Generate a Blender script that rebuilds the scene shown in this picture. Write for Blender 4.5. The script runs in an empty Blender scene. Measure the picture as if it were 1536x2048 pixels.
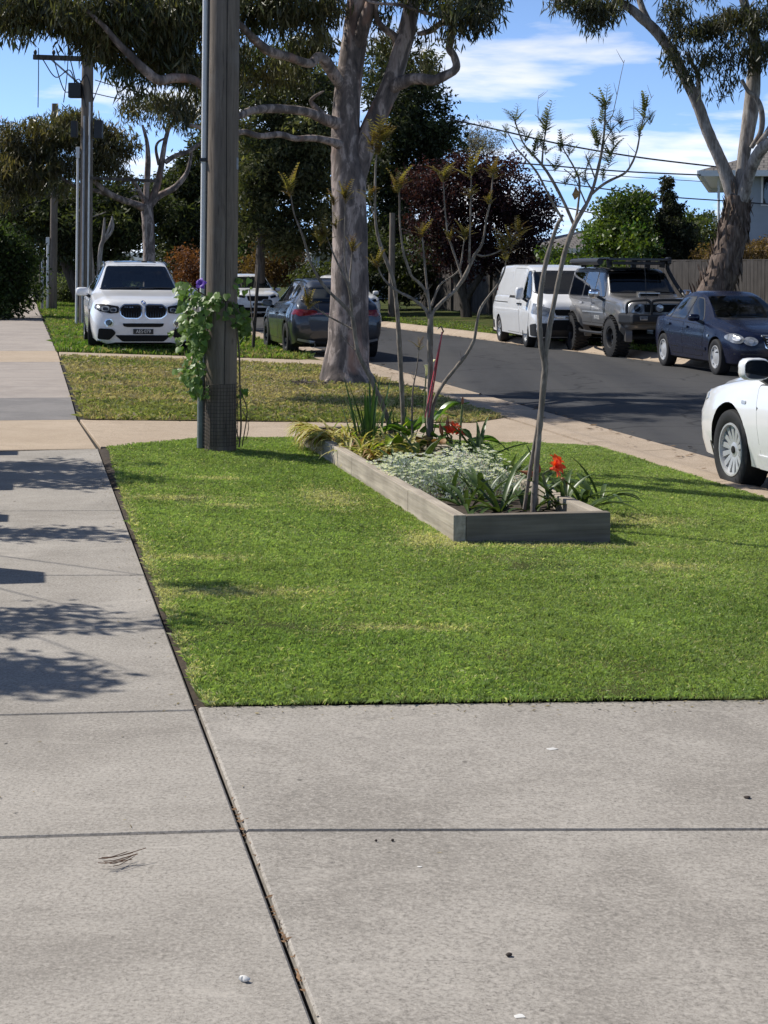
import bpy, bmesh, math, random
import numpy as np
from mathutils import Vector, Matrix, noise
from mathutils.bvhtree import BVHTree
from mathutils.geometry import delaunay_2d_cdt

random.seed(7)
RNG = np.random.default_rng(11)
scene = bpy.context.scene
COL = scene.collection

# ------------------------------------------------------------------ survey
# camera height, focal length in photo pixels, principal row, roll
FPX, CAMH, ROWH, ROLL = 3200.0, 1.5, 545.0, 0.010
CR, SR = math.cos(ROLL), math.sin(ROLL)
DIRS = Vector((-0.2158, 0.9764, 0))      # along the street
DIRT = Vector((0.9764, 0.2158, 0))       # across the street, to the right
ANG = math.atan2(0.2158, 0.9764)


def ray(px, py):
    u, v = px - 768.0, py - ROWH
    return (u * CR + v * SR) / FPX, -(-u * SR + v * CR) / FPX


def at(px, py, d):
    a, b = ray(px, py)
    return Vector((a * d, d, CAMH + b * d))


def gnd(px, py, z=0.0):
    a, b = ray(px, py)
    d = (z - CAMH) / b
    return Vector((a * d, d, z))


def st(s, t, z=0.0):
    p = DIRS * s + DIRT * t
    return Vector((p.x, p.y, z))


def to_st(p):
    return p.x * DIRS.x + p.y * DIRS.y, p.x * DIRT.x + p.y * DIRT.y


def zl(t):
    """height of the verge across the street: falls gently to the kerb"""
    return -0.035 * min(max(t - 0.6, 0.0), 4.9)


ROADZ = -0.24


def gst(px, py):
    """ground point on the sloping verge"""
    p = gnd(px, py, -0.05)
    for _ in range(6):
        s, t = to_st(p)
        p = gnd(px, py, zl(t))
    return to_st(p)


# ------------------------------------------------------------------ objects
def tag(o, label=None, cat=None, group=None, kind=None):
    if label: o['label'] = label
    if cat: o['category'] = cat
    if group: o['group'] = group
    if kind: o['kind'] = kind
    return o


def empty(name, loc=(0, 0, 0), rz=0.0, parent=None):
    o = bpy.data.objects.new(name, None)
    o.empty_display_size = 0.2
    COL.objects.link(o)
    o.location = loc
    o.rotation_euler = (0, 0, rz)
    if parent: o.parent = parent
    return o


def thing(name, label, cat, loc=(0, 0, 0), rz=0.0, group=None):
    return tag(empty(name, loc, rz), label, cat, group)


def link(name, me, parent=None):
    o = bpy.data.objects.new(name, me)
    COL.objects.link(o)
    if parent: o.parent = parent
    return o


class MB:
    """collects shapes and links them as one mesh object"""
    def __init__(self):
        self.v, self.f = [], []

    def add(self, verts, faces):
        n = len(self.v)
        self.v.extend([tuple(p) for p in verts])
        self.f.extend([tuple(i + n for i in f) for f in faces])

    def box(self, c, size, rz=0.0, M=None):
        hx, hy, hz = size[0] / 2, size[1] / 2, size[2] / 2
        pts = [Vector((x, y, z)) for z in (-hz, hz) for x, y in ((-hx, -hy), (hx, -hy), (hx, hy), (-hx, hy))]
        R = M if M is not None else Matrix.Rotation(rz, 3, 'Z')
        c = Vector(c)
        self.add([R @ p + c for p in pts],
                 [(3, 2, 1, 0), (4, 5, 6, 7), (0, 1, 5, 4), (1, 2, 6, 5), (2, 3, 7, 6), (3, 0, 4, 7)])

    def bar(self, a, b, w, h=None):
        a, b = Vector(a), Vector(b)
        q = (b - a).to_track_quat('Y', 'Z').to_matrix()
        self.box((a + b) / 2, (w, (b - a).length, h or w), M=q)

    def tube(self, pts, rad, n=8, cap=True, lump=0.0, flat=1.0):
        pts = [Vector(p) for p in pts]
        m = len(pts)
        if not hasattr(rad, '__len__'): rad = [rad] * m
        up = Vector((0.31, 0.17, 0.93))
        t0 = (pts[1] - pts[0]).normalized()
        if abs(t0.dot(up)) > 0.9: up = Vector((1, 0.1, 0))
        nrm = (up - t0 * up.dot(t0)).normalized()
        vs, fs = [], []
        for i in range(m):
            if i == 0: t = pts[1] - pts[0]
            elif i == m - 1: t = pts[-1] - pts[-2]
            else: t = pts[i + 1] - pts[i - 1]
            t = t.normalized() if t.length > 1e-9 else Vector((0, 0, 1))
            nrm = nrm - t * nrm.dot(t)
            nrm = nrm.normalized() if nrm.length > 1e-6 else t.orthogonal().normalized()
            b = t.cross(nrm)
            for k in range(n):
                a = 2 * math.pi * k / n
                d = nrm * math.cos(a) + b * math.sin(a) * flat
                r = rad[i]
                if lump:
                    p = pts[i] + d * r
                    r *= 1 + lump * noise.noise(p * (0.9 / max(r, 0.03)) ) + lump * 0.6 * noise.noise(p * (0.3 / max(r, 0.03)))
                vs.append(pts[i] + d * r)
        for i in range(m - 1):
            for k in range(n):
                k2 = (k + 1) % n
                fs.append((i * n + k, i * n + k2, (i + 1) * n + k2, (i + 1) * n + k))
        if cap:
            fs.append(tuple(range(n))[::-1])
            fs.append(tuple((m - 1) * n + k for k in range(n)))
        self.add(vs, fs)

    def lathe(self, prof, n=32, axis='z', c=(0, 0, 0), close=False):
        """prof: (r, h) pairs around an axis"""
        vs, fs = [], []
        m = len(prof)
        for r, h in prof:
            for k in range(n):
                a = 2 * math.pi * k / n
                x, y = r * math.cos(a), r * math.sin(a)
                p = (x, y, h) if axis == 'z' else ((h, x, y) if axis == 'x' else (x, h, y))
                vs.append((p[0] + c[0], p[1] + c[1], p[2] + c[2]))
        rng = range(m if close else m - 1)
        for i in rng:
            j = (i + 1) % m
            for k in range(n):
                k2 = (k + 1) % n
                fs.append((i * n + k, i * n + k2, j * n + k2, j * n + k))
        if not close:
            if prof[0][0] > 1e-6: fs.append(tuple(range(n))[::-1])
            if prof[-1][0] > 1e-6: fs.append(tuple((m - 1) * n + k for k in range(n)))
        self.add(vs, fs)

    def prism(self, poly, z0, z1):
        """poly of (x, y[, ztop]) corners"""
        n = len(poly)
        top = [(p[0], p[1], p[2] if len(p) > 2 else z1) for p in poly]
        bot = [(p[0], p[1], z0) for p in poly]
        self.add(top + bot, [tuple(range(n)), tuple(range(2 * n - 1, n - 1, -1))] +
                 [(i, n + i, n + (i + 1) % n, (i + 1) % n) for i in range(n)])

    def strap(self, base, az, length, width, lift, droop, seg=7, fold=0.25, twist=0.0):
        """a curved strap leaf with a fold along its midrib"""
        p = Vector(base)
        el = lift
        vs, fs = [], []
        for i in range(seg + 1):
            f = i / seg
            w = width * (0.55 + 0.9 * f) if f < 0.35 else width * (0.865) * (1 - ((f - 0.35) / 0.65) ** 2.2)
            w = max(w, width * 0.03)
            a = az + twist * f
            side = Vector((-math.sin(a), math.cos(a), 0))
            d = Vector((math.cos(a) * math.cos(el), math.sin(a) * math.cos(el), math.sin(el)))
            upv = side.cross(d)
            if upv.z < 0: upv = -upv
            vs += [p + side * w / 2 + upv * w * fold, p, p - side * w / 2 + upv * w * fold]
            if i < seg:
                p = p + d * (length / seg)
                el -= droop / seg
        for i in range(seg):
            o = i * 3
            fs += [(o, o + 1, o + 4, o + 3), (o + 1, o + 2, o + 5, o + 4)]
        self.add(vs, fs)

    def mesh(self, name, mat=None, smooth=None):
        me = bpy.data.meshes.new(name)
        me.from_pydata(self.v, [], self.f)
        me.update()
        bm = bmesh.new(); bm.from_mesh(me)
        bmesh.ops.recalc_face_normals(bm, faces=bm.faces)
        bm.to_mesh(me); bm.free()
        if mat: me.materials.append(mat)
        if smooth is not None: shade(me, smooth)
        return me

    def merge_into(self, o):
        bm = bmesh.new(); bm.from_mesh(o.data)
        bv = [bm.verts.new(p) for p in self.v]
        for f in self.f: bm.faces.new([bv[i] for i in f])
        bm.to_mesh(o.data); bm.free()
        shade(o.data, 1.0)

    def build(self, name, mat=None, parent=None, smooth=None, bevel=0.0):
        me = self.mesh(name, mat, None)
        if bevel:
            bm = bmesh.new(); bm.from_mesh(me)
            es = [e for e in bm.edges if len(e.link_faces) == 2 and e.calc_face_angle(0) > 0.6]
            bmesh.ops.bevel(bm, geom=es, offset=bevel, segments=2, affect='EDGES', profile=0.6)
            bm.to_mesh(me); bm.free()
        if smooth is not None: shade(me, smooth)
        return link(name, me, parent)


def shade(me, ang=0.7):
    me.polygons.foreach_set('use_smooth', [True] * len(me.polygons))
    try: me.set_sharp_from_angle(angle=ang)
    except Exception: pass


def curve_pts(ctrl, sub=6):
    """Catmull-Rom through control tuples of any length"""
    P = [np.array(c, float) for c in ctrl]
    P = [2 * P[0] - P[1]] + P + [2 * P[-1] - P[-2]]
    out = []
    for i in range(1, len(P) - 2):
        for k in range(sub):
            t = k / sub
            a, b, c, d = P[i - 1], P[i], P[i + 1], P[i + 2]
            out.append(0.5 * (2 * b + (c - a) * t + (2 * a - 5 * b + 4 * c - d) * t * t + (3 * b - a - 3 * c + d) * t ** 3))
    out.append(P[-2])
    return out


def np_mesh(name, V, Fq, mat, parent=None, col=None, nper=4):
    """fast mesh from arrays; faces all have nper corners; col per vertex"""
    me = bpy.data.meshes.new(name)
    nv, nf = len(V), len(Fq)
    me.vertices.add(nv); me.loops.add(nf * nper); me.polygons.add(nf)
    me.vertices.foreach_set('co', np.ascontiguousarray(V, dtype=np.float32).ravel())
    me.loops.foreach_set('vertex_index', np.ascontiguousarray(Fq, dtype=np.int32).ravel())
    me.polygons.foreach_set('loop_start', np.arange(0, nf * nper, nper, dtype=np.int32))
    me.update(calc_edges=True)
    if col is not None:
        ca = me.color_attributes.new('Col', 'FLOAT_COLOR', 'POINT')
        c4 = np.ones((nv, 4), np.float32); c4[:, :3] = col
        ca.data.foreach_set('color', c4.ravel())
    if mat: me.materials.append(mat)
    return link(name, me, parent)


# ------------------------------------------------------------------ materials
MATS = {}


class NT:
    def __init__(self, name):
        self.m = bpy.data.materials.new(name)
        self.m.use_nodes = True
        self.t = self.m.node_tree
        self.b = self.t.nodes['Principled BSDF']
        self.out = self.t.nodes['Material Output']

    def n(self, ty, **kw):
        nd = self.t.nodes.new(ty)
        for k, v in kw.items():
            if k in nd.inputs: nd.inputs[k].default_value = v
            else: setattr(nd, k, v)
        return nd

    def l(self, a, b): self.t.links.new(a, b)

    def coord(self, scale=(1, 1, 1), kind='Object', rot=(0, 0, 0)):
        tc = self.n('ShaderNodeTexCoord')
        mp = self.n('ShaderNodeMapping')
        mp.inputs['Scale'].default_value = scale
        mp.inputs['Rotation'].default_value = rot
        self.l(tc.outputs[kind], mp.inputs['Vector'])
        return mp.outputs['Vector']

    def noise(self, vec, scale, detail=4, rough=0.55, dist=0.0):
        nd = self.n('ShaderNodeTexNoise')
        nd.inputs['Scale'].default_value = scale
        nd.inputs['Detail'].default_value = detail
        nd.inputs['Roughness'].default_value = rough
        nd.inputs['Distortion'].default_value = dist
        self.l(vec, nd.inputs['Vector'])
        return nd.outputs['Fac']

    def ramp(self, fac, stops, interp='LINEAR'):
        r = self.n('ShaderNodeValToRGB')
        r.color_ramp.interpolation = interp
        e = r.color_ramp.elements
        while len(e) < len(stops): e.new(0.5)
        for i, (p, c) in enumerate(stops):
            e[i].position = p
            e[i].color = (*c, 1) if hasattr(c, '__len__') else (c, c, c, 1)
        self.l(fac, r.inputs['Fac'])
        return r.outputs['Color']

    def mix(self, fac, a, b, mode='MIX'):
        m = self.n('ShaderNodeMix', data_type='RGBA', blend_type=mode)
        for sock, val in ((m.inputs['Factor'], fac), (m.inputs['A'], a), (m.inputs['B'], b)):
            if sock.name != 'Factor':
                sock = [s for s in m.inputs if s.name == sock.name and s.type == 'RGBA'][0]
            else:
                sock = m.inputs[0]
            if hasattr(val, 'is_linked'): self.l(val, sock)
            elif hasattr(val, '__len__'): sock.default_value = (*val, 1)
            else: sock.default_value = val if sock.type == 'VALUE' else (val, val, val, 1)
        return [s for s in m.outputs if s.type == 'RGBA'][0]

    def bump(self, h, strength=0.3, dist=0.01):
        b = self.n('ShaderNodeBump')
        b.inputs['Strength'].default_value = strength
        b.inputs['Distance'].default_value = dist
        self.l(h, b.inputs['Height'])
        self.l(b.outputs['Normal'], self.b.inputs['Normal'])

    def set(self, **kw):
        for k, v in kw.items():
            k = k.replace('_', ' ')
            s = self.b.inputs[k]
            if hasattr(v, 'is_linked'): self.l(v, s)
            elif hasattr(v, '__len__') and len(v) == 3: s.default_value = (*v, 1)
            else: s.default_value = v
        return self


def flat(name, c, rough=0.6, metal=0.0, var=0.15, scale=12.0, bump=0.0, spec=0.5, coat=0.0):
    if name in MATS: return MATS[name]
    k = NT(name)
    v = k.coord()
    f = k.noise(v, scale, 5)
    col = k.ramp(f, [(0.3, [x * (1 - var) for x in c]), (0.7, [min(1, x * (1 + var)) for x in c])])
    k.set(Base_Color=col, Roughness=rough, Metallic=metal)
    k.b.inputs['Specular IOR Level'].default_value = spec
    k.b.inputs['Coat Weight'].default_value = coat
    k.b.inputs['Coat Roughness'].default_value = 0.04
    if bump: k.bump(f, bump, 0.01)
    MATS[name] = k.m
    return k.m


def paint(name, c, metal=0.0, rough=0.35, dirt=1.0):
    k = NT(name)
    v = k.coord()
    f = k.noise(v, 2.2, 6, 0.6)
    dust = k.noise(v, 28, 4, 0.6)
    tc = k.n('ShaderNodeTexCoord')
    sx = k.n('ShaderNodeSeparateXYZ'); k.l(tc.outputs['Object'], sx.inputs[0])
    low = k.ramp(sx.outputs['Z'], [(0.18, 0.5 * dirt), (0.62, 0.03 * dirt)])
    dm = k.mix(1.0, low, k.ramp(dust, [(0.35, 0.35), (0.7, 1.0)]), 'MULTIPLY')
    col = k.mix(dm, k.ramp(f, [(0.3, [x * 0.94 for x in c]), (0.7, c)]), (0.22, 0.19, 0.16))
    k.set(Base_Color=col, Metallic=metal)
    k.set(Roughness=k.ramp(f, [(0.3, rough), (0.7, rough + 0.1)]))
    k.b.inputs['Coat Weight'].default_value = 0.9
    k.b.inputs['Coat Roughness'].default_value = 0.05
    return k.m


def concrete(name, a, b, dark, pits=1.0):
    k = NT(name)
    v = k.coord()
    big = k.noise(v, 1.3, 6, 0.65, 0.8)
    mid = k.noise(v, 14, 9, 0.78)
    vs_ = k.coord((38, 105, 60), rot=(0, 0, 0.06))
    fine = k.noise(vs_, 1.0, 4, 0.75, 0.3)
    grit = k.noise(v, 85, 5, 0.85)
    spk = k.noise(v, 48, 4, 0.8)
    col = k.ramp(big, [(0.36, [x * 0.96 for x in a]), (0.64, b)])
    col = k.mix(k.ramp(mid, [(0.50, 0.0), (0.78, 0.6)]), col, [min(1, x * 1.2) for x in b])
    col = k.mix(k.ramp(mid, [(0.24, 0.55), (0.46, 0.0)]), col, [x * 0.78 for x in a])
    # trowel drags and pits, in zones
    zone = k.ramp(k.noise(v, 2.3, 4, 0.6), [(0.42, 0.12), (0.62, 1.0)])
    pit = k.ramp(fine, [(0.615, 0.0), (0.68, 0.85 * pits)])
    col = k.mix(k.mix(1.0, pit, zone, 'MULTIPLY'), col, dark)
    col = k.mix(k.ramp(spk, [(0.61, 0.0), (0.68, 0.85 * pits)]), col, dark)
    col = k.mix(k.ramp(spk, [(0.25, 0.5), (0.33, 0.0)]), col, [min(1, x * 1.45) for x in b])
    col = k.mix(k.ramp(grit, [(0.36, 0.75), (0.5, 0.0)]), col, [x * 0.5 for x in a])
    col = k.mix(k.ramp(grit, [(0.52, 0.0), (0.66, 0.6)]), col, [min(1, x * 1.45) for x in b])
    stn = k.ramp(k.noise(v, 0.6, 7, 0.75, 1.0), [(0.55, 0.0), (0.75, 0.3)])
    col = k.mix(stn, col, [x * 0.75 for x in a])
    scuff = k.noise(k.coord((1.1, 3.2, 1), rot=(0, 0, 0.5)), 1.6, 8, 0.75, 0.8)
    col = k.mix(k.ramp(scuff, [(0.56, 0.0), (0.74, 0.5)]), col, [min(1, x * 1.35) for x in b])
    col = k.mix(k.ramp(scuff, [(0.26, 0.45), (0.42, 0.0)]), col, [x * 0.62 for x in a])
    vo = k.n('ShaderNodeTexVoronoi'); vo.inputs['Scale'].default_value = 5.0; k.l(v, vo.inputs['Vector'])
    col = k.mix(k.ramp(vo.outputs['Distance'], [(0.035, 0.8 * pits), (0.055, 0.0)]), col, [x * 0.4 for x in a])
    k.set(Base_Color=col, Roughness=0.92)
    k.b.inputs['Specular IOR Level'].default_value = 0.25
    k.bump(k.mix(0.5, k.mix(0.5, fine, grit), mid), 0.35, 0.006)
    return k.m


def leafmat(name, rough=0.45, trans=0.35, spec=0.5):
    k = NT(name)
    a = k.n('ShaderNodeVertexColor'); a.layer_name = 'Col'
    k.set(Base_Color=a.outputs['Color'], Roughness=rough)
    k.b.inputs['Specular IOR Level'].default_value = spec
    tr = k.n('ShaderNodeBsdfTranslucent')
    br = k.mix(1.0, a.outputs['Color'], (1.5, 1.6, 0.7), 'MULTIPLY')
    k.l(br, tr.inputs['Color'])
    mx = k.n('ShaderNodeMixShader'); mx.inputs[0].default_value = trans
    k.l(k.b.outputs[0], mx.inputs[1]); k.l(tr.outputs[0], mx.inputs[2])
    k.l(mx.outputs[0], k.out.inputs['Surface'])
    return k.m


def plantmat(name, c1, c2, rough=0.4, trans=0.25, scale=9.0, stretch=(1, 1, 1)):
    k = NT(name)
    v = k.coord(stretch)
    f = k.noise(v, scale, 4)
    col = k.ramp(f, [(0.35, c1), (0.65, c2)])
    k.set(Base_Color=col, Roughness=rough)
    tr = k.n('ShaderNodeBsdfTranslucent')
    k.l(k.mix(1.0, col, (1.5, 1.5, 0.7), 'MULTIPLY'), tr.inputs['Color'])
    mx = k.n('ShaderNodeMixShader'); mx.inputs[0].default_value = trans
    k.l(k.b.outputs[0], mx.inputs[1]); k.l(tr.outputs[0], mx.inputs[2])
    k.l(mx.outputs[0], k.out.inputs['Surface'])
    return k.m


def barkmat(name, stops, stretch=(3, 3, 0.7), bump=0.5, scale=2.0, streak=None, lines=0.5):
    k = NT(name)
    v = k.coord(stretch)
    f = k.noise(v, scale, 7, 0.62, 0.5)
    g = k.noise(k.coord((14, 14, 2.2)), 2.0, 5, 0.6)
    col = k.ramp(f, stops)
    col = k.mix(k.ramp(g, [(0.35, lines), (0.55, 0.0)]), col, [x * 0.45 for x in stops[0][1]])
    if streak:
        col = k.mix(k.ramp(k.noise(k.coord((1.6, 1.6, 0.5)), 1.3, 3), [(0.58, 0.0), (0.68, 0.75)]), col, streak)
    k.set(Base_Color=col, Roughness=0.85)
    k.b.inputs['Specular IOR Level'].default_value = 0.25
    k.bump(k.mix(0.5, f, g), bump, 0.03)
    return k.m


def wood(name, c1, c2, axis=1, rough=0.85):
    k = NT(name)
    sc = [30, 30, 30]; sc[axis] = 1.2
    f = k.noise(k.coord(tuple(sc)), 1.0, 6, 0.6, 0.3)
    g = k.noise(k.coord(), 3.0, 4)
    col = k.ramp(f, [(0.3, c1), (0.7, c2)])
    col = k.mix(k.ramp(g, [(0.35, 0.35), (0.6, 0.0)]), col, [x * 0.5 for x in c1])
    k.set(Base_Color=col, Roughness=rough)
    k.b.inputs['Specular IOR Level'].default_value = 0.2
    k.bump(f, 0.5, 0.006)
    return k.m


def glass_dark(name, c=(0.006, 0.008, 0.010), rough=0.02):
    k = NT(name)
    f = k.noise(k.coord(), 3.0, 4)
    k.set(Base_Color=k.ramp(f, [(0.4, c), (0.7, [x * 1.8 for x in c])]), Roughness=rough)
    k.b.inputs['IOR'].default_value = 1.85
    k.b.inputs['Specular IOR Level'].default_value = 0.5
    return k.m


M = {}
M['path'] = concrete('path_concrete', (0.312, 0.286, 0.252), (0.418, 0.386, 0.343), (0.13, 0.115, 0.105))
M['tan'] = concrete('tan_concrete', (0.43, 0.34, 0.25), (0.50, 0.405, 0.305), (0.25, 0.19, 0.13), 0.6)
M['oldpath'] = concrete('old_footpath_concrete', (0.34, 0.30, 0.27), (0.42, 0.37, 0.33), (0.16, 0.14, 0.12), 0.6)
M['darkslab'] = concrete('dark_slab_concrete', (0.20, 0.19, 0.185), (0.26, 0.245, 0.235), (0.1, 0.1, 0.1), 0.6)
M['kerb'] = concrete('kerb_concrete', (0.40, 0.315, 0.23), (0.48, 0.39, 0.30), (0.22, 0.18, 0.14), 0.6)
M['joint'] = flat('joint_dirt', (0.018, 0.016, 0.013), 0.95, var=0.5, scale=40)
M['soil'] = flat('soil', (0.05, 0.037, 0.026), 0.95, var=0.5, scale=25, bump=0.6)
M['litter'] = flat('leaf_litter', (0.22, 0.13, 0.07), 0.9, var=0.5, scale=60)


def asphalt():
    k = NT('asphalt')
    v = k.coord()
    big = k.noise(k.coord((1, 0.25, 1), rot=(0, 0, -ANG)), 0.6, 5, 0.6)
    grit = k.noise(v, 60, 5, 0.85)
    mid = k.noise(v, 6, 5)
    col = k.ramp(big, [(0.3, (0.036, 0.037, 0.040)), (0.7, (0.058, 0.058, 0.061))])
    col = k.mix(k.ramp(grit, [(0.55, 0.0), (0.72, 0.6)]), col, (0.14, 0.136, 0.13))
    col = k.mix(k.ramp(mid, [(0.3, 0.5), (0.5, 0.0)]), col, (0.025, 0.026, 0.028))
    trk = k.noise(k.coord((0.75, 0.012, 1), rot=(0, 0, -ANG)), 1.6, 3, 0.5)
    col = k.mix(k.ramp(trk, [(0.45, 0.0), (0.62, 0.55)]), col, (0.083, 0.081, 0.079))
    oil = k.noise(v, 1.1, 5, 0.7)
    col = k.mix(k.ramp(oil, [(0.62, 0.0), (0.72, 0.7)]), col, (0.016, 0.016, 0.017))
    # sealed cracks
    vo = k.n('ShaderNodeTexVoronoi', feature='DISTANCE_TO_EDGE')
    vo.inputs['Scale'].default_value = 0.28
    wob = k.n('ShaderNodeTexNoise'); wob.inputs['Scale'].default_value = 1.2
    k.l(v, wob.inputs['Vector'])
    ad = k.n('ShaderNodeVectorMath', operation='ADD'); k.l(v, ad.inputs[0]); k.l(wob.outputs['Color'], ad.inputs[1])
    k.l(ad.outputs[0], vo.inputs['Vector'])
    crack = k.ramp(vo.outputs['Distance'], [(0.0, 0.8), (0.012, 0.0)])
    col = k.mix(crack, col, (0.012, 0.012, 0.013))
    k.set(Base_Color=col, Roughness=0.85)
    k.b.inputs['Specular IOR Level'].default_value = 0.3
    k.bump(grit, 0.5, 0.008)
    return k.m


M['asphalt'] = asphalt()


def turf(name, g1, g2, dry, amount):
    k = NT(name)
    v = k.coord()
    f = k.noise(v, 18, 6, 0.7)
    p = k.noise(v, 0.9, 5, 0.6)
    col = k.ramp(f, [(0.3, g1), (0.7, g2)])
    col = k.mix(k.ramp(p, [(0.5 - amount * 0.2, 0.0), (0.75 - amount * 0.2, 0.8)]), col, dry)
    k.set(Base_Color=col, Roughness=0.95)
    k.b.inputs['Specular IOR Level'].default_value = 0.1
    k.bump(f, 0.9, 0.04)
    return k.m


M['turf'] = turf('turf_base', (0.030, 0.045, 0.012), (0.07, 0.10, 0.025), (0.14, 0.12, 0.05), 0.3)
M['dryturf'] = turf('dry_turf_base', (0.075, 0.085, 0.03), (0.14, 0.13, 0.055), (0.22, 0.17, 0.10), 1.0)
M['earth'] = turf('far_ground', (0.05, 0.07, 0.025), (0.09, 0.10, 0.04), (0.16, 0.14, 0.08), 0.6)
M['leaf'] = leafmat('leaf', 0.42, 0.3)
M['leafsoft'] = leafmat('soft_leaf', 0.6, 0.35, 0.3)
M['grass'] = leafmat('grass_blade', 0.55, 0.4, 0.35)
M['gumbark'] = barkmat('gum_bark', [(0.30, (0.07, 0.060, 0.056)), (0.42, (0.15, 0.124, 0.113)), (0.50, (0.21, 0.172, 0.153)), (0.56, (0.47, 0.39, 0.345)), (0.63, (0.42, 0.33, 0.29)), (0.68, (0.13, 0.12, 0.117))],
                       streak=(0.42, 0.235, 0.17), stretch=(2.6, 2.6, 1.1), scale=1.9, lines=0.35, bump=0.5)
M['palebark'] = barkmat('pale_gum_bark', [(0.3, (0.10, 0.085, 0.075)), (0.42, (0.24, 0.205, 0.18)), (0.58, (0.47, 0.43, 0.39)), (0.75, (0.28, 0.25, 0.23))])
M['roughbark'] = barkmat('rough_bark', [(0.3, (0.07, 0.052, 0.042)), (0.5, (0.17, 0.125, 0.10)), (0.7, (0.30, 0.235, 0.19))], stretch=(9, 9, 1.0), bump=1.0)
M['darkbark'] = barkmat('dark_bark', [(0.3, (0.05, 0.042, 0.036)), (0.6, (0.13, 0.11, 0.095)), (0.75, (0.2, 0.17, 0.15))])
M['sapbark'] = barkmat('sapling_bark', [(0.3, (0.14, 0.115, 0.095)), (0.5, (0.25, 0.215, 0.18)), (0.7, (0.36, 0.32, 0.28))], stretch=(20, 20, 6), bump=0.4)
def polewood():
    k = NT('pole_wood')
    v = k.coord()
    f = k.noise(k.coord((11, 11, 0.9)), 1.3, 8, 0.7, 0.9)
    g = k.noise(k.coord((55, 55, 2.6)), 1.0, 6, 0.75, 0.4)
    h = k.noise(v, 2.6, 5, 0.6)
    col = k.ramp(f, [(0.3, (0.135, 0.112, 0.092)), (0.7, (0.275, 0.228, 0.182))])
    col = k.mix(k.ramp(g, [(0.34, 0.75), (0.46, 0.0)]), col, (0.055, 0.046, 0.040))
    col = k.mix(k.ramp(h, [(0.55, 0.0), (0.75, 0.5)]), col, (0.26, 0.245, 0.225))
    vo = k.n('ShaderNodeTexVoronoi'); vo.inputs['Scale'].default_value = 2.2; k.l(k.coord((1, 1, 0.55)), vo.inputs['Vector'])
    col = k.mix(k.ramp(vo.outputs['Distance'], [(0.03, 0.8), (0.06, 0.0)]), col, (0.035, 0.028, 0.024))
    k.set(Base_Color=col, Roughness=0.9)
    k.b.inputs['Specular IOR Level'].default_value = 0.2
    k.bump(k.mix(0.5, f, g), 0.7, 0.01)
    return k.m


M['polewood'] = polewood()
M['sleeper'] = wood('sleeper_wood_lit', (0.32, 0.275, 0.22), (0.60, 0.53, 0.43), 1)  # side planks: sunlit look put into the colour, paler than the cross planks
M['sleeperx'] = wood('sleeper_wood_shaded', (0.125, 0.108, 0.088), (0.27, 0.236, 0.192), 0)  # same timber darkened, the front face's shade put into the colour
M['paling'] = wood('paling_wood', (0.05, 0.045, 0.042), (0.115, 0.103, 0.095), 2)
M['white'] = flat('white_paint', (0.78, 0.78, 0.76), 0.5, var=0.05)
M['pvc'] = flat('pvc_pipe', (0.78, 0.78, 0.76), 0.45, var=0.06)
M['black'] = flat('black_rubber', (0.012, 0.012, 0.013), 0.75, var=0.3, scale=30)
M['plastic'] = flat('black_plastic', (0.018, 0.018, 0.019), 0.45, var=0.2, scale=20)
M['trim'] = flat('gloss_black_trim', (0.01, 0.01, 0.011), 0.18, var=0.2)
M['well'] = flat('dark_cavity', (0.006, 0.006, 0.006), 0.9)
M['chrome'] = flat('chrome', (0.75, 0.76, 0.78), 0.12, 1.0, var=0.05)
M['alloy'] = flat('alloy', (0.60, 0.61, 0.62), 0.35, 0.7, var=0.08)
M['hubcap'] = flat('hubcap_plastic', (0.50, 0.51, 0.52), 0.4, 0.3, var=0.08)
M['darkalloy'] = flat('dark_alloy', (0.05, 0.05, 0.053), 0.35, 0.6, var=0.15)
M['steel'] = flat('galvanised_steel', (0.33, 0.34, 0.35), 0.5, 0.6, var=0.15)
M['wire'] = flat('wire_rust', (0.06, 0.05, 0.045), 0.7, 0.3, var=0.3)
M['glass'] = glass_dark('car_glass')
M['interior'] = flat('dark_interior', (0.055, 0.055, 0.058), 0.85, var=.2)
M['seatcloth'] = flat('seat_cloth', (0.04, 0.04, 0.043), 0.8, var=.25)
def screenglass():
    k = NT('car_screen_glass')
    f = k.noise(k.coord(), 4.0, 4)
    tr = k.n('ShaderNodeBsdfTransparent'); k.l(k.ramp(f, [(.3, (.70, .74, .74)), (.7, (.78, .82, .82))]), tr.inputs['Color'])
    gl = k.n('ShaderNodeBsdfGlossy'); gl.inputs['Roughness'].default_value = .015; gl.inputs['Color'].default_value = (1, 1, 1, 1)
    fr = k.n('ShaderNodeFresnel'); fr.inputs['IOR'].default_value = 1.75
    mx = k.n('ShaderNodeMixShader')
    k.l(fr.outputs[0], mx.inputs[0]); k.l(tr.outputs[0], mx.inputs[1]); k.l(gl.outputs[0], mx.inputs[2])
    k.l(mx.outputs[0], k.out.inputs['Surface'])
    return k.m


M['screen'] = screenglass()
M['lamp'] = None
M['red'] = flat('red_lens', (0.17, 0.005, 0.007), 0.12, var=0.2, coat=1.0)
M['redtape'] = flat('red_tape', (0.42, 0.035, 0.05), 0.5, var=0.25)
M['platedark'] = flat('plate_black', (0.012, 0.012, 0.014), 0.4)
M['platetext'] = flat('plate_silver', (0.62, 0.62, 0.60), 0.4, var=0.05)


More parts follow.
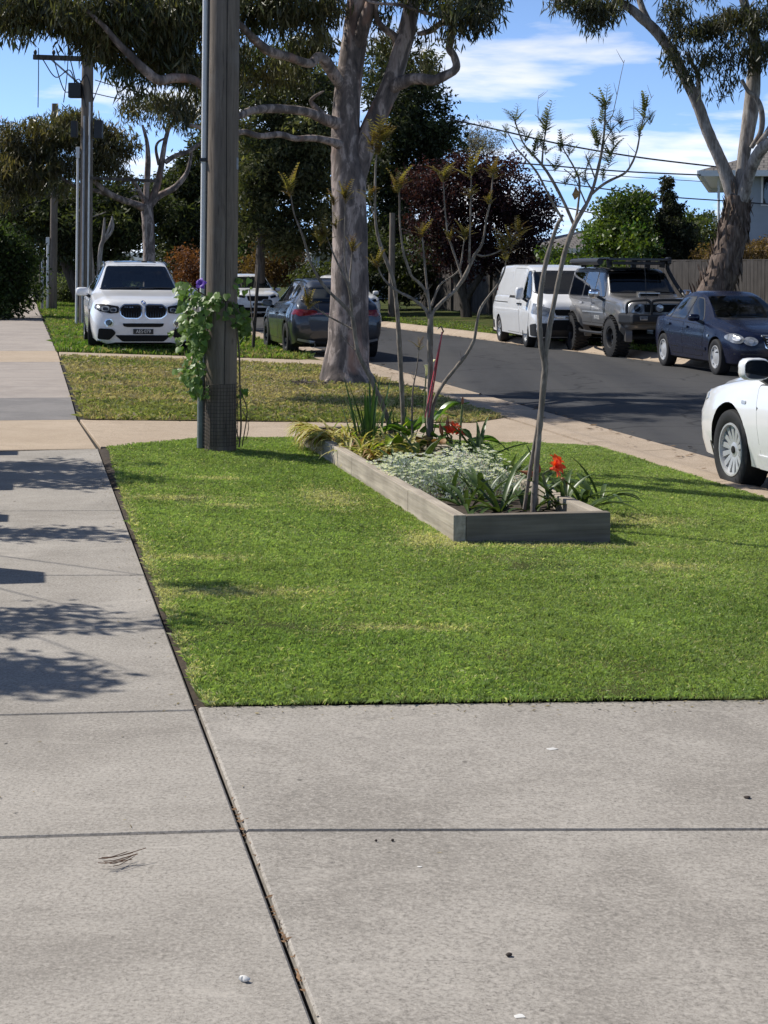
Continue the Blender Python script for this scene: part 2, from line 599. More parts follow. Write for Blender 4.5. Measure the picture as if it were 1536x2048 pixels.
def lampmat():
    k = NT('headlamp_lens')
    v = k.coord()
    f = k.noise(v, 9, 3)
    k.set(Base_Color=k.ramp(f, [(0.35, (0.16, 0.172, 0.18)), (0.65, (0.46, 0.48, 0.50))]), Roughness=0.12, Metallic=0.35)
    k.b.inputs['Coat Weight'].default_value = 1.0
    return k.m


M['lamp'] = lampmat()

# ------------------------------------------------------------------ camera and light
cam = bpy.data.cameras.new('camera')
cam.sensor_fit = 'VERTICAL'
cam.sensor_height = 36.0
cam.lens = 36.0 * FPX / 2048.0
cam.shift_y = -(1024.0 - ROWH) / 2048.0
cam.clip_end = 5000
co = bpy.data.objects.new('camera', cam)
COL.objects.link(co)
co.location = (0, 0, CAMH)
co.rotation_mode = 'QUATERNION'
co.rotation_quaternion = (Matrix.Rotation(math.radians(90), 3, 'X') @ Matrix.Rotation(ROLL, 3, 'Z')).to_quaternion()
scene.camera = co
scene.render.resolution_x, scene.render.resolution_y = 768, 1024
scene.view_settings.view_transform = 'Standard'
scene.view_settings.look = 'None'
scene.view_settings.exposure = 0
scene.render.engine = 'CYCLES'
scene.cycles.max_bounces = 6
scene.cycles.transparent_max_bounces = 12
scene.cycles.use_denoising = True

SUN_EL = math.radians(47)
SUN_H = Vector((0.92, -0.39)).normalized()       # the way the shadows fall
sun = bpy.data.lights.new('sun', 'SUN')
sun.energy = 5.0
sun.angle = math.radians(0.53)
sun.color = (1.0, 0.95, 0.87)
so = bpy.data.objects.new('sun', sun)
COL.objects.link(so)
so.location = (-20, 15, 30)
so.rotation_mode = 'QUATERNION'
so.rotation_quaternion = Vector((SUN_H.x * math.cos(SUN_EL), SUN_H.y * math.cos(SUN_EL), -math.sin(SUN_EL))).to_track_quat('-Z', 'Y')

world = bpy.data.worlds.new('World')
scene.world = world
world.use_nodes = True
wt = world.node_tree
for n_ in list(wt.nodes): wt.nodes.remove(n_)


def wn(ty, **kw):
    nd = wt.nodes.new(ty)
    for k, v in kw.items():
        if k in nd.inputs: nd.inputs[k].default_value = v
        else: setattr(nd, k, v)
    return nd


wo = wn('ShaderNodeOutputWorld')
bg = wn('ShaderNodeBackground'); bg.inputs['Strength'].default_value = 0.125
wt.links.new(bg.outputs[0], wo.inputs[0])
tc = wn('ShaderNodeTexCoord')
lift = wn('ShaderNodeVectorMath', operation='ADD'); lift.inputs[1].default_value = (0, 0, 0.12)
wt.links.new(tc.outputs['Generated'], lift.inputs[0])
nrm_ = wn('ShaderNodeVectorMath', operation='NORMALIZE'); wt.links.new(lift.outputs[0], nrm_.inputs[0])
sky = wn('ShaderNodeTexSky', sky_type='NISHITA', sun_disc=False)
sky.sun_elevation = SUN_EL
sky.sun_rotation = math.atan2(-SUN_H.x, -SUN_H.y)
sky.air_density = 1.0
sky.dust_density = 0.25
sky.ozone_density = 3.0
wt.links.new(nrm_.outputs[0], sky.inputs['Vector'])
# fair-weather cloud: flat layer seen at a grazing angle, so divide by height
sp = wn('ShaderNodeSeparateXYZ'); wt.links.new(tc.outputs['Generated'], sp.inputs[0])
def wmath(op, a, b=None):
    nd = wn('ShaderNodeMath', operation=op)
    for i, x in enumerate((a, b)):
        if x is None: continue
        if hasattr(x, 'is_linked'): wt.links.new(x, nd.inputs[i])
        else: nd.inputs[i].default_value = x
    return nd.outputs[0]
zz = wmath('ADD', wmath('MAXIMUM', sp.outputs['Z'], 0.0), 0.20)
cx = wmath('DIVIDE', sp.outputs['X'], zz)
cy = wmath('DIVIDE', sp.outputs['Y'], zz)
cmb = wn('ShaderNodeCombineXYZ')
wt.links.new(wmath('MULTIPLY', cx, 1.0), cmb.inputs[0]); wt.links.new(wmath('MULTIPLY', cy, 1.7), cmb.inputs[1])
cmb.inputs[2].default_value = CLOUDSEED = 13.2
cn = wn('ShaderNodeTexNoise'); cn.inputs['Scale'].default_value = 2.1; cn.inputs['Detail'].default_value = 10
cn.inputs['Roughness'].default_value = 0.52; cn.inputs['Distortion'].default_value = 0.1
wt.links.new(cmb.outputs[0], cn.inputs['Vector'])
cr_ = wn('ShaderNodeValToRGB')
cr_.color_ramp.elements[0].position = 0.515; cr_.color_ramp.elements[0].color = (0, 0, 0, 1)
cr_.color_ramp.elements[1].position = 0.68; cr_.color_ramp.elements[1].color = (1, 1, 1, 1)
wt.links.new(cn.outputs['Fac'], cr_.inputs['Fac'])
shd = wn('ShaderNodeValToRGB')
shd.color_ramp.elements[0].position = 0.5; shd.color_ramp.elements[0].color = (10.5, 10.5, 10.6, 1)
shd.color_ramp.elements[1].position = 0.8; shd.color_ramp.elements[1].color = (8.2, 8.6, 9.5, 1)
wt.links.new(cn.outputs['Fac'], shd.inputs['Fac'])
tint = wn('ShaderNodeMix', data_type='RGBA', blend_type='MULTIPLY')
tint.inputs[0].default_value = 1.0
ti = [s for s in tint.inputs if s.type == 'RGBA']
wt.links.new(sky.outputs[0], ti[0]); ti[1].default_value = (1.45, 1.54, 1.76, 1)
elr = wn('ShaderNodeValToRGB')
elr.color_ramp.elements[0].position = 0.06; elr.color_ramp.elements[0].color = (1.0, 1.0, 1.0, 1)
elr.color_ramp.elements[1].position = 0.42; elr.color_ramp.elements[1].color = (0.31, 0.31, 0.31, 1)
wt.links.new(sp.outputs['Z'], elr.inputs['Fac'])
mxc = wn('ShaderNodeMix', data_type='RGBA')
fade = wn('ShaderNodeMix', data_type='RGBA', blend_type='MULTIPLY'); fade.inputs[0].default_value = 1.0
fi = [s for s in fade.inputs if s.type == 'RGBA']
mi = [s for s in mxc.inputs if s.type == 'RGBA']
wt.links.new(cr_.outputs['Color'], mxc.inputs[0])
wt.links.new([s for s in tint.outputs if s.type == 'RGBA'][0], mi[0]); wt.links.new(shd.outputs['Color'], mi[1])
wt.links.new([s for s in mxc.outputs if s.type == 'RGBA'][0], fi[0]); wt.links.new(elr.outputs['Color'], fi[1])
wt.links.new([s for s in fade.outputs if s.type == 'RGBA'][0], bg.inputs['Color'])
# ------------------------------------------------------------------ the setting: ground, street, paths
def struct(o): return tag(o, kind='structure')


def skew(s): return -0.065 * (min(max(s, -6), 80) - 30)


def sheet(name, rows, mat, nseg=1):
    """rows: list of (s, [(t, z), ...]) joined into a grid"""
    mb = MB()
    n = len(rows[0][1])
    for s, r in rows:
        for t, z in r: mb.v.append(tuple(st(s, t, z)))
    for i in range(len(rows) - 1):
        for k in range(n - 1):
            mb.f.append((i * n + k, i * n + k + 1, (i + 1) * n + k + 1, (i + 1) * n + k))
    return struct(mb.build(name, mat))


g = MB()
g.add([(-1500, -300, -0.62), (1500, -300, -0.62), (1500, 3000, -0.62), (-1500, 3000, -0.62)], [(0, 1, 2, 3)])
struct(g.build('ground', M['earth']))

SS = [-6, 4, 10, 16, 22, 30, 45, 70, 120, 220, 420]
sheet('road', [(s, [(6.36, ROADZ - 0.004), (9.2, ROADZ + 0.03), (12.32 + skew(s), ROADZ - 0.004)]) for s in SS], M['asphalt'])
# roll-over kerbs with their gutter pans, in lengths with open joints
def kerb(name, ts, sk=lambda s: 0.0):
    mb = MB()
    s = -6.0
    while s < 200:
        L = 3.0 if s < 60 else 30.0
        a, b = s + 0.006, s + L - 0.006
        n = len(ts)
        base = len(mb.v)
        for q in (a, b):
            for t, z in ts: mb.v.append(tuple(st(q, t + sk(q), z)))
        for k in range(n - 1): mb.f.append((base + k, base + k + 1, base + n + k + 1, base + n + k))
        s += L
    return struct(mb.build(name, M['kerb'], smooth=0.6))


kerb('kerb_left', [(5.40, -0.40), (5.40, -0.158), (5.55, -0.152), (5.64, -0.162), (5.86, -0.235), (5.96, -0.252), (6.36, -0.236), (6.38, -0.4)])
kerb('kerb_right', [(12.30, -0.4), (12.32, -0.236), (12.55, -0.25), (12.62, -0.235), (12.80, -0.135), (12.9, -0.125), (13.02, -0.125), (13.02, -0.4)], skew)
sheet('joint_base', [(s, [(-1.6, -0.03), (0.7, -0.03), (5.38, -0.20)]) for s in (-3, 8, 18, 32, 60, 420)], M['joint'])
# verges under the turf
def lawn_rows(s0, s1, t0, t1, dz, n=12, step=1.0, nz=0.02):
    rows = []
    m = max(2, int((s1 - s0) / step))
    for i in range(m + 1):
        s = s0 + (s1 - s0) * i / m
        rows.append((s, [(t0 + (t1 - t0) * k / n,
                          zl(t0 + (t1 - t0) * k / n) + dz + nz * noise.noise(Vector((s * 0.9, k * 0.7, 2)))) for k in range(n + 1)]))
    return rows


# ---- footpath slabs: joints read off the ground
def slab(mb, quad, z0=-0.06, bev=0.006):
    """quad of (s, t) with tops on the cross-fall"""
    pts = []
    for s, t in quad:
        p = st(s, t); pts.append((p.x, p.y, zl(t) if t > 0.6 else 0.0))
    c = Vector((sum(p[0] for p in pts) / len(pts), sum(p[1] for p in pts) / len(pts), 0))
    top, mid = [], []
    for p in pts:
        d = (c - Vector((p[0], p[1], 0))).normalized() * bev * 1.4
        top.append((p[0] + d.x, p[1] + d.y, p[2]))
        mid.append((p[0], p[1], p[2] - bev))
    n = len(pts)
    bot = [(p[0], p[1], p[2] + z0) for p in pts]
    mb.add(top + mid + bot, [tuple(range(n))] + [(i, n + i, n + (i + 1) % n, (i + 1) % n) for i in range(n)] +
           [(n + i, 2 * n + i, 2 * n + (i + 1) % n, n + (i + 1) % n) for i in range(n)])


def joint_s(pl, pr, tl, tr):
    a, b = to_st(gnd(*pl)), to_st(gnd(*pr))
    k = (b[0] - a[0]) / (b[1] - a[1])
    return a[0] + k * (tl - a[1]), a[0] + k * (tr - a[1])


TL, TR = -0.95, 0.565
J = [(0.4, 0.4), (1.65, 1.68), joint_s((0, 2300), (700, 2290), TL, TR)]
J = [(-1.2, -1.2), (0.2, 0.2), (1.5, 1.5), (2.85, 2.85)]
for a, b in (((0, 1675), (500, 1660)), ((0, 1430), (402, 1420)), ((0, 1263), (345, 1257)), ((0, 1151), (300, 1150)), ((0, 1022), (255, 1021)), ((0, 903), (205, 897))):
    J.append(joint_s(a, b, TL, TR))
G = 0.006
mb = MB()
for (a0, a1), (b0, b1) in zip(J[:-1], J[1:]):
    slab(mb, [(a0 + G, TL), (a1 + G, TR), (b1 - G, TR), (b0 - G, TL)])
struct(mb.build('footpath', M['path']))
SX0 = J[-1][1]                                       # where the tan crossing begins
SX1 = to_st(gnd(168, 839))[0]
mb = MB()
slab(mb, [(SX0 + G, TL), (SX0 + G, TR - 0.01), (SX1 - G, 0.47), (SX1 - G, TL)])
# crossing between path and kerb
near = [gst(*p) for p in ((232, 893), (400, 877), (580, 876), (770, 878), (945, 884), (1100, 888), (1186, 893), (1290, 909))]
far = [gst(*p) for p in ((1054, 836), (945, 846), (760, 846), (580, 844), (380, 842), (180, 840))]
far[0] = (far[0][0], 5.37)
near[-1] = (near[-1][0], 5.37)
mid = 3
slab(mb, [(SX0 + 0.14, TR + 0.03)] + near[:4] + [far[2]] + far[3:] + [(SX1, 0.50)])
slab(mb, near[3:] + far[:3])
# the narrow crossing farther on
S2 = to_st(gnd(120, 713))[0]; S3 = S2 + 1.55
slab(mb, [(S2, 0.52), (S2 + 0.1, 3.0), (S2 - 0.5, 5.37), (S3 + 0.9, 5.37), (S3, 3.0), (S3, 0.52)])
slab(mb, [(S2 - 1.6, TL), (S2 - 1.6, 0.49), (S3 + 0.4, 0.49), (S3 + 0.4, TL)])
struct(mb.build('driveway_crossing', M['tan']))
mb = MB()
sa = SX1
sd = to_st(gnd(160, 795))[0]
slab(mb, [(sa + G, TL), (sa + G, 0.47), (sd, 0.48), (sd, TL)])
struct(mb.build('path_patch', M['darkslab']))
mb = MB()
s = sd + 0.012
while s < S2 - 1.62:
    e = min(s + 1.8, S2 - 1.61)
    slab(mb, [(s, TL), (s, 0.48), (e - 0.012, 0.48), (e - 0.012, TL)]); s = e
s = S3 + 0.42
while s < 150:
    L = 1.8 if s < 60 else 12
    w = 0.47 - 0.006 * min(max(s - 30, 0), 60)
    slab(mb, [(s, TL - 0.15), (s, w), (s + L - 0.012, w), (s + L - 0.012, TL - 0.15)]); s += L
struct(mb.build('far_footpath', M['oldpath']))

# ---- foreground driveway slabs to the right of the path
fe0, fe1 = gst(425, 1413), gst(1536, 1399)
jm0, jm1 = gst(515, 1660), gst(1536, 1658)
def ext(a, b, t): return a[0] + (b[0] - a[0]) / (b[1] - a[1]) * (t - a[1])
T0 = 0.579
mb = MB()
slab(mb, [(ext(jm0, jm1, T0) + G, T0), (ext(jm0, jm1, 3.2) + G, 3.2), (ext(fe0, fe1, 3.2), 3.2), (ext(fe0, fe1, T0), T0)])
slab(mb, [(1.6, T0), (1.6, 3.2), (ext(jm0, jm1, 3.2) - G, 3.2), (ext(jm0, jm1, T0) - G, T0)])
slab(mb, [(ext(jm0, jm1, 3.21) + G, 3.212), (ext(jm0, jm1, 5.37) + G, 5.37), (ext(fe0, fe1, 5.37), 5.37), (ext(fe0, fe1, 3.2), 3.212)])
slab(mb, [(1.6, 3.212), (1.6, 5.37), (ext(jm0, jm1, 5.37) - G, 5.37), (ext(jm0, jm1, 3.2) - G, 3.212)])
slab(mb, [(-1.5, T0), (-1.5, 5.37), (1.588, 5.37), (1.588, T0)])
struct(mb.build('driveway', M['path']))
SF = ext(fe0, fe1, 0.6)

# litter lying in the open joint
mb = MB()
for i in range(90):
    s = random.choice([random.uniform(3.0, 5.6), random.gauss(3.55, 0.3), random.gauss(4.35, 0.15)])
    p = st(s, 0.578 + random.uniform(-0.006, 0.010), -0.012 + random.uniform(0, 0.012))
    a = random.uniform(0, 6.28)
    L = random.uniform(0.006, 0.02)
    d = Vector((math.cos(a), math.sin(a), random.uniform(-.2, .3))) * L
    w = Vector((-math.sin(a), math.cos(a), 0.4)) * L * 0.25
    mb.add([p - d, p + w, p + d, p - w], [(0, 1, 2, 3)])
tag(mb.build('leaf_litter', M['litter']), 'brown leaf litter caught in the open joint beside the footpath', 'leaf litter', kind='stuff')

# ---- soil and turf sheets
def polysheet(name, poly, dz, mat, cell=0.35, nz=0.015):
    pts = [Vector((t, s)) for s, t in poly]
    n = len(pts)
    bnd, e = [], []
    for i in range(n):
        a, b = pts[i], pts[(i + 1) % n]
        m = max(1, int((b - a).length / cell))
        for k in range(m): bnd.append(a.lerp(b, k / m))
    nb = len(bnd)
    e = [(i, (i + 1) % nb) for i in range(nb)]
    ins = []
    x0, x1 = min(p.x for p in pts), max(p.x for p in pts)
    y0, y1 = min(p.y for p in pts), max(p.y for p in pts)
    x = x0 + cell / 2
    while x < x1:
        y = y0 + cell / 2
        while y < y1:
            ins.append(Vector((x + random.uniform(-.05, .05), y + random.uniform(-.05, .05)))); y += cell
        x += cell
    V, _, F, _, _, _ = delaunay_2d_cdt(bnd + ins, e, [tuple(range(nb))], 1, 1e-5)
    mb = MB()
    for v in V:
        z = zl(v.x) + dz + nz * noise.noise(Vector((v.x * 1.3, v.y * 1.3, 4)))
        mb.v.append(tuple(st(v.y, v.x, z)))
    mb.f = [tuple(f) for f in F]
    me = mb.mesh(name, mat)
    if me.polygons and sum(p.normal.z for p in me.polygons) < 0: me.flip_normals()
    return struct(link(name, me))


edge_left = [(SX0 + 0.12, 0.66)]
s = SX0 - 0.1
while s > SF + 0.15:
    k = (s - SF) / (SX0 - SF)
    edge_left.append((s, 0.588 + 0.06 * max(0, k - 0.5) / 0.5 + 0.016 * noise.noise(Vector((s * 3, 1, 0))))); s -= 0.16
LA = edge_left + [(SF + 0.004, 0.605)] + [(ext(fe0, fe1, t_) + 0.004, t_) for t_ in np.linspace(0.75, 5.38, 24)] + \
     [(near[-1][0] - 0.1, 5.38)] + [(a - 0.04, b) for a, b in near[::-1][1:]]
soilA = [(SX0 + 0.1, 0.57), (SF, 0.57), (SF, 0.7), (SX0 + 0.3, 0.9)]
mb = MB()
rows = [(s, [(0.575, -0.022), (0.63, -0.012 + .01 * noise.noise(Vector((s * 4, 0, 0)))), (0.9, -0.012)]) for s in np.linspace(SF, SX0 + 0.14, 40)]
sheet('soil_edge', rows, M['soil'])
polysheet('lawn', LA, 0.006, M['turf'])
kb = [gst(*p) for p in ((976, 804), (917, 777), (735, 727))]
LB = [(SX1 + 0.02, 0.53), (S2 - 0.02, 0.53), (S2 + 0.08, 3.0), (S2 - 0.52, 5.38)] + [(far[0][0] + 0.6, 5.38)] + [(a + 0.03, b) for a, b in far[:1]] + [(a + 0.02, b) for a, b in far[1:]]
LB = [p if p[1] > 0.55 else (p[0], 0.53) for p in LB]
polysheet('dry_lawn', LB, 0.004, M['dryturf'], 0.4, 0.03)
sheet('far_verge', lawn_rows(S3, 150, 0.47, 5.38, 0.0, 8, 2.0, 0.02), M['turf'])
sheet('right_verge', [(s, [(13.0 + skew(s), -0.13), (15.5 + skew(s), -0.06), (18, 0.05), (40, 0.15)]) for s in SS], M['turf'])
sheet('left_gardens', [(s, [(-40, 0.05), (-8, 0.02), (-0.96, -0.012)]) for s in SS], M['soil'])


# ------------------------------------------------------------------ grass blades (stuff)
def in_poly(P, poly):
    x, y = P[:, 0], P[:, 1]
    ins = np.zeros(len(P), bool)
    n = len(poly)
    for i in range(n):
        x1, y1 = poly[i]; x2, y2 = poly[(i + 1) % n]
        c = ((y1 > y) != (y2 > y)) & (x < (x2 - x1) * (y - y1) / (y2 - y1 + 1e-12) + x1)
        ins ^= c
    return ins


def vnoise(x, y, sc, seed=0):
    """cheap smooth value noise for arrays"""
    r = np.random.default_rng(seed).random((64, 64))
    X, Y = x * sc + 17.3, y * sc + 9.1
    i, j = np.floor(X).astype(int), np.floor(Y).astype(int)
    fx, fy = X - i, Y - j
    fx, fy = fx * fx * (3 - 2 * fx), fy * fy * (3 - 2 * fy)
    a = r[i % 64, j % 64]; b = r[(i + 1) % 64, j % 64]; c = r[i % 64, (j + 1) % 64]; d = r[(i + 1) % 64, (j + 1) % 64]
    return (a * (1 - fx) + b * fx) * (1 - fy) + (c * (1 - fx) + d * fx) * fy


def fbm(x, y, sc, seed=0):
    return (vnoise(x, y, sc, seed) * 0.5 + vnoise(x, y, sc * 2.1, seed + 1) * 0.3 + vnoise(x, y, sc * 4.3, seed + 2) * 0.2)


def blades(name, label, poly, dens, hgt, wid, green, dry, dryfn, dz=0.0, view=True, hvar=0.35, lean=0.75, smax=1e9):
    poly = np.array(poly)
    s0, s1 = poly[:, 0].min(), min(poly[:, 0].max(), smax)
    t0, t1 = poly[:, 1].min(), poly[:, 1].max()
    n = int((s1 - s0) * (t1 - t0) * dens)
    P = np.stack([RNG.uniform(s0, s1, n), RNG.uniform(t0, t1, n)], 1)
    P = P[in_poly(P, [tuple(p) for p in poly])]
    X = P[:, 0] * DIRS.x + P[:, 1] * DIRT.x
    Y = P[:, 0] * DIRS.y + P[:, 1] * DIRT.y
    if view:                                   # thin out with distance, drop what lies far off to the sides
        keep = (np.abs(X) < 0.27 * Y + 1.2) & (RNG.random(len(X)) < np.clip((7.0 / Y) ** 1.15, 0.02, 1))
        X, Y, P = X[keep], Y[keep], P[keep]
    n = len(X)
    far = np.clip(Y / 7.0, 1, 6)
    Z = -0.035 * np.clip(P[:, 1] - 0.6, 0, 4.9) + dz
    cl = fbm(X, Y, 9.0, 3)
    H = hgt * (1 + hvar * (cl - 0.5) * 3) * RNG.uniform(0.55, 1.25, n)
    W = wid * far ** 0.75 * RNG.uniform(0.7, 1.3, n)
    A = RNG.uniform(0, 2 * np.pi, n)
    L = H * np.abs(RNG.normal(0, lean, n))
    LA_ = RNG.uniform(0, 2 * np.pi, n)
    Fdir = np.stack([np.cos(A), np.sin(A)], 1)
    V = np.zeros((n, 4, 3), np.float32)
    V[:, 0, 0] = X - Fdir[:, 0] * W / 2; V[:, 0, 1] = Y - Fdir[:, 1] * W / 2; V[:, 0, 2] = Z
    V[:, 1, 0] = X + Fdir[:, 0] * W / 2; V[:, 1, 1] = Y + Fdir[:, 1] * W / 2; V[:, 1, 2] = Z
    mx, my = X + np.cos(LA_) * L * 0.35, Y + np.sin(LA_) * L * 0.35
    V[:, 2, 0] = mx + Fdir[:, 0] * W * .35; V[:, 2, 1] = my + Fdir[:, 1] * W * .35; V[:, 2, 2] = Z + H * 0.62
    V[:, 3, 0] = X + np.cos(LA_) * L; V[:, 3, 1] = Y + np.sin(LA_) * L; V[:, 3, 2] = Z + H * np.clip(1.05 - 0.3 * L / H, 0.35, 1)
    k = np.arange(n)[:, None] * 4
    Fc = k + np.array([[0, 1, 2, 3]])
    d = np.clip(dryfn(P[:, 0], P[:, 1], X, Y), 0, 1)
    isdry = RNG.random(n) < d
    br = RNG.uniform(0.7, 1.3, n) * (0.68 + 0.36 * fbm(X, Y, 2.2, 21) + 0.30 * fbm(X, Y, 11.0, 24))
    hue = np.clip(fbm(X, Y, 0.8, 31) * 1.6 - 0.3 + RNG.normal(0, 0.15, n), 0, 1)[:, None]
    c = (np.array(green[0]) * (1 - hue) + np.array(green[1]) * hue)
    c = np.where(isdry[:, None], np.array(dry), c) * br[:, None]
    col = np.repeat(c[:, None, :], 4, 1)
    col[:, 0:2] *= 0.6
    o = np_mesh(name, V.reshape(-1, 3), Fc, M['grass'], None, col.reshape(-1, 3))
    return tag(o, label, 'grass', kind='stuff')


# worn and scalped places on the near lawn, read off the ground
WORN = [(gst(400, 1120), .25, .10), (gst(440, 1190), .45, .12), (gst(810, 1262), .30, .07), (gst(340, 1000), .30, .12), (gst(1330, 1138), .22, .12),
        (gst(1270, 1045), .35, .22), (gst(660, 1000), .2, .5), (gst(860, 1085), .2, .35), (gst(460, 1015), .2, .09), (gst(1100, 1095), .6, .10), (gst(430, 960), .2, .1)]


LAB = [(p[0] - (0.012 + 0.018 * noise.noise(Vector((p[1] * 5, 3, 0)))) * (p[0] < SF + .2 and p[1] > .7), p[1]) for p in LA]
def dryA(s, t, X, Y):
    d = 0.03 + 0.10 * np.clip((fbm(X, Y, 1.5, 5) - 0.52) * 5, 0, 1) + 0.08 * np.clip((fbm(X, Y, 6, 8) - 0.55) * 5, 0, 1)
    for (a, b), wt_, ws in WORN:
        d = d + 0.95 * np.exp(-(((t - b) / wt_) ** 2 + ((s - a) / ws) ** 2)) * np.clip(0.3 + 1.4 * fbm(X, Y, 9, 12), 0, 1)
    return d + 0.7 * np.clip((0.68 - t) / 0.09, 0, 1) * (fbm(X, Y, 4, 77) > .35)


blades('lawn_grass', 'short mown green grass of the near lawn with scalped yellow patches', LAB, 26000, 0.021, 0.0027,
       ((0.225, 0.325, 0.100), (0.345, 0.435, 0.165)), (0.58, 0.55, 0.34), dryA, 0.004)


def dryB(s, t, X, Y):
    d = 0.46 + 0.5 * np.clip((fbm(X, Y, 0.8, 6) - 0.42) * 4, -0.5, 1)
    sm = gst(400, 745)[0]
    return d + 0.5 * np.exp(-((s - sm) / 1.5) ** 2) - 0.4 * np.exp(-((s - far[3][0]) / 1.0) ** 2)


blades('dry_lawn_grass', 'longer patchy brown and green grass round the foot of the big gum', LB, 5200, 0.050, 0.006,
       ((0.17, 0.215, 0.068), (0.275, 0.285, 0.12)), (0.42, 0.345, 0.225), dryB, 0.0, hvar=0.6, lean=0.9)
LC = [(S3 + 0.02, 0.50), (S3 + 0.02, 5.0), (S3 + 1.0, 5.38), (75, 5.38), (75, 0.25), (45, 0.45)]
blades('far_verge_grass', 'bright green verge grass growing under and behind the parked white car', LC, 5200, 0.085, 0.010,
       ((0.115, 0.21, 0.035), (0.21, 0.29, 0.07)), (0.34, 0.30, 0.16), lambda s, t, X, Y: 0.12 + 0.4 * np.clip((fbm(X, Y, 0.5, 9) - 0.5) * 5, 0, 1), 0.0, hvar=0.6, lean=0.6)
LD = [(20, 13.06 + skew(20)), (20, 18), (75, 18), (75, 13.06 + skew(75))]
blades('right_verge_grass', 'green verge grass between the far kerb and the paling fence', LD, 2600, 0.07, 0.012,
       ((0.12, 0.20, 0.04), (0.22, 0.28, 0.07)), (0.32, 0.28, 0.15), lambda s, t, X, Y: 0.15 + 0 * X, 0.03 , hvar=0.6)

# ------------------------------------------------------------------ small things lying on the concrete
def twigs(px, py):
    mb = MB()
    c = gnd(px, py)
    for i in range(9):
        a = random.gauss(0.1, 0.5); L = random.uniform(0.05, 0.11)
        p = c + Vector((random.uniform(-.03, .03), random.uniform(-.012, .012), 0.004 + 0.003 * i))
        q = [p + Vector((math.cos(a), math.sin(a) * 0.5, 0)) * L * f + Vector((0, 0.02 * math.sin(f * 3), 0.01 * abs(f))) for f in (-.5, -.2, .15, .5)]
        mb.tube(q, 0.0011, 4)
    return mb.build('twig_bunch', flat('dry_twig', (0.20, 0.105, 0.06), 0.8, var=0.4))


tag(twigs(228, 1732), 'small bunch of dry reddish twigs lying on the concrete footpath', 'twigs')
def pebble(name, px, py, r, mat, label, cat, flatness=0.5):
    mb = MB()
    p = gnd(px, py, 0)
    t = to_st(p)[1]
    z = zl(t) if t > 0.6 else 0
    pts = []
    mb.lathe([(r * math.cos(a) * 1.0 + 1e-5, r * flatness * (1 + math.sin(a))) for a in np.linspace(-1.5, 1.55, 7)], 9)
    mb.v = [(p.x + v[0] * (1 + .8 * noise.noise(Vector((v[0], v[1], px)) / r * .9)), p.y + v[1] * (.75 + .8 * noise.noise(Vector((v[1], v[0], py)) / r * .9)), z + v[2]) for v in mb.v]
    return tag(mb.build(name, mat, smooth=0.8), label, cat)


wm_ = flat('white_fleck', (0.7, 0.69, 0.66), 0.7)
dk_ = flat('dark_fleck', (0.05, 0.035, 0.028), 0.8)
pebble('pebble', 487, 1964, 0.011, wm_, 'white pebble on the footpath slab near the bottom of the photo', 'pebble', 0.6)
pebble('paint_fleck', 1105, 1475, 0.020, wm_, 'white flake on the driveway just in front of the lawn edge', 'fleck', 0.04)
pebble('paint_fleck', 840, 1723, 0.006, wm_, 'tiny white flake in the middle of the driveway', 'fleck', 0.1)
pebble('paint_fleck', 1038, 2019, 0.012, wm_, 'white flake on the driveway at the bottom of the photo', 'fleck', 0.05)
pebble('gumnut', 1018, 1898, 0.008, dk_, 'dark gum nut on the lower right of the driveway', 'gum nut', 0.5)
pebble('gumnut', 752, 1675, 0.004, dk_, 'left dark speck of the two close to the driveway joint', 'gum nut', 0.8)
pebble('gumnut', 785, 1673, 0.004, dk_, 'right dark speck of the two close to the driveway joint', 'gum nut', 0.8)
pebble('gumnut', 1495, 1561, 0.011, dk_, 'dark flat speck by the right edge of the driveway', 'gum nut', 0.3)

# ------------------------------------------------------------------ the raised bed
BN, BF_, BL, BR = gst(925, 1088)[0], gst(625, 893)[0] + 0.15, 2.40, 3.36
bed = thing('garden_bed', 'long low bed edged with weathered grey timber sleepers on the lawn', 'garden bed', st(BN, BL, zl(BL)), ANG)
def bl(s, t, z=0.0): return (t - BL, s - BN, z)      # inside the bed's own frame (x across, y along)
HB = 0.165
def plank(x0, x1, y0, y1, mat, h=HB):
    mb = MB()
    mb.box(((x0 + x1) / 2, (y0 + y1) / 2, h / 2 - 0.03), (x1 - x0, y1 - y0, h + 0.06))
    o = mb.build('sleeper', mat, bed, bevel=0.006)
    return o


W_ = 0.075
Lb = BF_ - BN
cuts = [W_ * 0, 1.15, 3.0, Lb]
for a, b in zip(cuts[:-1], cuts[1:]):
    plank(0, W_, a + 0.003, b - 0.003, M['sleeper'], HB - 0.006 * (a > 1))
    plank(BR - BL - W_, BR - BL, max(a, W_) + 0.003, b - 0.003, M['sleeper'], HB - 0.012)
plank(W_ + 0.002, BR - BL, 0.002, W_, M['sleeperx'], HB - 0.004)
plank(W_ + 0.002, BR - BL - W_ - 0.002, Lb - W_, Lb - 0.002, M['sleeperx'], HB - 0.004)
mb = MB()
n = 24
for i in range(n + 1):
    for k in range(7):
        y = W_ + (Lb - 2 * W_) * i / n; x = W_ + (BR - BL - 2 * W_) * k / 6
        mb.v.append((x, y, 0.06 + 0.03 * noise.noise(Vector((x * 5, y * 5, 0)))))
for i in range(n):
    for k in range(6): mb.f.append((i * 7 + k, i * 7 + k + 1, (i + 1) * 7 + k + 1, (i + 1) * 7 + k))
mb.build('soil', M['soil'], bed, smooth=1.0)


def bed_at(px, py, h=0.06):
    """point at height h above the bed ground seen at this pixel"""
    return gnd(px, py, zl(2.9) + h)


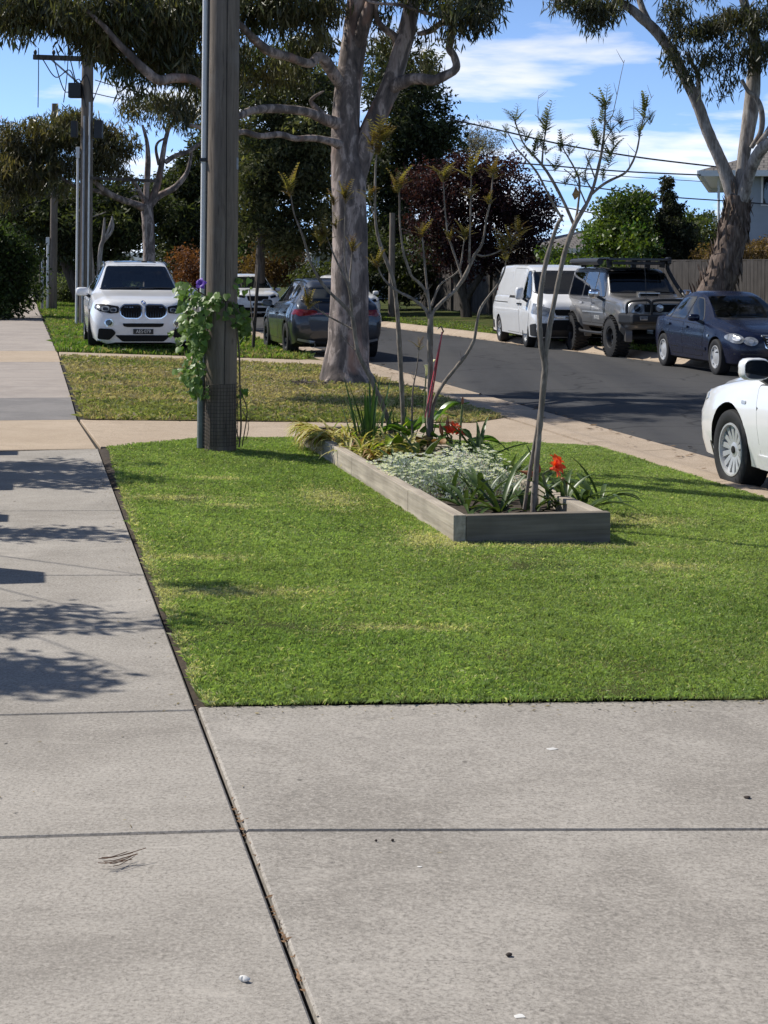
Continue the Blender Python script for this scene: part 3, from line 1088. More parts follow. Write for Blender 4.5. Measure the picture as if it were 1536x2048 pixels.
PL = {}
PL['strap'] = plantmat('strap_leaf', (0.045, 0.085, 0.022), (0.10, 0.15, 0.045), 0.38, 0.2)
PL['iris'] = plantmat('iris_leaf', (0.025, 0.07, 0.02), (0.06, 0.125, 0.035), 0.4, 0.2)
PL['yellow'] = plantmat('yellowed_leaf', (0.38, 0.36, 0.10), (0.70, 0.62, 0.30), 0.5, 0.3, 14)
PL['brown'] = plantmat('dead_leaf', (0.22, 0.10, 0.035), (0.45, 0.28, 0.12), 0.6, 0.2, 14)
PL['big'] = plantmat('big_leaf', (0.06, 0.14, 0.02), (0.13, 0.24, 0.04), 0.33, 0.35, 7)
PL['lime'] = plantmat('lime_leaf', (0.20, 0.30, 0.03), (0.36, 0.44, 0.05), 0.35, 0.4, 7)
PL['silver'] = None
PL['redpetal'] = plantmat('red_petal', (0.70, 0.055, 0.018), (0.86, 0.18, 0.07), 0.4, 0.45, 20)
PL['pinkbud'] = plantmat('flower_bud', (0.32, 0.06, 0.04), (0.42, 0.24, 0.10), 0.45, 0.25, 25)
PL['white'] = plantmat('white_petal', (0.72, 0.70, 0.60), (0.82, 0.80, 0.72), 0.45, 0.35, 10)
PL['purple'] = plantmat('purple_petal', (0.15, 0.06, 0.50), (0.24, 0.11, 0.68), 0.45, 0.35, 20)
PL['stem'] = plantmat('green_stem', (0.10, 0.14, 0.04), (0.19, 0.22, 0.08), 0.5, 0.0, 20)


def clump(name, label, base, n, length, width, mat, lift=(0.7, 1.35), droop=(0.6, 1.6), spread=0.04, parts=None, cat='plant', group=None, azr=(0, 6.283)):
    o = thing(name, label, cat, base, group=group)
    mb = MB()
    for i in range(n):
        a = random.uniform(*azr)
        r = random.uniform(0, spread)
        mb.strap((r * math.cos(a), r * math.sin(a), 0), a + random.gauss(0, .25), length * random.uniform(0.6, 1.15), width * random.uniform(.7, 1.2),
                 random.uniform(*lift), random.uniform(*droop), 8, 0.22, random.gauss(0, 0.25))
    mb.build('leaves', mat, o, smooth=1.2)
    return o


# front: strap-leaved amaryllis clumps
for px, py, n, L, w, lab in ((935, 1018, 12, 0.36, 0.042, 'strap leaved clump at the front left corner of the timber bed'),
                             (1000, 1026, 14, 0.42, 0.044, 'strap leaved clump just left of the bare sapling in the bed'),
                             (1128, 1024, 13, 0.40, 0.05, 'strap leaved clump right of the bare sapling, below the big red flower'),
                             (1168, 1022, 10, 0.36, 0.048, 'strap leaved clump in the front right corner of the timber bed'),
                             (1010, 980, 16, 0.46, 0.036, 'upright strap leaved clump behind the front plants, beside the silver ground cover')):
    clump('strap_leaf_plant', lab, bed_at(px, py), n, L, w, PL['strap'], (0.35, 1.3), (0.4, 1.3), 0.04, group='strap leaved plants at the front of the bed')
for px, py, n, L, w, lab in ((840, 930, 16, 0.40, 0.045, 'strap leaved clump right of the yellowing clump, over the silver mat'), (955, 925, 18, 0.44, 0.040, 'strap leaved clump on the far side of the bed behind the silver mat'),
                             (800, 945, 14, 0.30, 0.05, 'low strap leaved clump between lime leaf and silver mat'), (905, 925, 16, 0.34, 0.055, 'broad strap leaved clump under the small red flower'), (1085, 985, 16, 0.42, 0.040, 'strap leaved clump behind the trunk of the tall bare sapling'),
                             (965, 1005, 14, 0.40, 0.048, 'strap leaved clump in front of the silver mat, second from the left'), (1200, 1000, 10, 0.34, 0.045, 'strap leaved clump against the right hand sleeper'), (905, 1000, 12, 0.30, 0.042, 'strap leaved clump leaning over the left sleeper beside the silver mat'), (1060, 1028, 8, 0.30, 0.045, 'strap leaved clump right at the foot of the tall bare sapling')):
    clump('strap_leaf_plant', lab, bed_at(px, py), n, L, w, PL['strap'], (0.4, 1.35), (0.5, 1.5), 0.06, group='strap leaved plants in the bed')
clump('iris', 'upright dark green sword leaved clump at the back of the bed', bed_at(738, 905), 24, 0.60, 0.034, PL['iris'], (1.25, 1.52), (0.0, 0.22), 0.12)
clump('iris', 'small thin leaved green tuft beside the leaning sapling stem', bed_at(800, 900), 10, 0.38, 0.022, PL['iris'], (1.15, 1.5), (0.0, 0.4), 0.06)
# yellowing daylily spilling over the left sleeper
dl0 = st(BN + 4.3, BL + .25, zl(2.6) + .06)
o = thing('daylily', 'yellowing strappy clump with brown dead leaves spilling over the bed edge', 'plant', dl0, ANG)
for nm, mt, n in (('leaves', PL['yellow'], 420), ('dead_leaves', PL['brown'], 110), ('green_leaves', PL['lime'], 90)):
    mb = MB()
    for i in range(n):
        bx_, by_ = random.uniform(-.16, .42), random.uniform(-.85, .60)
        mb.strap((bx_, by_, random.uniform(0, .05)), random.uniform(0, 6.283), random.uniform(.18, .36), random.uniform(.016, .030), random.uniform(.3, 1.35), random.uniform(1.0, 2.4), 7, .2, random.gauss(0, .4))
    for i in range(int(n * .55)):
        mb.strap((random.uniform(-.26, -.17), random.uniform(-.15, .75), .11), math.pi + random.gauss(0, .5), random.uniform(.14, .28), random.uniform(.014, .026), random.uniform(.2, 1.1), random.uniform(1.6, 2.5), 7, .2)
    mb.build(nm, mt, o, smooth=1.2)


def bigleaf(mb, base, az, stalk, length, width, lift, droop):
    p = Vector(base)
    d = Vector((math.cos(az) * math.cos(lift), math.sin(az) * math.cos(lift), math.sin(lift)))
    q = p + d * stalk
    mb.tube([p, p.lerp(q, .5) + Vector((0, 0, .01)), q], [0.006, 0.005, 0.004], 6)
    seg = 9
    vs, fs = [], []
    el = lift - 0.4
    for i in range(seg + 1):
        f = i / seg
        w = width * math.sin(min(1, f * 1.02 + 0.12) ** 0.75 * math.pi) ** 0.8 if f < 0.999 else 0.002
        side = Vector((-math.sin(az), math.cos(az), 0))
        dd = Vector((math.cos(az) * math.cos(el), math.sin(az) * math.cos(el), math.sin(el)))
        up = dd.cross(side); up = -up if up.z < 0 else up
        for k in (-1, -.5, 0, .5, 1):
            vs.append(q + side * w / 2 * k + up * (w * 0.25 * abs(k) + 0.012 * math.sin(f * 9 + k * 3) * abs(k)))
        q = q + dd * length / seg
        el -= droop / seg
    for i in range(seg):
        for k in range(4): fs.append((i * 5 + k, i * 5 + k + 1, (i + 1) * 5 + k + 1, (i + 1) * 5 + k))
    mb.add(vs, fs)


def arum(px, py, label, leaves, mat='big'):
    o = thing('arum_lily', label, 'plant', bed_at(px, py))
    mb = MB()
    for l in leaves: bigleaf(mb, (random.uniform(-.04, .04), random.uniform(-.04, .04), 0), l[0], l[1] * 1.25, l[2] * 1.3, l[3] * 1.25, *l[4:])
    mb.build('leaves', PL[mat], o, smooth=1.2)
    return o


ar = arum(858, 905, 'arum lily with one broad raised green leaf and a white flower', [(0.15, 0.22, 0.26, 0.13, 1.35, 1.0), (3.0, 0.16, 0.24, 0.11, 0.9, 1.0), (-1.4, .15, .22, .11, .8, 1.2), (-0.5, .2, .24, .12, .7, 1.3)])
fl = MB()
base_w = ar.location
tipw = at(852, 752, base_w.y + 0.1) - base_w
fl.tube(curve_pts([(0, 0, 0), (tipw.x * .4 - .03, .02, tipw.z * .55), (tipw.x, tipw.y, tipw.z)], 5), 0.006, 6)
stem = fl.build('flower_stem', PL['stem'], ar, smooth=1)
fl = MB()
prof = [(0.004, 0), (0.016, 0.03), (0.024, 0.06), (0.040, 0.085), (0.052, 0.095)]
fl.lathe(prof, 14)
fl.f = fl.f[:-1]
fl.v = [(tipw.x + v[0] + v[2] * 0.3, tipw.y + v[1], tipw.z + v[2] * (1 + .5 * (v[0] > 0.02))) for v in fl.v]
fl.build('flower', PL['white'], ar, smooth=1.5)
arum(830, 900, 'arum with broad bright leaves between the leaning stem and the tied sapling', [(-1.6, .14, .32, .12, 1.2, 1.4), (-2.6, .12, .30, .11, 1.0, 1.5), (0.4, .16, .30, .12, 1.2, 1.2), (-0.8, .14, .28, .12, 1.0, 1.4)])
arum(800, 918, 'low arum with a lime yellow leaf hanging over the sleeper', [(-1.9, .10, .30, .09, 1.2, 2.2), (-2.4, .08, .24, .08, 1.0, 2.0), (-1.2, .10, .26, .09, .9, 1.9)], 'lime')
arum(905, 912, 'broad dark green arum leaves beside the first red flower', [(0.1, .14, .28, .12, .7, 1.1), (-0.7, .12, .28, .11, .6, 1.2), (-1.6, .10, .26, .11, .7, 1.3), (2.6, .1, .22, .10, .7, 1.2)])
o = thing('arum_lily', 'arum leaf gone brown among the green leaves of the bed', 'plant', bed_at(862, 912))
mb = MB()
for a in (0.3, -1.0, 2.2): bigleaf(mb, (0, 0, 0.03), a, .10, .18, .10, 1.0, 2.4)
mb.build('leaves', PL['brown'], o, smooth=1.2)


def petal_flower(mb, c, axis, R, n=6, open_=0.9, wid=0.5):
    axis = Vector(axis).normalized()
    u = axis.orthogonal().normalized(); v = axis.cross(u)
    for k in range(n):
        a = 2 * math.pi * k / n + (0.2 if k % 2 else 0)
        rd = u * math.cos(a) + v * math.sin(a)
        sd = axis.cross(rd)
        vs = []
        for i, (f, w) in enumerate(((0, .10), (.3, .32), (.6, .5), (.85, .36), (1.0, .04))):
            th = open_ * f ** 1.4
            p = Vector(c) + axis * (R * 1.25 * f * math.cos(th)) + rd * (R * (0.12 + f * math.sin(th) * 1.1))
            for k2 in (-1, 0, 1):
                vs.append(p + sd * R * w * wid * 2 * k2 * .5 + rd * (-0.10 * R * abs(k2)))
        mb.add(vs, [(i * 3 + j, i * 3 + j + 1, i * 3 + j + 4, i * 3 + j + 3) for i in range(4) for j in range(2)])


def amaryllis(label, foot, buds, flowers, d, group):
    b = bed_at(*foot)
    o = thing('amaryllis', label, 'flower', b, group=group)
    sm, bd, fw = MB(), MB(), MB()
    for (px, py, tx, ty) in buds:
        q = at(px, py, d) - b
        t2 = at(tx, ty, d) - b
        bd = MB()
        bd.tube(curve_pts([q, q.lerp(t2, .35), q.lerp(t2, .7), t2], 3), [0.006, .011, .016, .018, .018, .016, .013, .009, .006, .003][:10], 8)
        bd.build('bud', PL['pinkbud'], o, smooth=1)
    bd = MB()
    heads = {}
    for (px, py, ax, R) in flowers:
        q = at(px, py, d) - b
        petal_flower(fw, q, ax, R, 6, 0.95, 0.55)
    return o, sm, bd, fw, b


GR = 'red amaryllis flowers in the bed'
d1 = bed_at(1095, 1025).y
o, sm, bd, fw, b = amaryllis('large red amaryllis bloom with two closed buds beside the bare sapling', (1098, 1026),
                             [(1078, 952, 1040, 942), (1080, 945, 1070, 918)], [(1100, 938, (0.8, -0.4, 0.15), 0.072), (1106, 936, (0.5, -0.7, 0.5), 0.072), (1108, 928, (0.5, 0.4, 0.7), 0.060)], d1, GR)
q = at(1085, 950, d1) - b
sm.tube(curve_pts([(0, 0, 0), (q.x * .5 + .01, 0, q.z * .5), q], 4), 0.011, 7)
for (px, py, _, _2) in ((1100, 938, 0, 0),):
    sm.tube([q, q.lerp(at(px, py, d1) - b, .6), at(px + 6, py, d1) - b], 0.007, 6)
q2 = at(1128, 960, d1) - b; f2 = bed_at(1128, 1022) - b
sm.tube(curve_pts([f2, (f2.x, 0, q2.z * .6), q2], 4), 0.010, 7)
bd.tube(curve_pts([q2 + Vector((-.02, 0, .01)), q2, q2 + Vector((.012, 0, -.02)), q2 + Vector((.016, 0, -.07))], 3), [.006, .012, .012, .01, .009, .009, .008, .007, .006, .004], 7)
sm.build('flower_stem', PL['stem'], o, smooth=1); bd.build('bud', PL['pinkbud'], o, smooth=1); fw.build('flower', PL['redpetal'], o, smooth=1.4)
d2 = bed_at(900, 912).y
o, sm, bd, fw, b = amaryllis('small red amaryllis bloom with upright buds at the back of the bed', (905, 912),
                             [(885, 872, 879, 845), (894, 868, 896, 832)], [(898, 866, (0.2, -0.6, 0.7), 0.072), (912, 868, (0.8, -0.4, 0.6), 0.070), (906, 858, (0.3, -0.5, 0.9), 0.060)], d2, GR)
for px, py in ((885, 872), (894, 868), (902, 870)):
    q = at(px, py, d2) - b
    sm.tube([(0, 0, 0), q * .5 + Vector((.005, 0, 0)), q], 0.008, 6)
q = at(925, 808, d2) - b
sm.tube(curve_pts([(0.06, 0, 0), (q.x * .8, 0, q.z * .5), q], 4), 0.010, 7)
bd.tube([q, q + Vector((0, 0, .03)), q + Vector((.003, 0, .06))], [.009, .014, .003], 7)
sm.build('flower_stem', PL['stem'], o, smooth=1); bd.build('bud', PL['pinkbud'], o, smooth=1); fw.build('flower', PL['redpetal'], o, smooth=1.4)

# silver ground cover with white flowers
sN, sF = gst(900, 1005)[0], gst(850, 925)[0]
n = 9000
S_ = RNG.uniform(BN + 1.2, BN + 2.95, n); T_ = RNG.uniform(BL + 0.03, BR - 0.08, n)
edge = 0.5 + 0.5 * np.sin((S_ - BN - 1.2) / 1.75 * np.pi)
ok = RNG.random(n) < np.clip(edge * 2.4 - 0.9, 0, 1)
S_, T_ = S_[ok], T_[ok]; n = len(S_)
hz_ = 0.05 + 0.17 * np.clip(np.sin((S_ - BN - 1.05) / 2.05 * np.pi), 0, 1) * np.clip((T_ - BL) / 0.25, 0.45, 1) * (0.35 + 1.2 * fbm(S_, T_, 4.5, 40))
base = np.stack([S_ * DIRS.x + T_ * DIRT.x, S_ * DIRS.y + T_ * DIRT.y, zl(2.9) + 0.05 + hz_ * RNG.uniform(0.3, 1.0, n)], 1)
def leaf_arrays(C, U, L, W, droop=0.0):
    """diamond leaves: centres, unit directions, lengths, widths"""
    n = len(C)
    R_ = RNG.normal(size=(n, 3)); Wd = np.cross(U, R_); Wd /= np.linalg.norm(Wd, axis=1, keepdims=True) + 1e-9
    V = np.zeros((n, 4, 3))
    V[:, 0] = C - U * (L / 2)[:, None]; V[:, 2] = C + U * (L / 2)[:, None]
    nn = np.cross(Wd, U)
    V[:, 1] = C + Wd * (W / 2)[:, None] + nn * (L * 0.06)[:, None]; V[:, 3] = C - Wd * (W / 2)[:, None] + nn * (L * 0.06)[:, None]
    return V.reshape(-1, 3), (np.arange(n)[:, None] * 4 + np.array([[0, 1, 2, 3]]))
def unit(a): return a / (np.linalg.norm(a, axis=1, keepdims=True) + 1e-9)
U = unit(RNG.normal(0, 0.7, (n, 3)) + np.array([0, 0, 0.8]))
V, F = leaf_arrays(base, U, RNG.uniform(.02, .04, n), RNG.uniform(.006, .010, n))
c = np.array([0.37, 0.43, 0.44]) * RNG.uniform(.4, 1.35, (n, 1))
sg = thing('silver_ground_cover', 'mat of silver grey foliage with small white flowers filling the middle of the bed', 'ground cover plant', st(BN + 2, 2.9, zl(2.9)))
o = np_mesh('foliage', V - np.array(sg.location), F, M['leafsoft'], sg, np.repeat(c, 4, 0))
m = 620
idx = RNG.choice(np.where(S_ > BN + 1.45)[0], m)
C = base[idx] * 1.0; C[:, 2] = zl(2.9) + 0.065 + hz_[idx] + RNG.uniform(0, .015, m)
Vp, Fp = [], []
k = 0
Vall = []
for a in range(5):
    th = a * 2 * np.pi / 5 + RNG.uniform(0, .4, m)
    d = np.stack([np.cos(th), np.sin(th), RNG.uniform(0.1, .5, m)], 1)
    V5, F5 = leaf_arrays(C + d * 0.008, unit(d), np.full(m, .018), np.full(m, .012))
    Vall.append(V5)
V = np.concatenate(Vall); F = np.arange(len(V)).reshape(-1, 4)
np_mesh('flowers', V - np.array(sg.location), F, M['leafsoft'], sg, np.full((len(V), 3), 0.72))

# ------------------------------------------------------------------ saplings in the bed
def tufts(mb, tips, size, n=9, spread=0.9):
    """feathery compound leaves at each tip"""
    for tip, sc in tips:
        for i in range(n):
            a = random.uniform(0, 6.283); el = random.uniform(0.55, 1.5)
            d = Vector((math.cos(a) * math.cos(el), math.sin(a) * math.cos(el), math.sin(el)))
            L = size * sc * random.uniform(0.35, 1.1)
            p = Vector(tip) - Vector((0, 0, 1)) * random.uniform(0, .55) * size * sc
            side = d.cross(Vector((0, 0, 1))).normalized()
            pts = []
            q = p.copy(); dd = d.copy()
            for k in range(8):
                pts.append(q.copy()); q += dd * L / 7; dd = (dd + Vector((0, 0, -0.09))).normalized()
            mb.tube(pts, [0.0022 * sc] * 7 + [0.001], 3, cap=False)
            for k in range(1, 8):
                ll = L * 0.42 * (1 - 0.075 * k)
                for sgn in (-1, 1):
                    u = (side * sgn + dd * 0.55 + Vector((0, 0, 0.1))).normalized()
                    w = u.cross(Vector((0, 0, 1))).normalized() * ll * 0.24
                    m_ = pts[k] + u * ll * 0.45
                    mb.add([pts[k], m_ + w, pts[k] + u * ll, m_ - w], [(0, 1, 2, 3)])


def stems(branches, d, base, bend=0.0):
    """branches: lists of (px, py, width px[, depth offset])"""
    mb = MB()
    for br in branches:
        c = []
        for q in br:
            p = at(q[0], q[1], d + (q[3] if len(q) > 3 else 0))
            c.append((p.x - base.x, p.y - base.y, p.z - base.z, q[2] * (.70 if q[1] < 480 else .82) / 2 * d / FPX))
        P = curve_pts(c, 5)
        if max(q[2] for q in br) < 11:
            for _ in range(random.randint(1, 4)):
                q0 = random.choice(P[len(P) // 4:])
                a0, L0 = random.uniform(0, 6.283), random.uniform(.03, .11)
                e0 = random.uniform(.2, 1.3)
                dv0 = Vector((math.cos(a0) * math.cos(e0), math.sin(a0) * math.cos(e0), math.sin(e0)))
                b0 = Vector(q0[:3])
                mb.tube([b0, b0 + dv0 * L0 * .5 + Vector((0, 0, .006)), b0 + dv0 * L0 + Vector((0, 0, .018))], [.0022, .0016, .0007], 5)
        mb.tube([p[:3] for p in P], [max(0.0012, p[3] * (1 + 0.22 * noise.noise(Vector(p[:3]) * 22))) for p in P], 8)
    return mb


def tip(px, py, d, base, off=0): return at(px, py, d + off) - base


TUFT_G = plantmat('new_leaf_olive', (0.10, 0.12, 0.055), (0.23, 0.25, 0.12), 0.45, 0.3, 20)
TUFT_Y = plantmat('new_leaf_bronze', (0.17, 0.10, 0.032), (0.27, 0.25, 0.07), 0.45, 0.3, 9)
b1 = bed_at(1068, 1030); D1 = b1.y
sap1 = thing('sapling', 'tall bare twin stemmed sapling at the front of the bed, sparse feathery leaves', 'sapling', b1, group='saplings in the timber bed')
br = [[(1066, 1034, 17), (1073, 930, 15), (1080, 850, 14), (1087, 770, 16), (1090, 728, 18), (1081, 680, 14), (1080, 600, 13), (1093, 520, 12), (1114, 452, 11), (1124, 437, 10)],
      [(1046, 1036, 9, .05), (1062, 930, 10, .04), (1076, 850, 10, .03), (1086, 770, 10, .02), (1089, 735, 10)],
      [(1088, 725, 14), (1100, 650, 13), (1114, 575, 12), (1131, 500, 13), (1151, 446, 14), (1172, 410, 11), (1183, 385, 10), (1192, 355, 9), (1204, 300, 8), (1209, 255, 6), (1211, 205, 4)],
      [(1148, 450, 10, .03), (1128, 405, 9, .05), (1103, 358, 9, .08), (1084, 330, 8, .1), (1062, 305, 6, .12), (1046, 285, 5, .14), (1034, 255, 4, .15), (1030, 240, 3, .15)],
      [(1084, 330, 6, .1), (1086, 300, 5, .12), (1090, 270, 4, .14), (1092, 245, 3, .15)],
      [(1124, 437, 7, -.02), (1108, 410, 7, -.05), (1090, 375, 6, -.08), (1074, 345, 6, -.1), (1052, 318, 5, -.12), (1034, 298, 4, -.14), (1018, 270, 3, -.15), (1004, 250, 2, -.15)],
      [(1183, 388, 9, .0), (1205, 370, 8, -.03), (1222, 360, 8, -.05), (1250, 346, 7, -.08), (1264, 326, 6, -.1), (1274, 300, 5, -.1), (1281, 262, 4, -.1), (1290, 218, 3, -.1)],
      [(1150, 448, 8, .05), (1156, 412, 7, .08), (1159, 365, 6, .1), (1148, 335, 5, .12), (1130, 304, 4, .12), (1122, 285, 3, .12)],
      [(1192, 362, 5, .02), (1180, 330, 4, .05), (1172, 312, 4, .05)],
      [(1206, 290, 4), (1222, 262, 3, -.03), (1240, 245, 3, -.05), (1268, 238, 2, -.08)],
      [(1225, 232, 2.4, .05), (1234, 190, 2.2, .05), (1242, 150, 1.8, .05), (1249, 120, 1.2, .05)],
      [(1211, 250, 3, .03), (1225, 232, 2.4, .05)],
      [(1077, 240, 1.6, .13), (1075, 215, 1.4, .13), (1077, 192, 1.0, .13)], [(1090, 250, 2.5, .14), (1077, 240, 1.6, .13)],
      [(1172, 408, 5, .06), (1160, 380, 4, .08), (1148, 355, 3, .1), (1128, 338, 3, .1)],
      [(1184, 380, 5, .06), (1170, 352, 4, .08), (1178, 320, 3, .1)],
      [(1290, 218, 1.6, -.1), (1300, 200, 1.2, -.1), (1307, 190, .8, -.1)]]
stems(br, D1, b1).build('trunk', M['sapbark'], sap1, smooth=0.9)
mb = MB()
T = [(1030, 240, .15, 1.0), (1012, 262, .15, .7), (1092, 245, .15, 1.15), (1075, 280, .12, .8), (1050, 268, .14, .9), (1122, 285, .12, .9), (1138, 300, .12, .7), (1068, 300, .1, .8),
     (1211, 205, 0, 1.1), (1203, 232, 0, .8), (1222, 262, 0, .9), (1240, 245, -.05, .9), (1190, 265, 0, 1.0), (1196, 285, 0, 1.0), (1222, 305, 0, .9), (1228, 285, 0, .7), (1216, 322, .05, .8),
     (1290, 218, -.1, 1.1), (1300, 232, -.1, .8), (1278, 262, -.1, .8), (1178, 320, .1, .7), (1170, 355, .08, .8), (1130, 362, .05, .7), (1150, 350, .1, .8), (1110, 330, .1, .7), (1206, 350, .05, .7), (1090, 292, .12, .8)]
tufts(mb, [(tip(x, y, D1, b1, o_), s) for x, y, o_, s in T], 0.135, 9)
mb.build('leaves', TUFT_G, sap1)
mb = MB()
pd = tip(1151, 390, D1, b1, .02)
mb.tube([pd + Vector((0, 0, .05)), pd + Vector((.004, 0, .02)), pd, pd + Vector((-.004, 0, -.03))], [.002, .018, .022, .003], 7, lump=.3)
mb.build('seed_pod', PL['brown'], sap1, smooth=1)

b2 = bed_at(862, 908); D2 = b2.y
sap2 = thing('sapling', 'sapling with a pale forked trunk tied to red tape, bronze leaf tufts', 'sapling', b2, group='saplings in the timber bed')
br = [[(860, 912, 13), (858, 830, 13), (861, 760, 13), (860, 690, 14), (861, 640, 15), (861, 628, 12)],
      [(860, 640, 10), (850, 618, 9), (824, 597, 8), (806, 588, 7, .05), (790, 579, 7, .08), (772, 563, 5, .1), (760, 545, 4, .1), (755, 529, 3, .1)],
      [(859, 606, 8), (851, 582, 8), (838, 566, 8), (823, 552, 7, -.05), (813, 525, 7, -.08), (806, 500, 6, -.1), (802, 470, 6, -.1), (799, 436, 5, -.1), (799, 400, 5, -.1), (797, 372, 4, -.1)],
      [(861, 628, 8), (856, 590, 7), (851, 546, 6, .03), (848, 510, 5, .05), (845, 477, 4, .05), (844, 468, 3, .05)],
      [(861, 640, 9), (868, 622, 9), (888, 600, 9), (907, 584, 8, .05), (927, 557, 10, .05), (940, 530, 9, .05), (950, 509, 8, .05), (962, 492, 7, .05), (968, 470, 6, .05), (973, 436, 5, .05), (981, 400, 5, .05), (986, 345, 3, .05)],
      [(924, 556, 6, .05), (914, 524, 6, .1), (904, 495, 5, .12), (896, 470, 5, .12), (891, 430, 4, .12), (888, 390, 4, .12), (886, 350, 3, .12)],
      [(938, 525, 6, .03), (939, 500, 6, 0), (940, 460, 5, -.03), (941, 420, 5, -.05), (942, 380, 4, -.05), (943, 345, 3, -.05)],
      [(951, 508, 5, .05), (965, 512, 5, 0), (985, 508, 4, -.05), (1006, 498, 3, -.08), (1022, 480, 3, -.1), (1036, 455, 2.5, -.1)],
      [(862, 612, 6, .06), (880, 570, 5, .08), (905, 552, 4, .1), (920, 535, 4, .1), (926, 495, 3, .12), (930, 470, 2, .12)]]
stems(br, D2, b2).build('trunk', M['sapbark'], sap2, smooth=0.9)
mb = MB()
T = [(755, 524, .1, .8), (797, 366, -.1, 1.15), (844, 464, .05, .9), (986, 342, .05, 1.0), (886, 348, .12, 1.1), (943, 340, -.05, 1.15), (1022, 480, -.1, 1.2), (1008, 497, -.08, 1.0), (1036, 455, -.1, .8), (930, 468, .12, .9), (900, 470, .1, .7), (978, 400, .05, .6), (940, 385, -.05, .7)]
tufts(mb, [(tip(x, y, D2, b2, o_), s) for x, y, o_, s in T], 0.155, 15)
mb.build('leaves', TUFT_Y, sap2)
tape = thing('tree_tie', 'faded red tape strips tying the pale forked sapling to the ground', 'tree tie', bed_at(852, 905))
for xo in (0, 7):
    mb = MB()
    a = at(884, 664, D2 - .05) - tape.location; c_ = at(850 + xo, 835, D2 - .08) - tape.location
    mb.bar(a, c_, 0.022, 0.006); mb.build('strap', M['redtape'], tape)
mb = MB()
q = at(882, 660, D2 - .05) - tape.location
mb.tube([q + Vector((-.03, 0, .01)), q + Vector((0, -.01, .03)), q + Vector((.02, 0, -.01)), q + Vector((0, .01, -.05))], .007, 6)
mb.build('knot', M['plastic'], tape, smooth=1)

b3 = bed_at(800, 900); D3 = b3.y
sap3 = thing('sapling', 'slender sapling with one upright stem and a high bronze tuft', 'sapling', b3, group='saplings in the timber bed')
br = [[(806, 902, 11), (806, 834, 11), (801, 728, 12), (797, 660, 11), (794, 619, 11), (787, 564, 10), (774, 525, 10), (761, 491, 9), (752, 450, 8), (750, 400, 7), (751, 340, 6), (754, 300, 5), (757, 280, 4)],
      [(752, 445, 5), (746, 425, 4, .05), (741, 405, 3, .05), (739, 390, 2, .05)]]
stems(br, D3, b3).build('trunk', M['sapbark'], sap3, smooth=0.9)
mb = MB()
tufts(mb, [(tip(x, y, D3, b3), s) for x, y, s in ((757, 278, 1.35), (770, 268, 1.0), (745, 290, .8), (739, 386, .9), (755, 300, .7))], 0.165, 15)
mb.build('leaves', TUFT_Y, sap3)

b4 = bed_at(775, 902); D4 = b4.y
sap4 = thing('sapling', 'sapling leaning left in front of the big gum, several bronze tufts', 'sapling', b4, group='saplings in the timber bed')
br = [[(786, 905, 13), (778, 850, 13), (765, 810, 13), (752, 780, 12), (733, 740, 12), (716, 704, 11), (708, 655, 11), (703, 630, 10), (684, 608, 9), (660, 585, 8), (643, 565, 8), (628, 540, 7), (618, 515, 6), (608, 480, 6), (597, 450, 5), (589, 430, 4), (583, 400, 4), (580, 380, 3)],
      [(704, 632, 7), (702, 600, 7, -.05), (697, 572, 6, -.08), (684, 545, 5, -.1), (670, 515, 4, -.1), (660, 490, 3, -.1), (652, 470, 2, -.1)],
      [(707, 660, 5, .05), (690, 650, 4, .08), (659, 634, 4, .1), (637, 620, 3, .1), (618, 606, 3, .1)],
      [(702, 600, 5, -.05), (700, 560, 5, 0), (703, 525, 4, .05), (704, 500, 3, .05)],
      [(699, 575, 5, -.05), (690, 520, 4, -.05), (689, 460, 3, -.05), (691, 400, 3, -.05)],
      [(716, 704, 4, .05), (700, 690, 3, .1), (680, 668, 2, .12)]]
stems(br, D4, b4).build('trunk', M['sapbark'], sap4, smooth=0.9)
mb = MB()
tufts(mb, [(tip(x, y, D4, b4, o_), s) for x, y, o_, s in ((580, 372, 0, 1.3), (650, 466, -.1, 1.1), (640, 478, -.1, .9), (616, 602, .1, 1.0), (706, 490, .05, .8), (691, 392, -.05, 1.0), (668, 398, -.05, .8), (672, 448, -.08, .6))], 0.15, 15)
mb.build('leaves', TUFT_Y, sap4)

b5 = bed_at(868, 906); D5 = b5.y - .05
sap5 = thing('sapling', 'thin curved leafless stem leaning right from the back of the bed', 'sapling', b5, group='saplings in the timber bed')
br = [[(862, 908, 9), (866, 815, 9), (884, 772, 9), (910, 738, 9), (932, 710, 9), (948, 680, 8), (953, 650, 7), (960, 620, 7), (975, 596, 6), (994, 572, 6), (1005, 550, 5), (1010, 535, 4), (1012, 518, 3)],
      [(826, 908, 5), (824, 840, 5), (826, 780, 4), (834, 735, 3), (838, 695, 2)]]
stems(br, D5, b5).build('trunk', M['sapbark'], sap5, smooth=0.9)
mb = MB()
tufts(mb, [(tip(838, 690, D5, b5), .8), (tip(1012, 520, D5, b5), .7)], 0.12, 8)
mb.build('leaves', TUFT_Y, sap5)

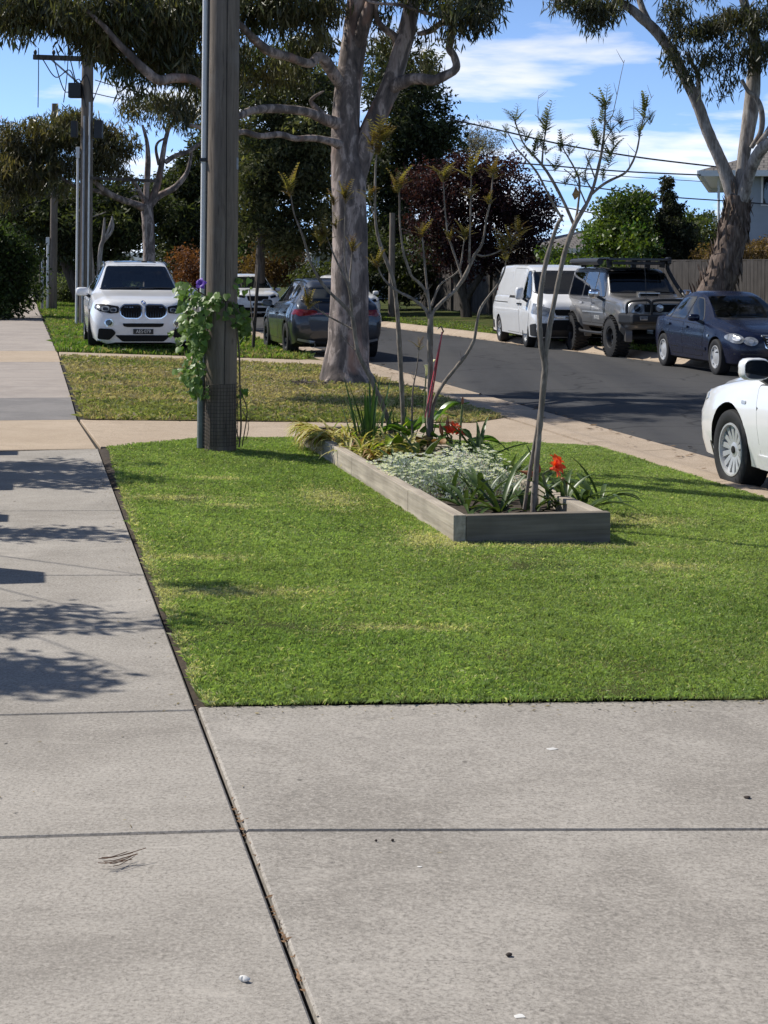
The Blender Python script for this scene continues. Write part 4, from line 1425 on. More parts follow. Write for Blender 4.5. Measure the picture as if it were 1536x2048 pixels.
# clippings and crumbs blown on to the concrete
mb = MB()
for i in range(420):
    q = random.random()
    if q < .45: s, t = SF - abs(random.gauss(0, .09)), random.uniform(.6, 3.4)
    elif q < .8: s, t = random.uniform(SF, SX0), .55 - abs(random.gauss(0, .05))
    else: s, t = random.uniform(3, 12), random.uniform(-.9, 3.0) if random.random() < .5 else random.uniform(-.9, .5)
    if t > .57 and s > SF: continue
    p = st(s, t, (zl(t) if t > .6 else 0) + .003)
    a_ = random.uniform(0, 6.283); L = random.uniform(.004, .013)
    d = Vector((math.cos(a_), math.sin(a_), .1)) * L; w = Vector((-math.sin(a_), math.cos(a_), .3)) * L * random.uniform(.12, .4)
    mb.add([p - d, p + w, p + d, p - w], [(0, 1, 2, 3)])
tag(mb.build('grass_clippings', flat('dry_clipping', (.26, .21, .11), .9, var=.6, scale=35)), 'dry clippings and crumbs scattered on the concrete beside the lawn', 'clippings', kind='stuff')
mb = MB()
for i in range(900):
    s = random.uniform(9, 60); t = random.choice((random.gauss(6.35, .12), random.gauss(6.0, .2), random.gauss(12.3, .15) + skew(s)))
    p = st(s, t, ROADZ + .012)
    a_ = random.uniform(0, 6.283); L = random.uniform(.015, .06)
    d = Vector((math.cos(a_), math.sin(a_), .1)) * L; w = Vector((-math.sin(a_), math.cos(a_), .3)) * L * random.uniform(.15, .4)
    mb.add([p - d, p + w, p + d, p - w], [(0, 1, 2, 3)])
tag(mb.build('gutter_leaves', flat('gutter_leaf', (.17, .11, .06), .9, var=.6, scale=9)), 'fallen gum leaves lying along both gutters of the road', 'fallen leaves', kind='stuff')
# ------------------------------------------------------------------ utility poles
def pole(label, px, py_base, d, w_px, top_z, extras, group='timber power poles along the footpath', py_top=None):
    b = at(px, py_base, d)
    o = thing('utility_pole', label, 'power pole', b, 0, group)
    r = w_px / 2 * d / FPX
    n = 14
    H = top_z - b.z
    mb = MB()
    mb.tube([(0, 0, -0.2)] + [(0, 0, H * i / n) for i in range(n + 1)], [r * 1.05] + [r * (1.05 - 0.18 * i / n) for i in range(n + 1)], 32, lump=0.012)
    mb.build('post', M['polewood'], o, smooth=0.9)
    extras(o, r, H)
    return o


def extras_near(o, r, H):
    x = -r - 0.028
    mb = MB(); mb.tube([(x, -0.01, 0.02), (x, -0.01, H)], 0.024, 12); mb.build('conduit', M['pvc'], o, smooth=0.8)
    mb = MB(); mb.tube([(x + 0.034, -0.035, 0.0), (x + 0.034, -0.035, H)], 0.008, 6); mb.build('cable', M['plastic'], o, smooth=0.8)
    mb = MB()
    mb.tube([(x - 0.002, -0.005, 0.0), (x - 0.002, -0.005, 0.62)], 0.034, 10); mb.build('cable_guard', flat('grey_green_guard', (0.16, 0.19, 0.18), 0.5, var=0.3), o, smooth=0.8)
    for z in (0.95, 1.13, 2.45, 4.2):
        mb = MB(); mb.box((x + 0.01, -0.01, z), (0.085, 0.075, 0.03)); mb.build('clamp', M['plastic'], o, bevel=0.004)
    mb = MB()                                        # long drying checks in the timber
    for a, w in ((-1.25, .003),):
        pts = []
        for i in range(15):
            z = 0.55 + (H - 0.6) * i / 14
            rr = r * (1.05 - 0.18 * z / H) + 0.0015
            aa = a + 0.03 * math.sin(i * .9)
            pts.append((rr * math.cos(aa), rr * math.sin(aa), z))
        mb.tube(pts, w, 4)
    mb.build('timber_crack', flat('timber_crack_dark', (0.02, 0.017, 0.015), 0.95), o)
    mb = MB()                                        # wire guard round the foot
    R = r * 1.05 + 0.012
    for i in range(18):
        z = 0.03 + 0.52 * i / 17
        mb.tube([(R * math.cos(a), R * math.sin(a), z) for a in np.linspace(0, 6.283, 25)], 0.0017, 4, cap=False)
    for k in range(34):
        a = 6.283 * k / 34
        mb.bar((R * math.cos(a), R * math.sin(a), 0.03), (R * math.cos(a), R * math.sin(a), 0.55), 0.003)
    mb.build('wire_guard', M['wire'], o)
    mb = MB(); mb.box((r * 0.93 + .004, -0.03, 2.42), (0.012, 0.05, 0.10)); mb.build('tag_plate', M['steel'], o)


near_pole = pole('big timber pole with white conduit, wrapped in vine at its foot', 440, 896, 13.62, 62, 9.0, extras_near)


def extras_mid(o, r, H):
    mb = MB(); mb.tube([(-r - .05, -.05, 0), (-r - .05, -.05, H * .62)], .035, 8); mb.build('conduit', M['pvc'], o, smooth=.8)
    mb = MB(); mb.tube([(-r * .2, -r - .03, 0), (-r * .2, -r - .03, H * .75)], .03, 8); mb.build('conduit', M['steel'], o, smooth=.8)
    mb = MB(); mb.tube([(r * .6, -r - .03, 0), (r * .6, -r - .03, H * .8)], .025, 8); mb.build('conduit', M['pvc'], o, smooth=.8)
    mb = MB(); mb.box((-r - .05, -.05, H * .62), (.10, .12, .30)); mb.build('cable_box', M['pvc'], o, bevel=.01)
    zc = H - 0.35
    mb = MB(); mb.bar((-1.45, -.12, zc + 0.05), (1.3, -.12, zc - 0.02), .12, .13); mb.build('crossarm', M['darkbark'], o)
    for x in (-1.4, -.9, -.45, .45, .9, 1.25):
        mb = MB(); mb.lathe([(.02, 0), (.045, .05), (.05, .09), (.03, .14), (.001, .16)], 8, c=(x, -.12, zc + .1)); mb.build('insulator', M['plastic'], o, smooth=.8)
    mb = MB(); mb.bar((-.95, -.12, zc - .02), (-.1, -.1, zc - .75), .05); mb.build('brace', M['steel'], o)
    mb = MB(); mb.box((-.30, -.16, zc - .85), (.34, .26, .40)); mb.build('fuse_box', M['plastic'], o, bevel=.02)
    mb = MB(); mb.box((.34, -.12, zc - 1.9), (.22, .22, .50)); mb.build('fuse_box', M['plastic'], o, bevel=.02)
    mb = MB(); mb.box((-.32, -.12, zc - 1.9), (.16, .2, .45)); mb.build('fuse_box', M['plastic'], o, bevel=.02)
    mb = MB(); mb.bar((-.1, -.12, zc - 3.2), (2.0, -.12, zc - 3.28), .06, .08); mb.build('crossarm', M['darkbark'], o)
    mb = MB()
    for a, b_, s_ in ((-1.2, -.45, .5), (-.9, -.2, .9), (-.45, .0, .7)):
        mb.tube(curve_pts([(a, -.14, zc), ((a + b_) / 2, -.2, zc - s_), (b_, -.16, zc - s_ * .6), (b_ + .2, -.15, zc - s_ - .4)], 6), .016, 5)
    mb.build('cable', M['plastic'], o)


pole('second timber pole beside the white four wheel drive, with crossarm and cables', 170, 650, 43.5, 26, 1.5 + 430 * 43.5 / FPX + 0.2, extras_mid)


def extras_far(o, r, H):
    mb = MB(); mb.tube([(-r - .06, -.04, 0), (-r - .06, -.04, H * .34)], .05, 8); mb.build('conduit', M['pvc'], o, smooth=.8)
    mb = MB(); mb.box((-r - .06, -.06, H * .34), (.13, .13, .28)); mb.build('cable_box', M['pvc'], o, bevel=.01)
    mb = MB(); mb.tube([(-r - .25, -.04, 0), (-r - .25, -.04, 1.9)], .05, 8); mb.build('conduit', M['steel'], o, smooth=.8)


pole('third timber pole farther along the footpath, grey with bluish foot', 106, 624, 58, 15, 7.5, extras_far)
pole('thin far pole behind the third timber pole', 82, 605, 78, 9, 3.2, lambda o, r, H: None, py_top=500)
pole('pale far post left of the thin far pole', 70, 603, 88, 6, 2.4, lambda o, r, H: None)
# poles across the street
def extras_lamp(o, r, H): pass
pole('weathered timber pole behind the parked cars across the road', 783, 622, 55, 13, 3.55, extras_lamp, group='timber poles across the road')
pole('pale thin pole in front of the reddish round shrub', 603, 560, 80, 10, 3.4, extras_lamp, group='timber poles across the road')


# ------------------------------------------------------------------ overhead wires
def wire(label, pts, d0, d1, w=2.4, sag=0.0):
    n = len(pts)
    P = [at(x, y, d0 + (d1 - d0) * i / (n - 1)) for i, (x, y) in enumerate(pts)]
    C = curve_pts([tuple(p) for p in P], 8)
    mb = MB()
    mb.tube([Vector(c) for c in C], [max(.004, w / 2 * (d0 + (d1 - d0) * i / (len(C) - 1)) / FPX) for i in range(len(C))], 5)
    return tag(mb.build('power_line', M['plastic'], smooth=1), label, 'power line', 'power lines to the house on the right')


wire('thick topmost power line sloping down to the white house eave', [(900, 238), (1010, 263), (1130, 290), (1280, 315), (1436, 334)], 58, 54, 3.4)
wire('second power line, ending at the tip of the house eave', [(930, 300), (1010, 322), (1110, 332), (1250, 343), (1402, 350)], 58, 54, 3.0)
wire('thinnest power line, third from the top, faint against the cloud', [(1000, 334), (1120, 342), (1250, 353), (1405, 363)], 58, 54, 1.5)
wire('fourth power line passing behind the tall bare sapling', [(1080, 360), (1120, 366), (1210, 378), (1330, 393), (1453, 402), (1560, 410)], 58, 54, 2.6)
wire('lowest power line dropping behind the green tree', [(1090, 408), (1120, 413), (1180, 425), (1250, 440)], 58, 54, 2.6)
wire('lone line from the far pole over the left hedge', [(-30, 440), (20, 428), (60, 410), (110, 385)], 52, 56, 1.4)
for i, (pts, lab) in enumerate((([(77, 96), (77, 150), (76, 215)], 'leftmost of the drop cables below the second pole crossarm'),
                                ([(137, 105), (133, 160), (127, 205)], 'short drop cable right of the leftmost one under the crossarm'),
                                ([(215, 130), (198, 170), (184, 208)], 'steep cable right of the second pole'),
                                ([(190, 160), (250, 178), (300, 190)], 'cable running right from the fuse box on the second pole'),
                                ([(185, 186), (230, 196), (290, 206)], 'lower cable running right from the second pole'))):
    P = [at(x, y, 43.3 + i * .1) for x, y in pts]
    mb = MB(); mb.tube(curve_pts([tuple(p) for p in P], 5), .013, 5)
    tag(mb.build('drop_cable', M['plastic'], smooth=1), lab, 'cable', 'cables on the second pole')

# ------------------------------------------------------------------ vine on the near pole
vine = thing('climbing_vine', 'leafy climbing vine with one purple flower wrapped round the near pole', 'vine', near_pole.location)
nb = near_pole.location
PL['vine'] = leafmat('vine_leaf', 0.42, 0.35, 0.4)


def heart(c, nrm, up, size):
    nrm = Vector(nrm).normalized(); up = (Vector(up) - nrm * nrm.dot(Vector(up))).normalized(); rt = up.cross(nrm)
    out = []
    for x, y, z in ((0, -.62, .10), (.26, -.28, .0), (.46, .08, -.05), (.44, .34, -.03), (.22, .46, 0), (0, .30, .05),
                    (-.22, .46, 0), (-.44, .34, -.03), (-.46, .08, -.05), (-.26, -.28, 0)):
        out.append(Vector(c) + (rt * x + up * y + nrm * z) * size)
    return out


V, F, Cc = [], [], []
def vine_leaf(px, py, size, off=0.0, tone=1.0):
    p = at(px, py, 13.62 + off) - nb
    nrm = Vector((random.gauss(-.35, .5), -1 + random.gauss(0, .35), random.gauss(.55, .45)))
    k = len(V)
    V.extend(heart(p, nrm, (random.gauss(0, .45), 0, 1), size))
    F.append([k, k + 1, k + 2, k + 5]); F.append([k + 2, k + 3, k + 4, k + 5]); F.append([k, k + 5, k + 8, k + 9]); F.append([k + 5, k + 6, k + 7, k + 8])
    g_ = random.random()
    c = (np.array((0.10, 0.185, 0.04)) * (1 - g_) + np.array((0.21, 0.31, 0.095)) * g_) * tone * random.uniform(.75, 1.2)
    Cc.extend([c] * 10)


def spray(poly, n, size, off, tone=1.0):
    arr = [(p[0], p[1]) for p in poly]
    x0, x1 = min(p[0] for p in arr), max(p[0] for p in arr); y0, y1 = min(p[1] for p in arr), max(p[1] for p in arr)
    k = 0
    while k < n:
        x, y = random.uniform(x0, x1), random.uniform(y0, y1)
        if in_poly(np.array([[x, y]]), arr)[0]:
            vine_leaf(x, y, random.uniform(*size), random.uniform(*off), tone); k += 1


spray([(352, 562), (392, 575), (418, 600), (420, 660), (412, 700), (385, 700), (362, 672), (352, 640), (360, 610), (348, 585)], 225, (0.040, 0.078), (-.32, .05))
spray([(375, 655), (410, 660), (410, 745), (402, 785), (388, 800), (372, 765), (366, 730), (384, 700)], 157, (0.036, 0.070), (-.28, .05))
spray([(352, 728), (385, 735), (402, 770), (408, 800), (390, 800), (362, 758)], 39, (0.036, 0.070), (-.25, 0))
spray([(352, 680), (365, 676), (372, 690), (356, 705)], 7, (0.043, 0.070), (-.25, -.1))
spray([(335, 655), (346, 660), (344, 672), (333, 672)], 4, (0.043, 0.062), (-.25, -.1))
spray([(343, 732), (353, 728), (356, 745), (344, 748)], 4, (0.043, 0.062), (-.25, -.1))
spray([(415, 590), (455, 588), (456, 600), (440, 610), (415, 620)], 18, (0.043, 0.078), (-.28, -.17))
spray([(424, 600), (470, 602), (495, 625), (498, 665), (480, 672), (462, 650), (440, 640), (420, 640)], 127, (0.040, 0.074), (-.22, .1), .75)
spray([(470, 560), (500, 555), (505, 580), (480, 592), (468, 592)], 18, (0.029, 0.062), (-.1, .2), 1.2)
spray([(475, 780), (494, 778), (492, 795), (478, 800)], 10, (0.036, 0.062), (-.1, .1))
spray([(468, 640), (500, 640), (498, 680), (478, 690)], 24, (0.040, 0.066), (0, .2), .7)
spray([(410, 770), (425, 775), (420, 800), (408, 800)], 12, (0.022, 0.039), (-.22, -.15))
np_mesh('leaves', np.array([tuple(v) for v in V]), np.array(F), PL['vine'], vine, np.array(Cc))
mb = MB()
for pts, w in (([(470, 640), (478, 700), (480, 780), (482, 850), (478, 895)], 3.5), ([(480, 780), (494, 820), (488, 870), (484, 893)], 2.2), ([(476, 800), (470, 840), (480, 890)], 2.2), ([(485, 820), (497, 850), (492, 880)], 1.6),
               ([(410, 800), (395, 740), (385, 680), (372, 620), (365, 570)], 3), ([(430, 600), (400, 585), (370, 560)], 2.5), ([(360, 640), (350, 658), (340, 664)], 1.6), ([(385, 738), (365, 736), (348, 738)], 1.4), ([(430, 600), (460, 605), (490, 640)], 2.5)):
    P = curve_pts([tuple(at(x, y, 13.62 - .17 + random.uniform(-.03, .05)) - nb) + (w / 2 * 13.6 / FPX,) for x, y in pts], 6)
    mb.tube([p[:3] for p in P], [p[3] for p in P], 6)
mb.build('stem', flat('vine_stem', (0.11, 0.085, 0.055), .8, var=.3), vine, smooth=1)
mb = MB()
petal_flower(mb, at(404, 569, 13.40) - nb, (-.35, -.85, .3), .050, 5, 1.35, .95)
mb.build('flower', PL['purple'], vine, smooth=1.5)


# ------------------------------------------------------------------ trees
def crown_arrays(blobs, n, length, width, droop, pal, clump=0.32, shell=0.45, jitter=0.35, per=70):
    """blobs: (px, py, rx, ry, d, rdepth m or None, weight). leaves gather in clumps inside each blob"""
    Vs, Cs = [], []
    wts = np.array([b[2] * b[3] * (b[6] if len(b) > 6 else 1.0) for b in blobs], float); wts /= wts.sum()
    for b, wgt in zip(blobs, wts):
        px, py, rx, ry, d = b[:5]
        ppm = FPX / d
        c = np.array(at(px, py, d)); RX, RZ = rx / ppm, ry / ppm
        RY = b[5] if len(b) > 5 and b[5] else (RX + RZ) / 2
        m = max(4, int(n * wgt)); k = max(2, int(m / per))
        u = unit(RNG.normal(size=(k, 3)))
        cc = c + u * (RNG.random((k, 1)) ** shell) * np.array([RX, RY, RZ])
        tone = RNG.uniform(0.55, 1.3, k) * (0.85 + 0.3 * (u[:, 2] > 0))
        hue = np.clip(RNG.normal(.5, .3, k), 0, 1)
        which = RNG.integers(0, k, m)
        C = cc[which] + unit(RNG.normal(0, 1, (m, 3))) * (RNG.random((m, 1)) ** .5) * 1.55 * clump * np.array([1, 1, 0.8])
        U = unit(RNG.normal(0, 1, (m, 3)) * (1 - droop * .62) + np.array([0, 0, -droop * 1.15]))
        L = length * RNG.uniform(.6, 1.25, m); W = width * RNG.uniform(.7, 1.25, m)
        V_, _ = leaf_arrays(C + U * (L * .3)[:, None], U, L, W)
        h = np.clip(hue[which] + RNG.normal(0, .15, m), 0, 1)[:, None]
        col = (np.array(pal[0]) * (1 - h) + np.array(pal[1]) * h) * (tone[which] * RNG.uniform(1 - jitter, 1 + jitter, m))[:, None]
        Vs.append(V_); Cs.append(np.repeat(col, 4, 0))
    return np.concatenate(Vs), np.concatenate(Cs)


def tree(name, label, base, limbs, blobs, n, leaf, pal, d, bark, droop=.3, clump=.32, shell=.45, cat='tree', group=None, mat='leaf', per=70, sides=10, lump=.06, shed=None):
    """limbs: lists of (px, py, width px[, depth offset m])"""
    o = thing(name, label, cat, base, group=group)
    mb = MB()
    for i, br in enumerate(limbs):
        c = [tuple(at(q[0], q[1], d + (q[3] if len(q) > 3 else 0)) - Vector(base)) + (q[2] / 2 * (d + (q[3] if len(q) > 3 else 0)) / FPX,) for q in br]
        P = curve_pts(c, 6)
        mb.tube([p[:3] for p in P], [max(.004, p[3]) for p in P], sides, lump=lump)
    if limbs: mb.build('trunk', M[bark], o, smooth=1.0)
    if blobs:
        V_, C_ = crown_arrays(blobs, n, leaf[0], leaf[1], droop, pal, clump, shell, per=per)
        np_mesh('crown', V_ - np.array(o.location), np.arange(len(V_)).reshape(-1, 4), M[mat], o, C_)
    return o


GUM_PAL = ((0.058, 0.076, 0.032), (0.135, 0.122, 0.058))
# the big smooth-barked gum by the kerb
gb = at(692, 757, 23.6)
GL = [[(694, 775, 122), (692, 756, 112), (692, 735, 97), (696, 690, 84), (698, 640, 79), (700, 560, 75), (700, 470, 70), (698, 400, 68), (697, 345, 70), (693, 300, 62), (692, 240, 56), (695, 190, 54), (701, 140, 52), (710, 70, 50), (716, 10, 46), (724, -60, 40), (728, -140, 32), (720, -240, 20), (735, -340, 10)],
      [(704, 365, 48), (716, 330, 48), (731, 285, 45), (745, 250, 42), (763, 212, 41), (782, 170, 40), (797, 120, 37), (809, 80, 36), (818, 40, 34), (826, 0, 32), (840, -70, 26), (850, -160, 20), (870, -260, 10)],
      [(694, 190, 24), (682, 170, 24, -.1), (666, 146, 25, -.25), (650, 122, 24, -.4), (636, 114, 20, -.5), (619, 127, 18, -.6), (575, 113, 18, -.9), (540, 103, 20, -1.1), (515, 85, 18, -1.3), (492, 62, 15, -1.5), (472, 45, 13, -1.6), (430, 42, 11, -1.8), (393, 41, 10, -2.0), (350, 50, 8, -2.2), (300, 40, 6, -2.4), (240, 0, 4, -2.5)],
      [(694, 255, 30), (672, 246, 27, -.15), (648, 238, 22, -.3), (620, 226, 19, -.5), (590, 220, 18, -.7), (540, 217, 18, -1.0), (500, 222, 16, -1.3), (470, 232, 13, -1.5), (430, 200, 15, -1.7), (392, 162, 17, -1.9), (350, 156, 19, -2.1), (318, 160, 20, -2.3), (292, 142, 19, -2.4), (262, 112, 16, -2.5), (235, 85, 14, -2.6), (205, 50, 10, -2.7), (160, 10, 7, -2.8)],
      [(694, 300, 24), (676, 288, 20, -.2), (650, 280, 15, -.4), (620, 276, 13, -.6), (590, 277, 12, -.8), (560, 269, 13, -.9), (520, 272, 12, -1.1), (490, 264, 12, -1.2), (468, 266, 11, -1.3), (430, 262, 9, -1.5), (380, 250, 7, -1.7)],
      [(770, 190, 20), (790, 172, 26, -.1), (805, 165, 27, -.15), (822, 158, 24, -.2), (845, 158, 22, -.25), (868, 161, 22, -.3), (888, 152, 20, -.35), (906, 143, 17, -.38), (913, 132, 16, -.4), (908, 112, 15, -.4), (899, 98, 15, -.42), (902, 78, 15, -.45), (907, 58, 14, -.45), (903, 40, 14, -.5), (897, 20, 12, -.5), (893, -10, 10, -.5), (885, -60, 7, -.5)],
      [(905, 45, 12, -.5), (915, 30, 11, -.6), (935, 12, 11, -.7), (960, -5, 9, -.8), (1000, -40, 6, -1)],
      [(836, 68, 9, .1), (860, 62, 12, 0), (880, 48, 12, -.2), (905, 40, 11, -.4)],
      [(890, 36, 8, -.5), (850, 25, 8, -.6), (800, 10, 7, -.7), (750, 6, 6, -.8), (720, -5, 5, -.8)],
      [(796, 90, 18, .1), (788, 72, 16, 0), (772, 60, 14, -.1), (760, 48, 12, -.2), (753, 30, 10, -.3), (752, 5, 8, -.4)],
      [(708, 110, 30), (722, 70, 28, -.15), (732, 35, 26, -.25), (742, 5, 22, -.3), (752, -50, 16, -.4), (770, -140, 8, -.6)],
      [(655, 236, 9, -.2), (640, 222, 11, -.25), (628, 212, 11, -.3), (622, 202, 8, -.35), (628, 194, 7, -.4), (640, 186, 5, -.45), (648, 182, 2, -.5)],
      [(676, 735, 30, -.12), (662, 757, 18, -.25), (648, 770, 6, -.35)], [(706, 735, 30, -.12), (722, 760, 16, -.25), (733, 772, 5, -.35)]]
dB = 23.6
GBL = [(30, 15, 60, 40, 21.4, .8), (95, 20, 50, 34, 21.4, .8), (35, 58, 26, 14, 21.3, .4), (160, 35, 60, 40, 21.5, .9), (185, 78, 44, 26, 21.5, .7), (225, 60, 40, 50, 21.8, .8), (235, 115, 30, 22, 21.9, .5), (270, 25, 60, 50, 21.6, 1.0), (310, 70, 44, 50, 21.9, .8), (350, 30, 50, 50, 21.6, .9), (345, 110, 44, 34, 22.2, .7), (375, 135, 24, 24, 22.2, .5),
       (300, 120, 26, 24, 22.3, .5), (265, 160, 12, 14, 21.5, .3, .9), (285, 178, 12, 12, 21.6, .25, .7), (355, 205, 26, 22, 22, .5, .6), (400, 20, 60, 46, 22, 1.0),
       (490, 5, 50, 30, 22.4, .9), (545, 20, 44, 24, 22.6, .7), (510, 40, 24, 16, 22.4, .4), (600, 12, 40, 34, 22.8, .7), (655, 15, 30, 30, 23, .6), (570, 50, 14, 14, 22.6, .3, .6), (635, 55, 16, 14, 22.9, .3, .8),
       (440, 90, 40, 50, 22.6, .8, .8), (435, 175, 40, 60, 23.2, .8, .7), (490, 120, 40, 30, 24.6, .7, .6), (540, 140, 44, 30, 24.6, .7, .6), (600, 100, 44, 26, 24.8, .6, .7), (640, 85, 34, 22, 24.8, .4, .8), (590, 150, 50, 24, 24.8, .6, .5),
       (915, 22, 30, 30, 22.6, .5, .9), (950, 30, 24, 24, 22.6, .4, .9), (965, 0, 34, 24, 22.8, .6), (905, 75, 14, 18, 22.7, .25, .5), (870, -10, 50, 20, 23.2, .7, .6), (780, -20, 70, 18, 23.6, .8, .5), (850, 90, 20, 50, 24.6, .5, .4), (765, 110, 20, 60, 24.8, .4, .4), (760, 20, 30, 20, 24.1, .4, .5),
       (200, -80, 200, 60, 22, 1.6, .3), (450, -90, 200, 70, 22.6, 1.6, .3), (650, -130, 200, 80, 23.6, 1.8, .25), (900, -110, 120, 70, 23.5, 1.5, .3), (780, -260, 220, 90, 23.8, 1.8, .2)]
tree('eucalyptus_tree', 'big smooth barked gum with pinkish grey forked trunk on the near nature strip', gb, GL, GBL, 40000, (.19, .029), GUM_PAL, dB, 'gumbark', .85, .20, .5, per=75, sides=20, lump=.05)
# gum across the road on the right
rb = at(1440, 600, 34)
RL = [[(1424, 612, 84), (1432, 580, 70), (1446, 545, 63), (1458, 500, 60), (1468, 460, 54), (1474, 425, 47), (1476, 392, 44)],
      [(1473, 405, 32), (1458, 365, 29), (1443, 325, 25), (1426, 288, 24), (1410, 250, 23), (1398, 215, 23), (1380, 175, 22), (1362, 140, 22), (1346, 108, 22), (1326, 80, 22), (1305, 55, 21), (1285, 38, 20), (1262, 18, 18), (1235, 0, 16), (1190, -40, 13), (1120, -90, 8)],
      [(1479, 405, 30), (1483, 360, 26), (1488, 310, 26), (1496, 260, 30), (1503, 210, 31), (1507, 160, 28), (1510, 110, 25), (1505, 60, 22), (1490, 10, 18), (1470, -60, 12)],
      [(1484, 400, 28, -.1), (1498, 350, 24, -.3), (1512, 315, 24, -.5), (1532, 290, 23, -.7), (1575, 262, 20, -.9), (1620, 200, 15, -1.2), (1660, 100, 9, -1.4)],
      [(1503, 295, 9, -.2), (1522, 262, 11, -.4), (1523, 222, 11, -.5), (1512, 195, 10, -.5), (1496, 182, 8, -.5), (1484, 160, 7, -.4)],
      [(1516, 290, 11, -.4), (1536, 262, 11, -.5), (1560, 215, 9, -.6)],
      [(1398, 205, 11), (1397, 175, 10, -.1), (1396, 150, 9, -.2), (1386, 130, 8, -.3), (1372, 105, 5, -.4)],
      [(1318, 75, 13), (1300, 48, 14, .2), (1286, 20, 13, .3), (1276, -10, 12, .4), (1260, -60, 8, .5)],
      [(1360, 80, 7, -.4), (1358, 40, 6, -.4), (1358, -10, 5, -.4)]]
RBL = [(1140, -10, 50, 24, 33, .8), (1190, 8, 40, 26, 33, .6), (1180, 32, 26, 16, 33, .4), (1195, 52, 8, 14, 33, .2, .9), (1225, 15, 26, 24, 33, .5), (1160, 18, 30, 20, 33, .4), (1265, -30, 60, 30, 34, 1),
       (1345, 20, 26, 34, 33.3, .6), (1352, 70, 24, 26, 33.3, .5), (1345, 118, 20, 26, 33.3, .4, .8), (1400, 75, 34, 34, 33.4, .7), (1410, 120, 30, 26, 33.4, .6), (1450, 50, 44, 44, 33.3, .9), (1500, 40, 44, 44, 33, .9), (1515, 110, 34, 34, 33.2, .7), (1470, 105, 26, 30, 33.2, .5, .8),
       (1435, 150, 18, 22, 33.3, .4, .8), (1428, 185, 8, 16, 33.3, .2, .8), (1376, 160, 12, 18, 33.3, .3, .8), (1460, 172, 10, 12, 33.3, .2, .8), (1420, -40, 130, 30, 34, 1.4, .7), (1600, 60, 80, 100, 33, 1.5, .6), (1480, -120, 200, 70, 34, 1.8, .25)]
tree('eucalyptus_tree', 'pale limbed gum with shaggy dark lower trunk behind the dark blue sedan', rb, RL[1:], RBL, 13000, (.22, .030), ((0.05, 0.062, 0.028), (0.115, 0.105, 0.055)), 34, 'palebark', .85, .20, .5, per=60, sides=14)
o = [x for x in COL.objects if x.name.startswith('eucalyptus_tree')][-1]
mb = MB()
P = curve_pts([tuple(at(q[0], q[1], 34) - rb) + (q[2] / 2 * 34 / FPX,) for q in RL[0]], 8)
mb.tube([p[:3] for p in P], [p[3] for p in P], 22, lump=.10)
for i in range(420):
    q = random.choice(P); a = random.uniform(0, 6.283)
    b_ = (q[0] + q[3] * math.cos(a) * .96, q[1] + q[3] * math.sin(a) * .96, q[2] + random.uniform(-.12, .12))
    mb.strap(b_, a + random.gauss(0, .7), random.uniform(.15, .42), random.uniform(.04, .10), random.choice((-1, 1)) * random.uniform(1.25, 1.5), random.uniform(-.3, .3), 5, .25, random.gauss(0, .5))
mb.build('shaggy_bark', M['roughbark'], o, smooth=1.0)

# gum behind the white four wheel drive
tb = at(299, 620, 50)
TL_ = [[(300, 625, 27), (299, 560, 25), (298, 500, 24), (296, 450, 24), (294, 410, 24)],
       [(292, 418, 18), (270, 408, 14, -.3), (240, 398, 13, -.6), (215, 385, 12, -.9), (195, 368, 10, -1.1), (178, 350, 9, -1.3), (165, 330, 6, -1.4)],
       [(230, 394, 9, -.7), (180, 378, 8, -1.0), (150, 372, 7, -1.2), (122, 354, 6, -1.4), (100, 340, 4, -1.5)],
       [(298, 412, 16), (318, 392, 14, .2), (345, 378, 13, .3), (362, 362, 11, .4), (374, 345, 9, .4), (380, 322, 7, .5), (384, 300, 5, .5)],
       [(294, 410, 14), (293, 380, 12), (295, 345, 12), (296, 320, 11), (294, 285, 8), (285, 250, 5)],
       [(300, 408, 15), (314, 372, 14), (322, 335, 12), (328, 295, 10), (336, 262, 8), (346, 246, 5)],
       [(330, 325, 10), (350, 312, 10, .1), (375, 304, 9, .2), (396, 290, 8, .3), (430, 270, 6, .4)],
       [(318, 330, 7), (312, 300, 6), (316, 285, 5), (330, 276, 4)],
       [(290, 405, 10), (275, 375, 9, -.4), (262, 358, 8, -.6), (250, 362, 5, -.7), (240, 372, 3, -.8)],
       [(288, 400, 4, -.5), (270, 392, 3, -.7), (255, 402, 2, -.9)], [(285, 392, 4, -.5), (275, 380, 3, -.7), (258, 384, 2, -.9)]]
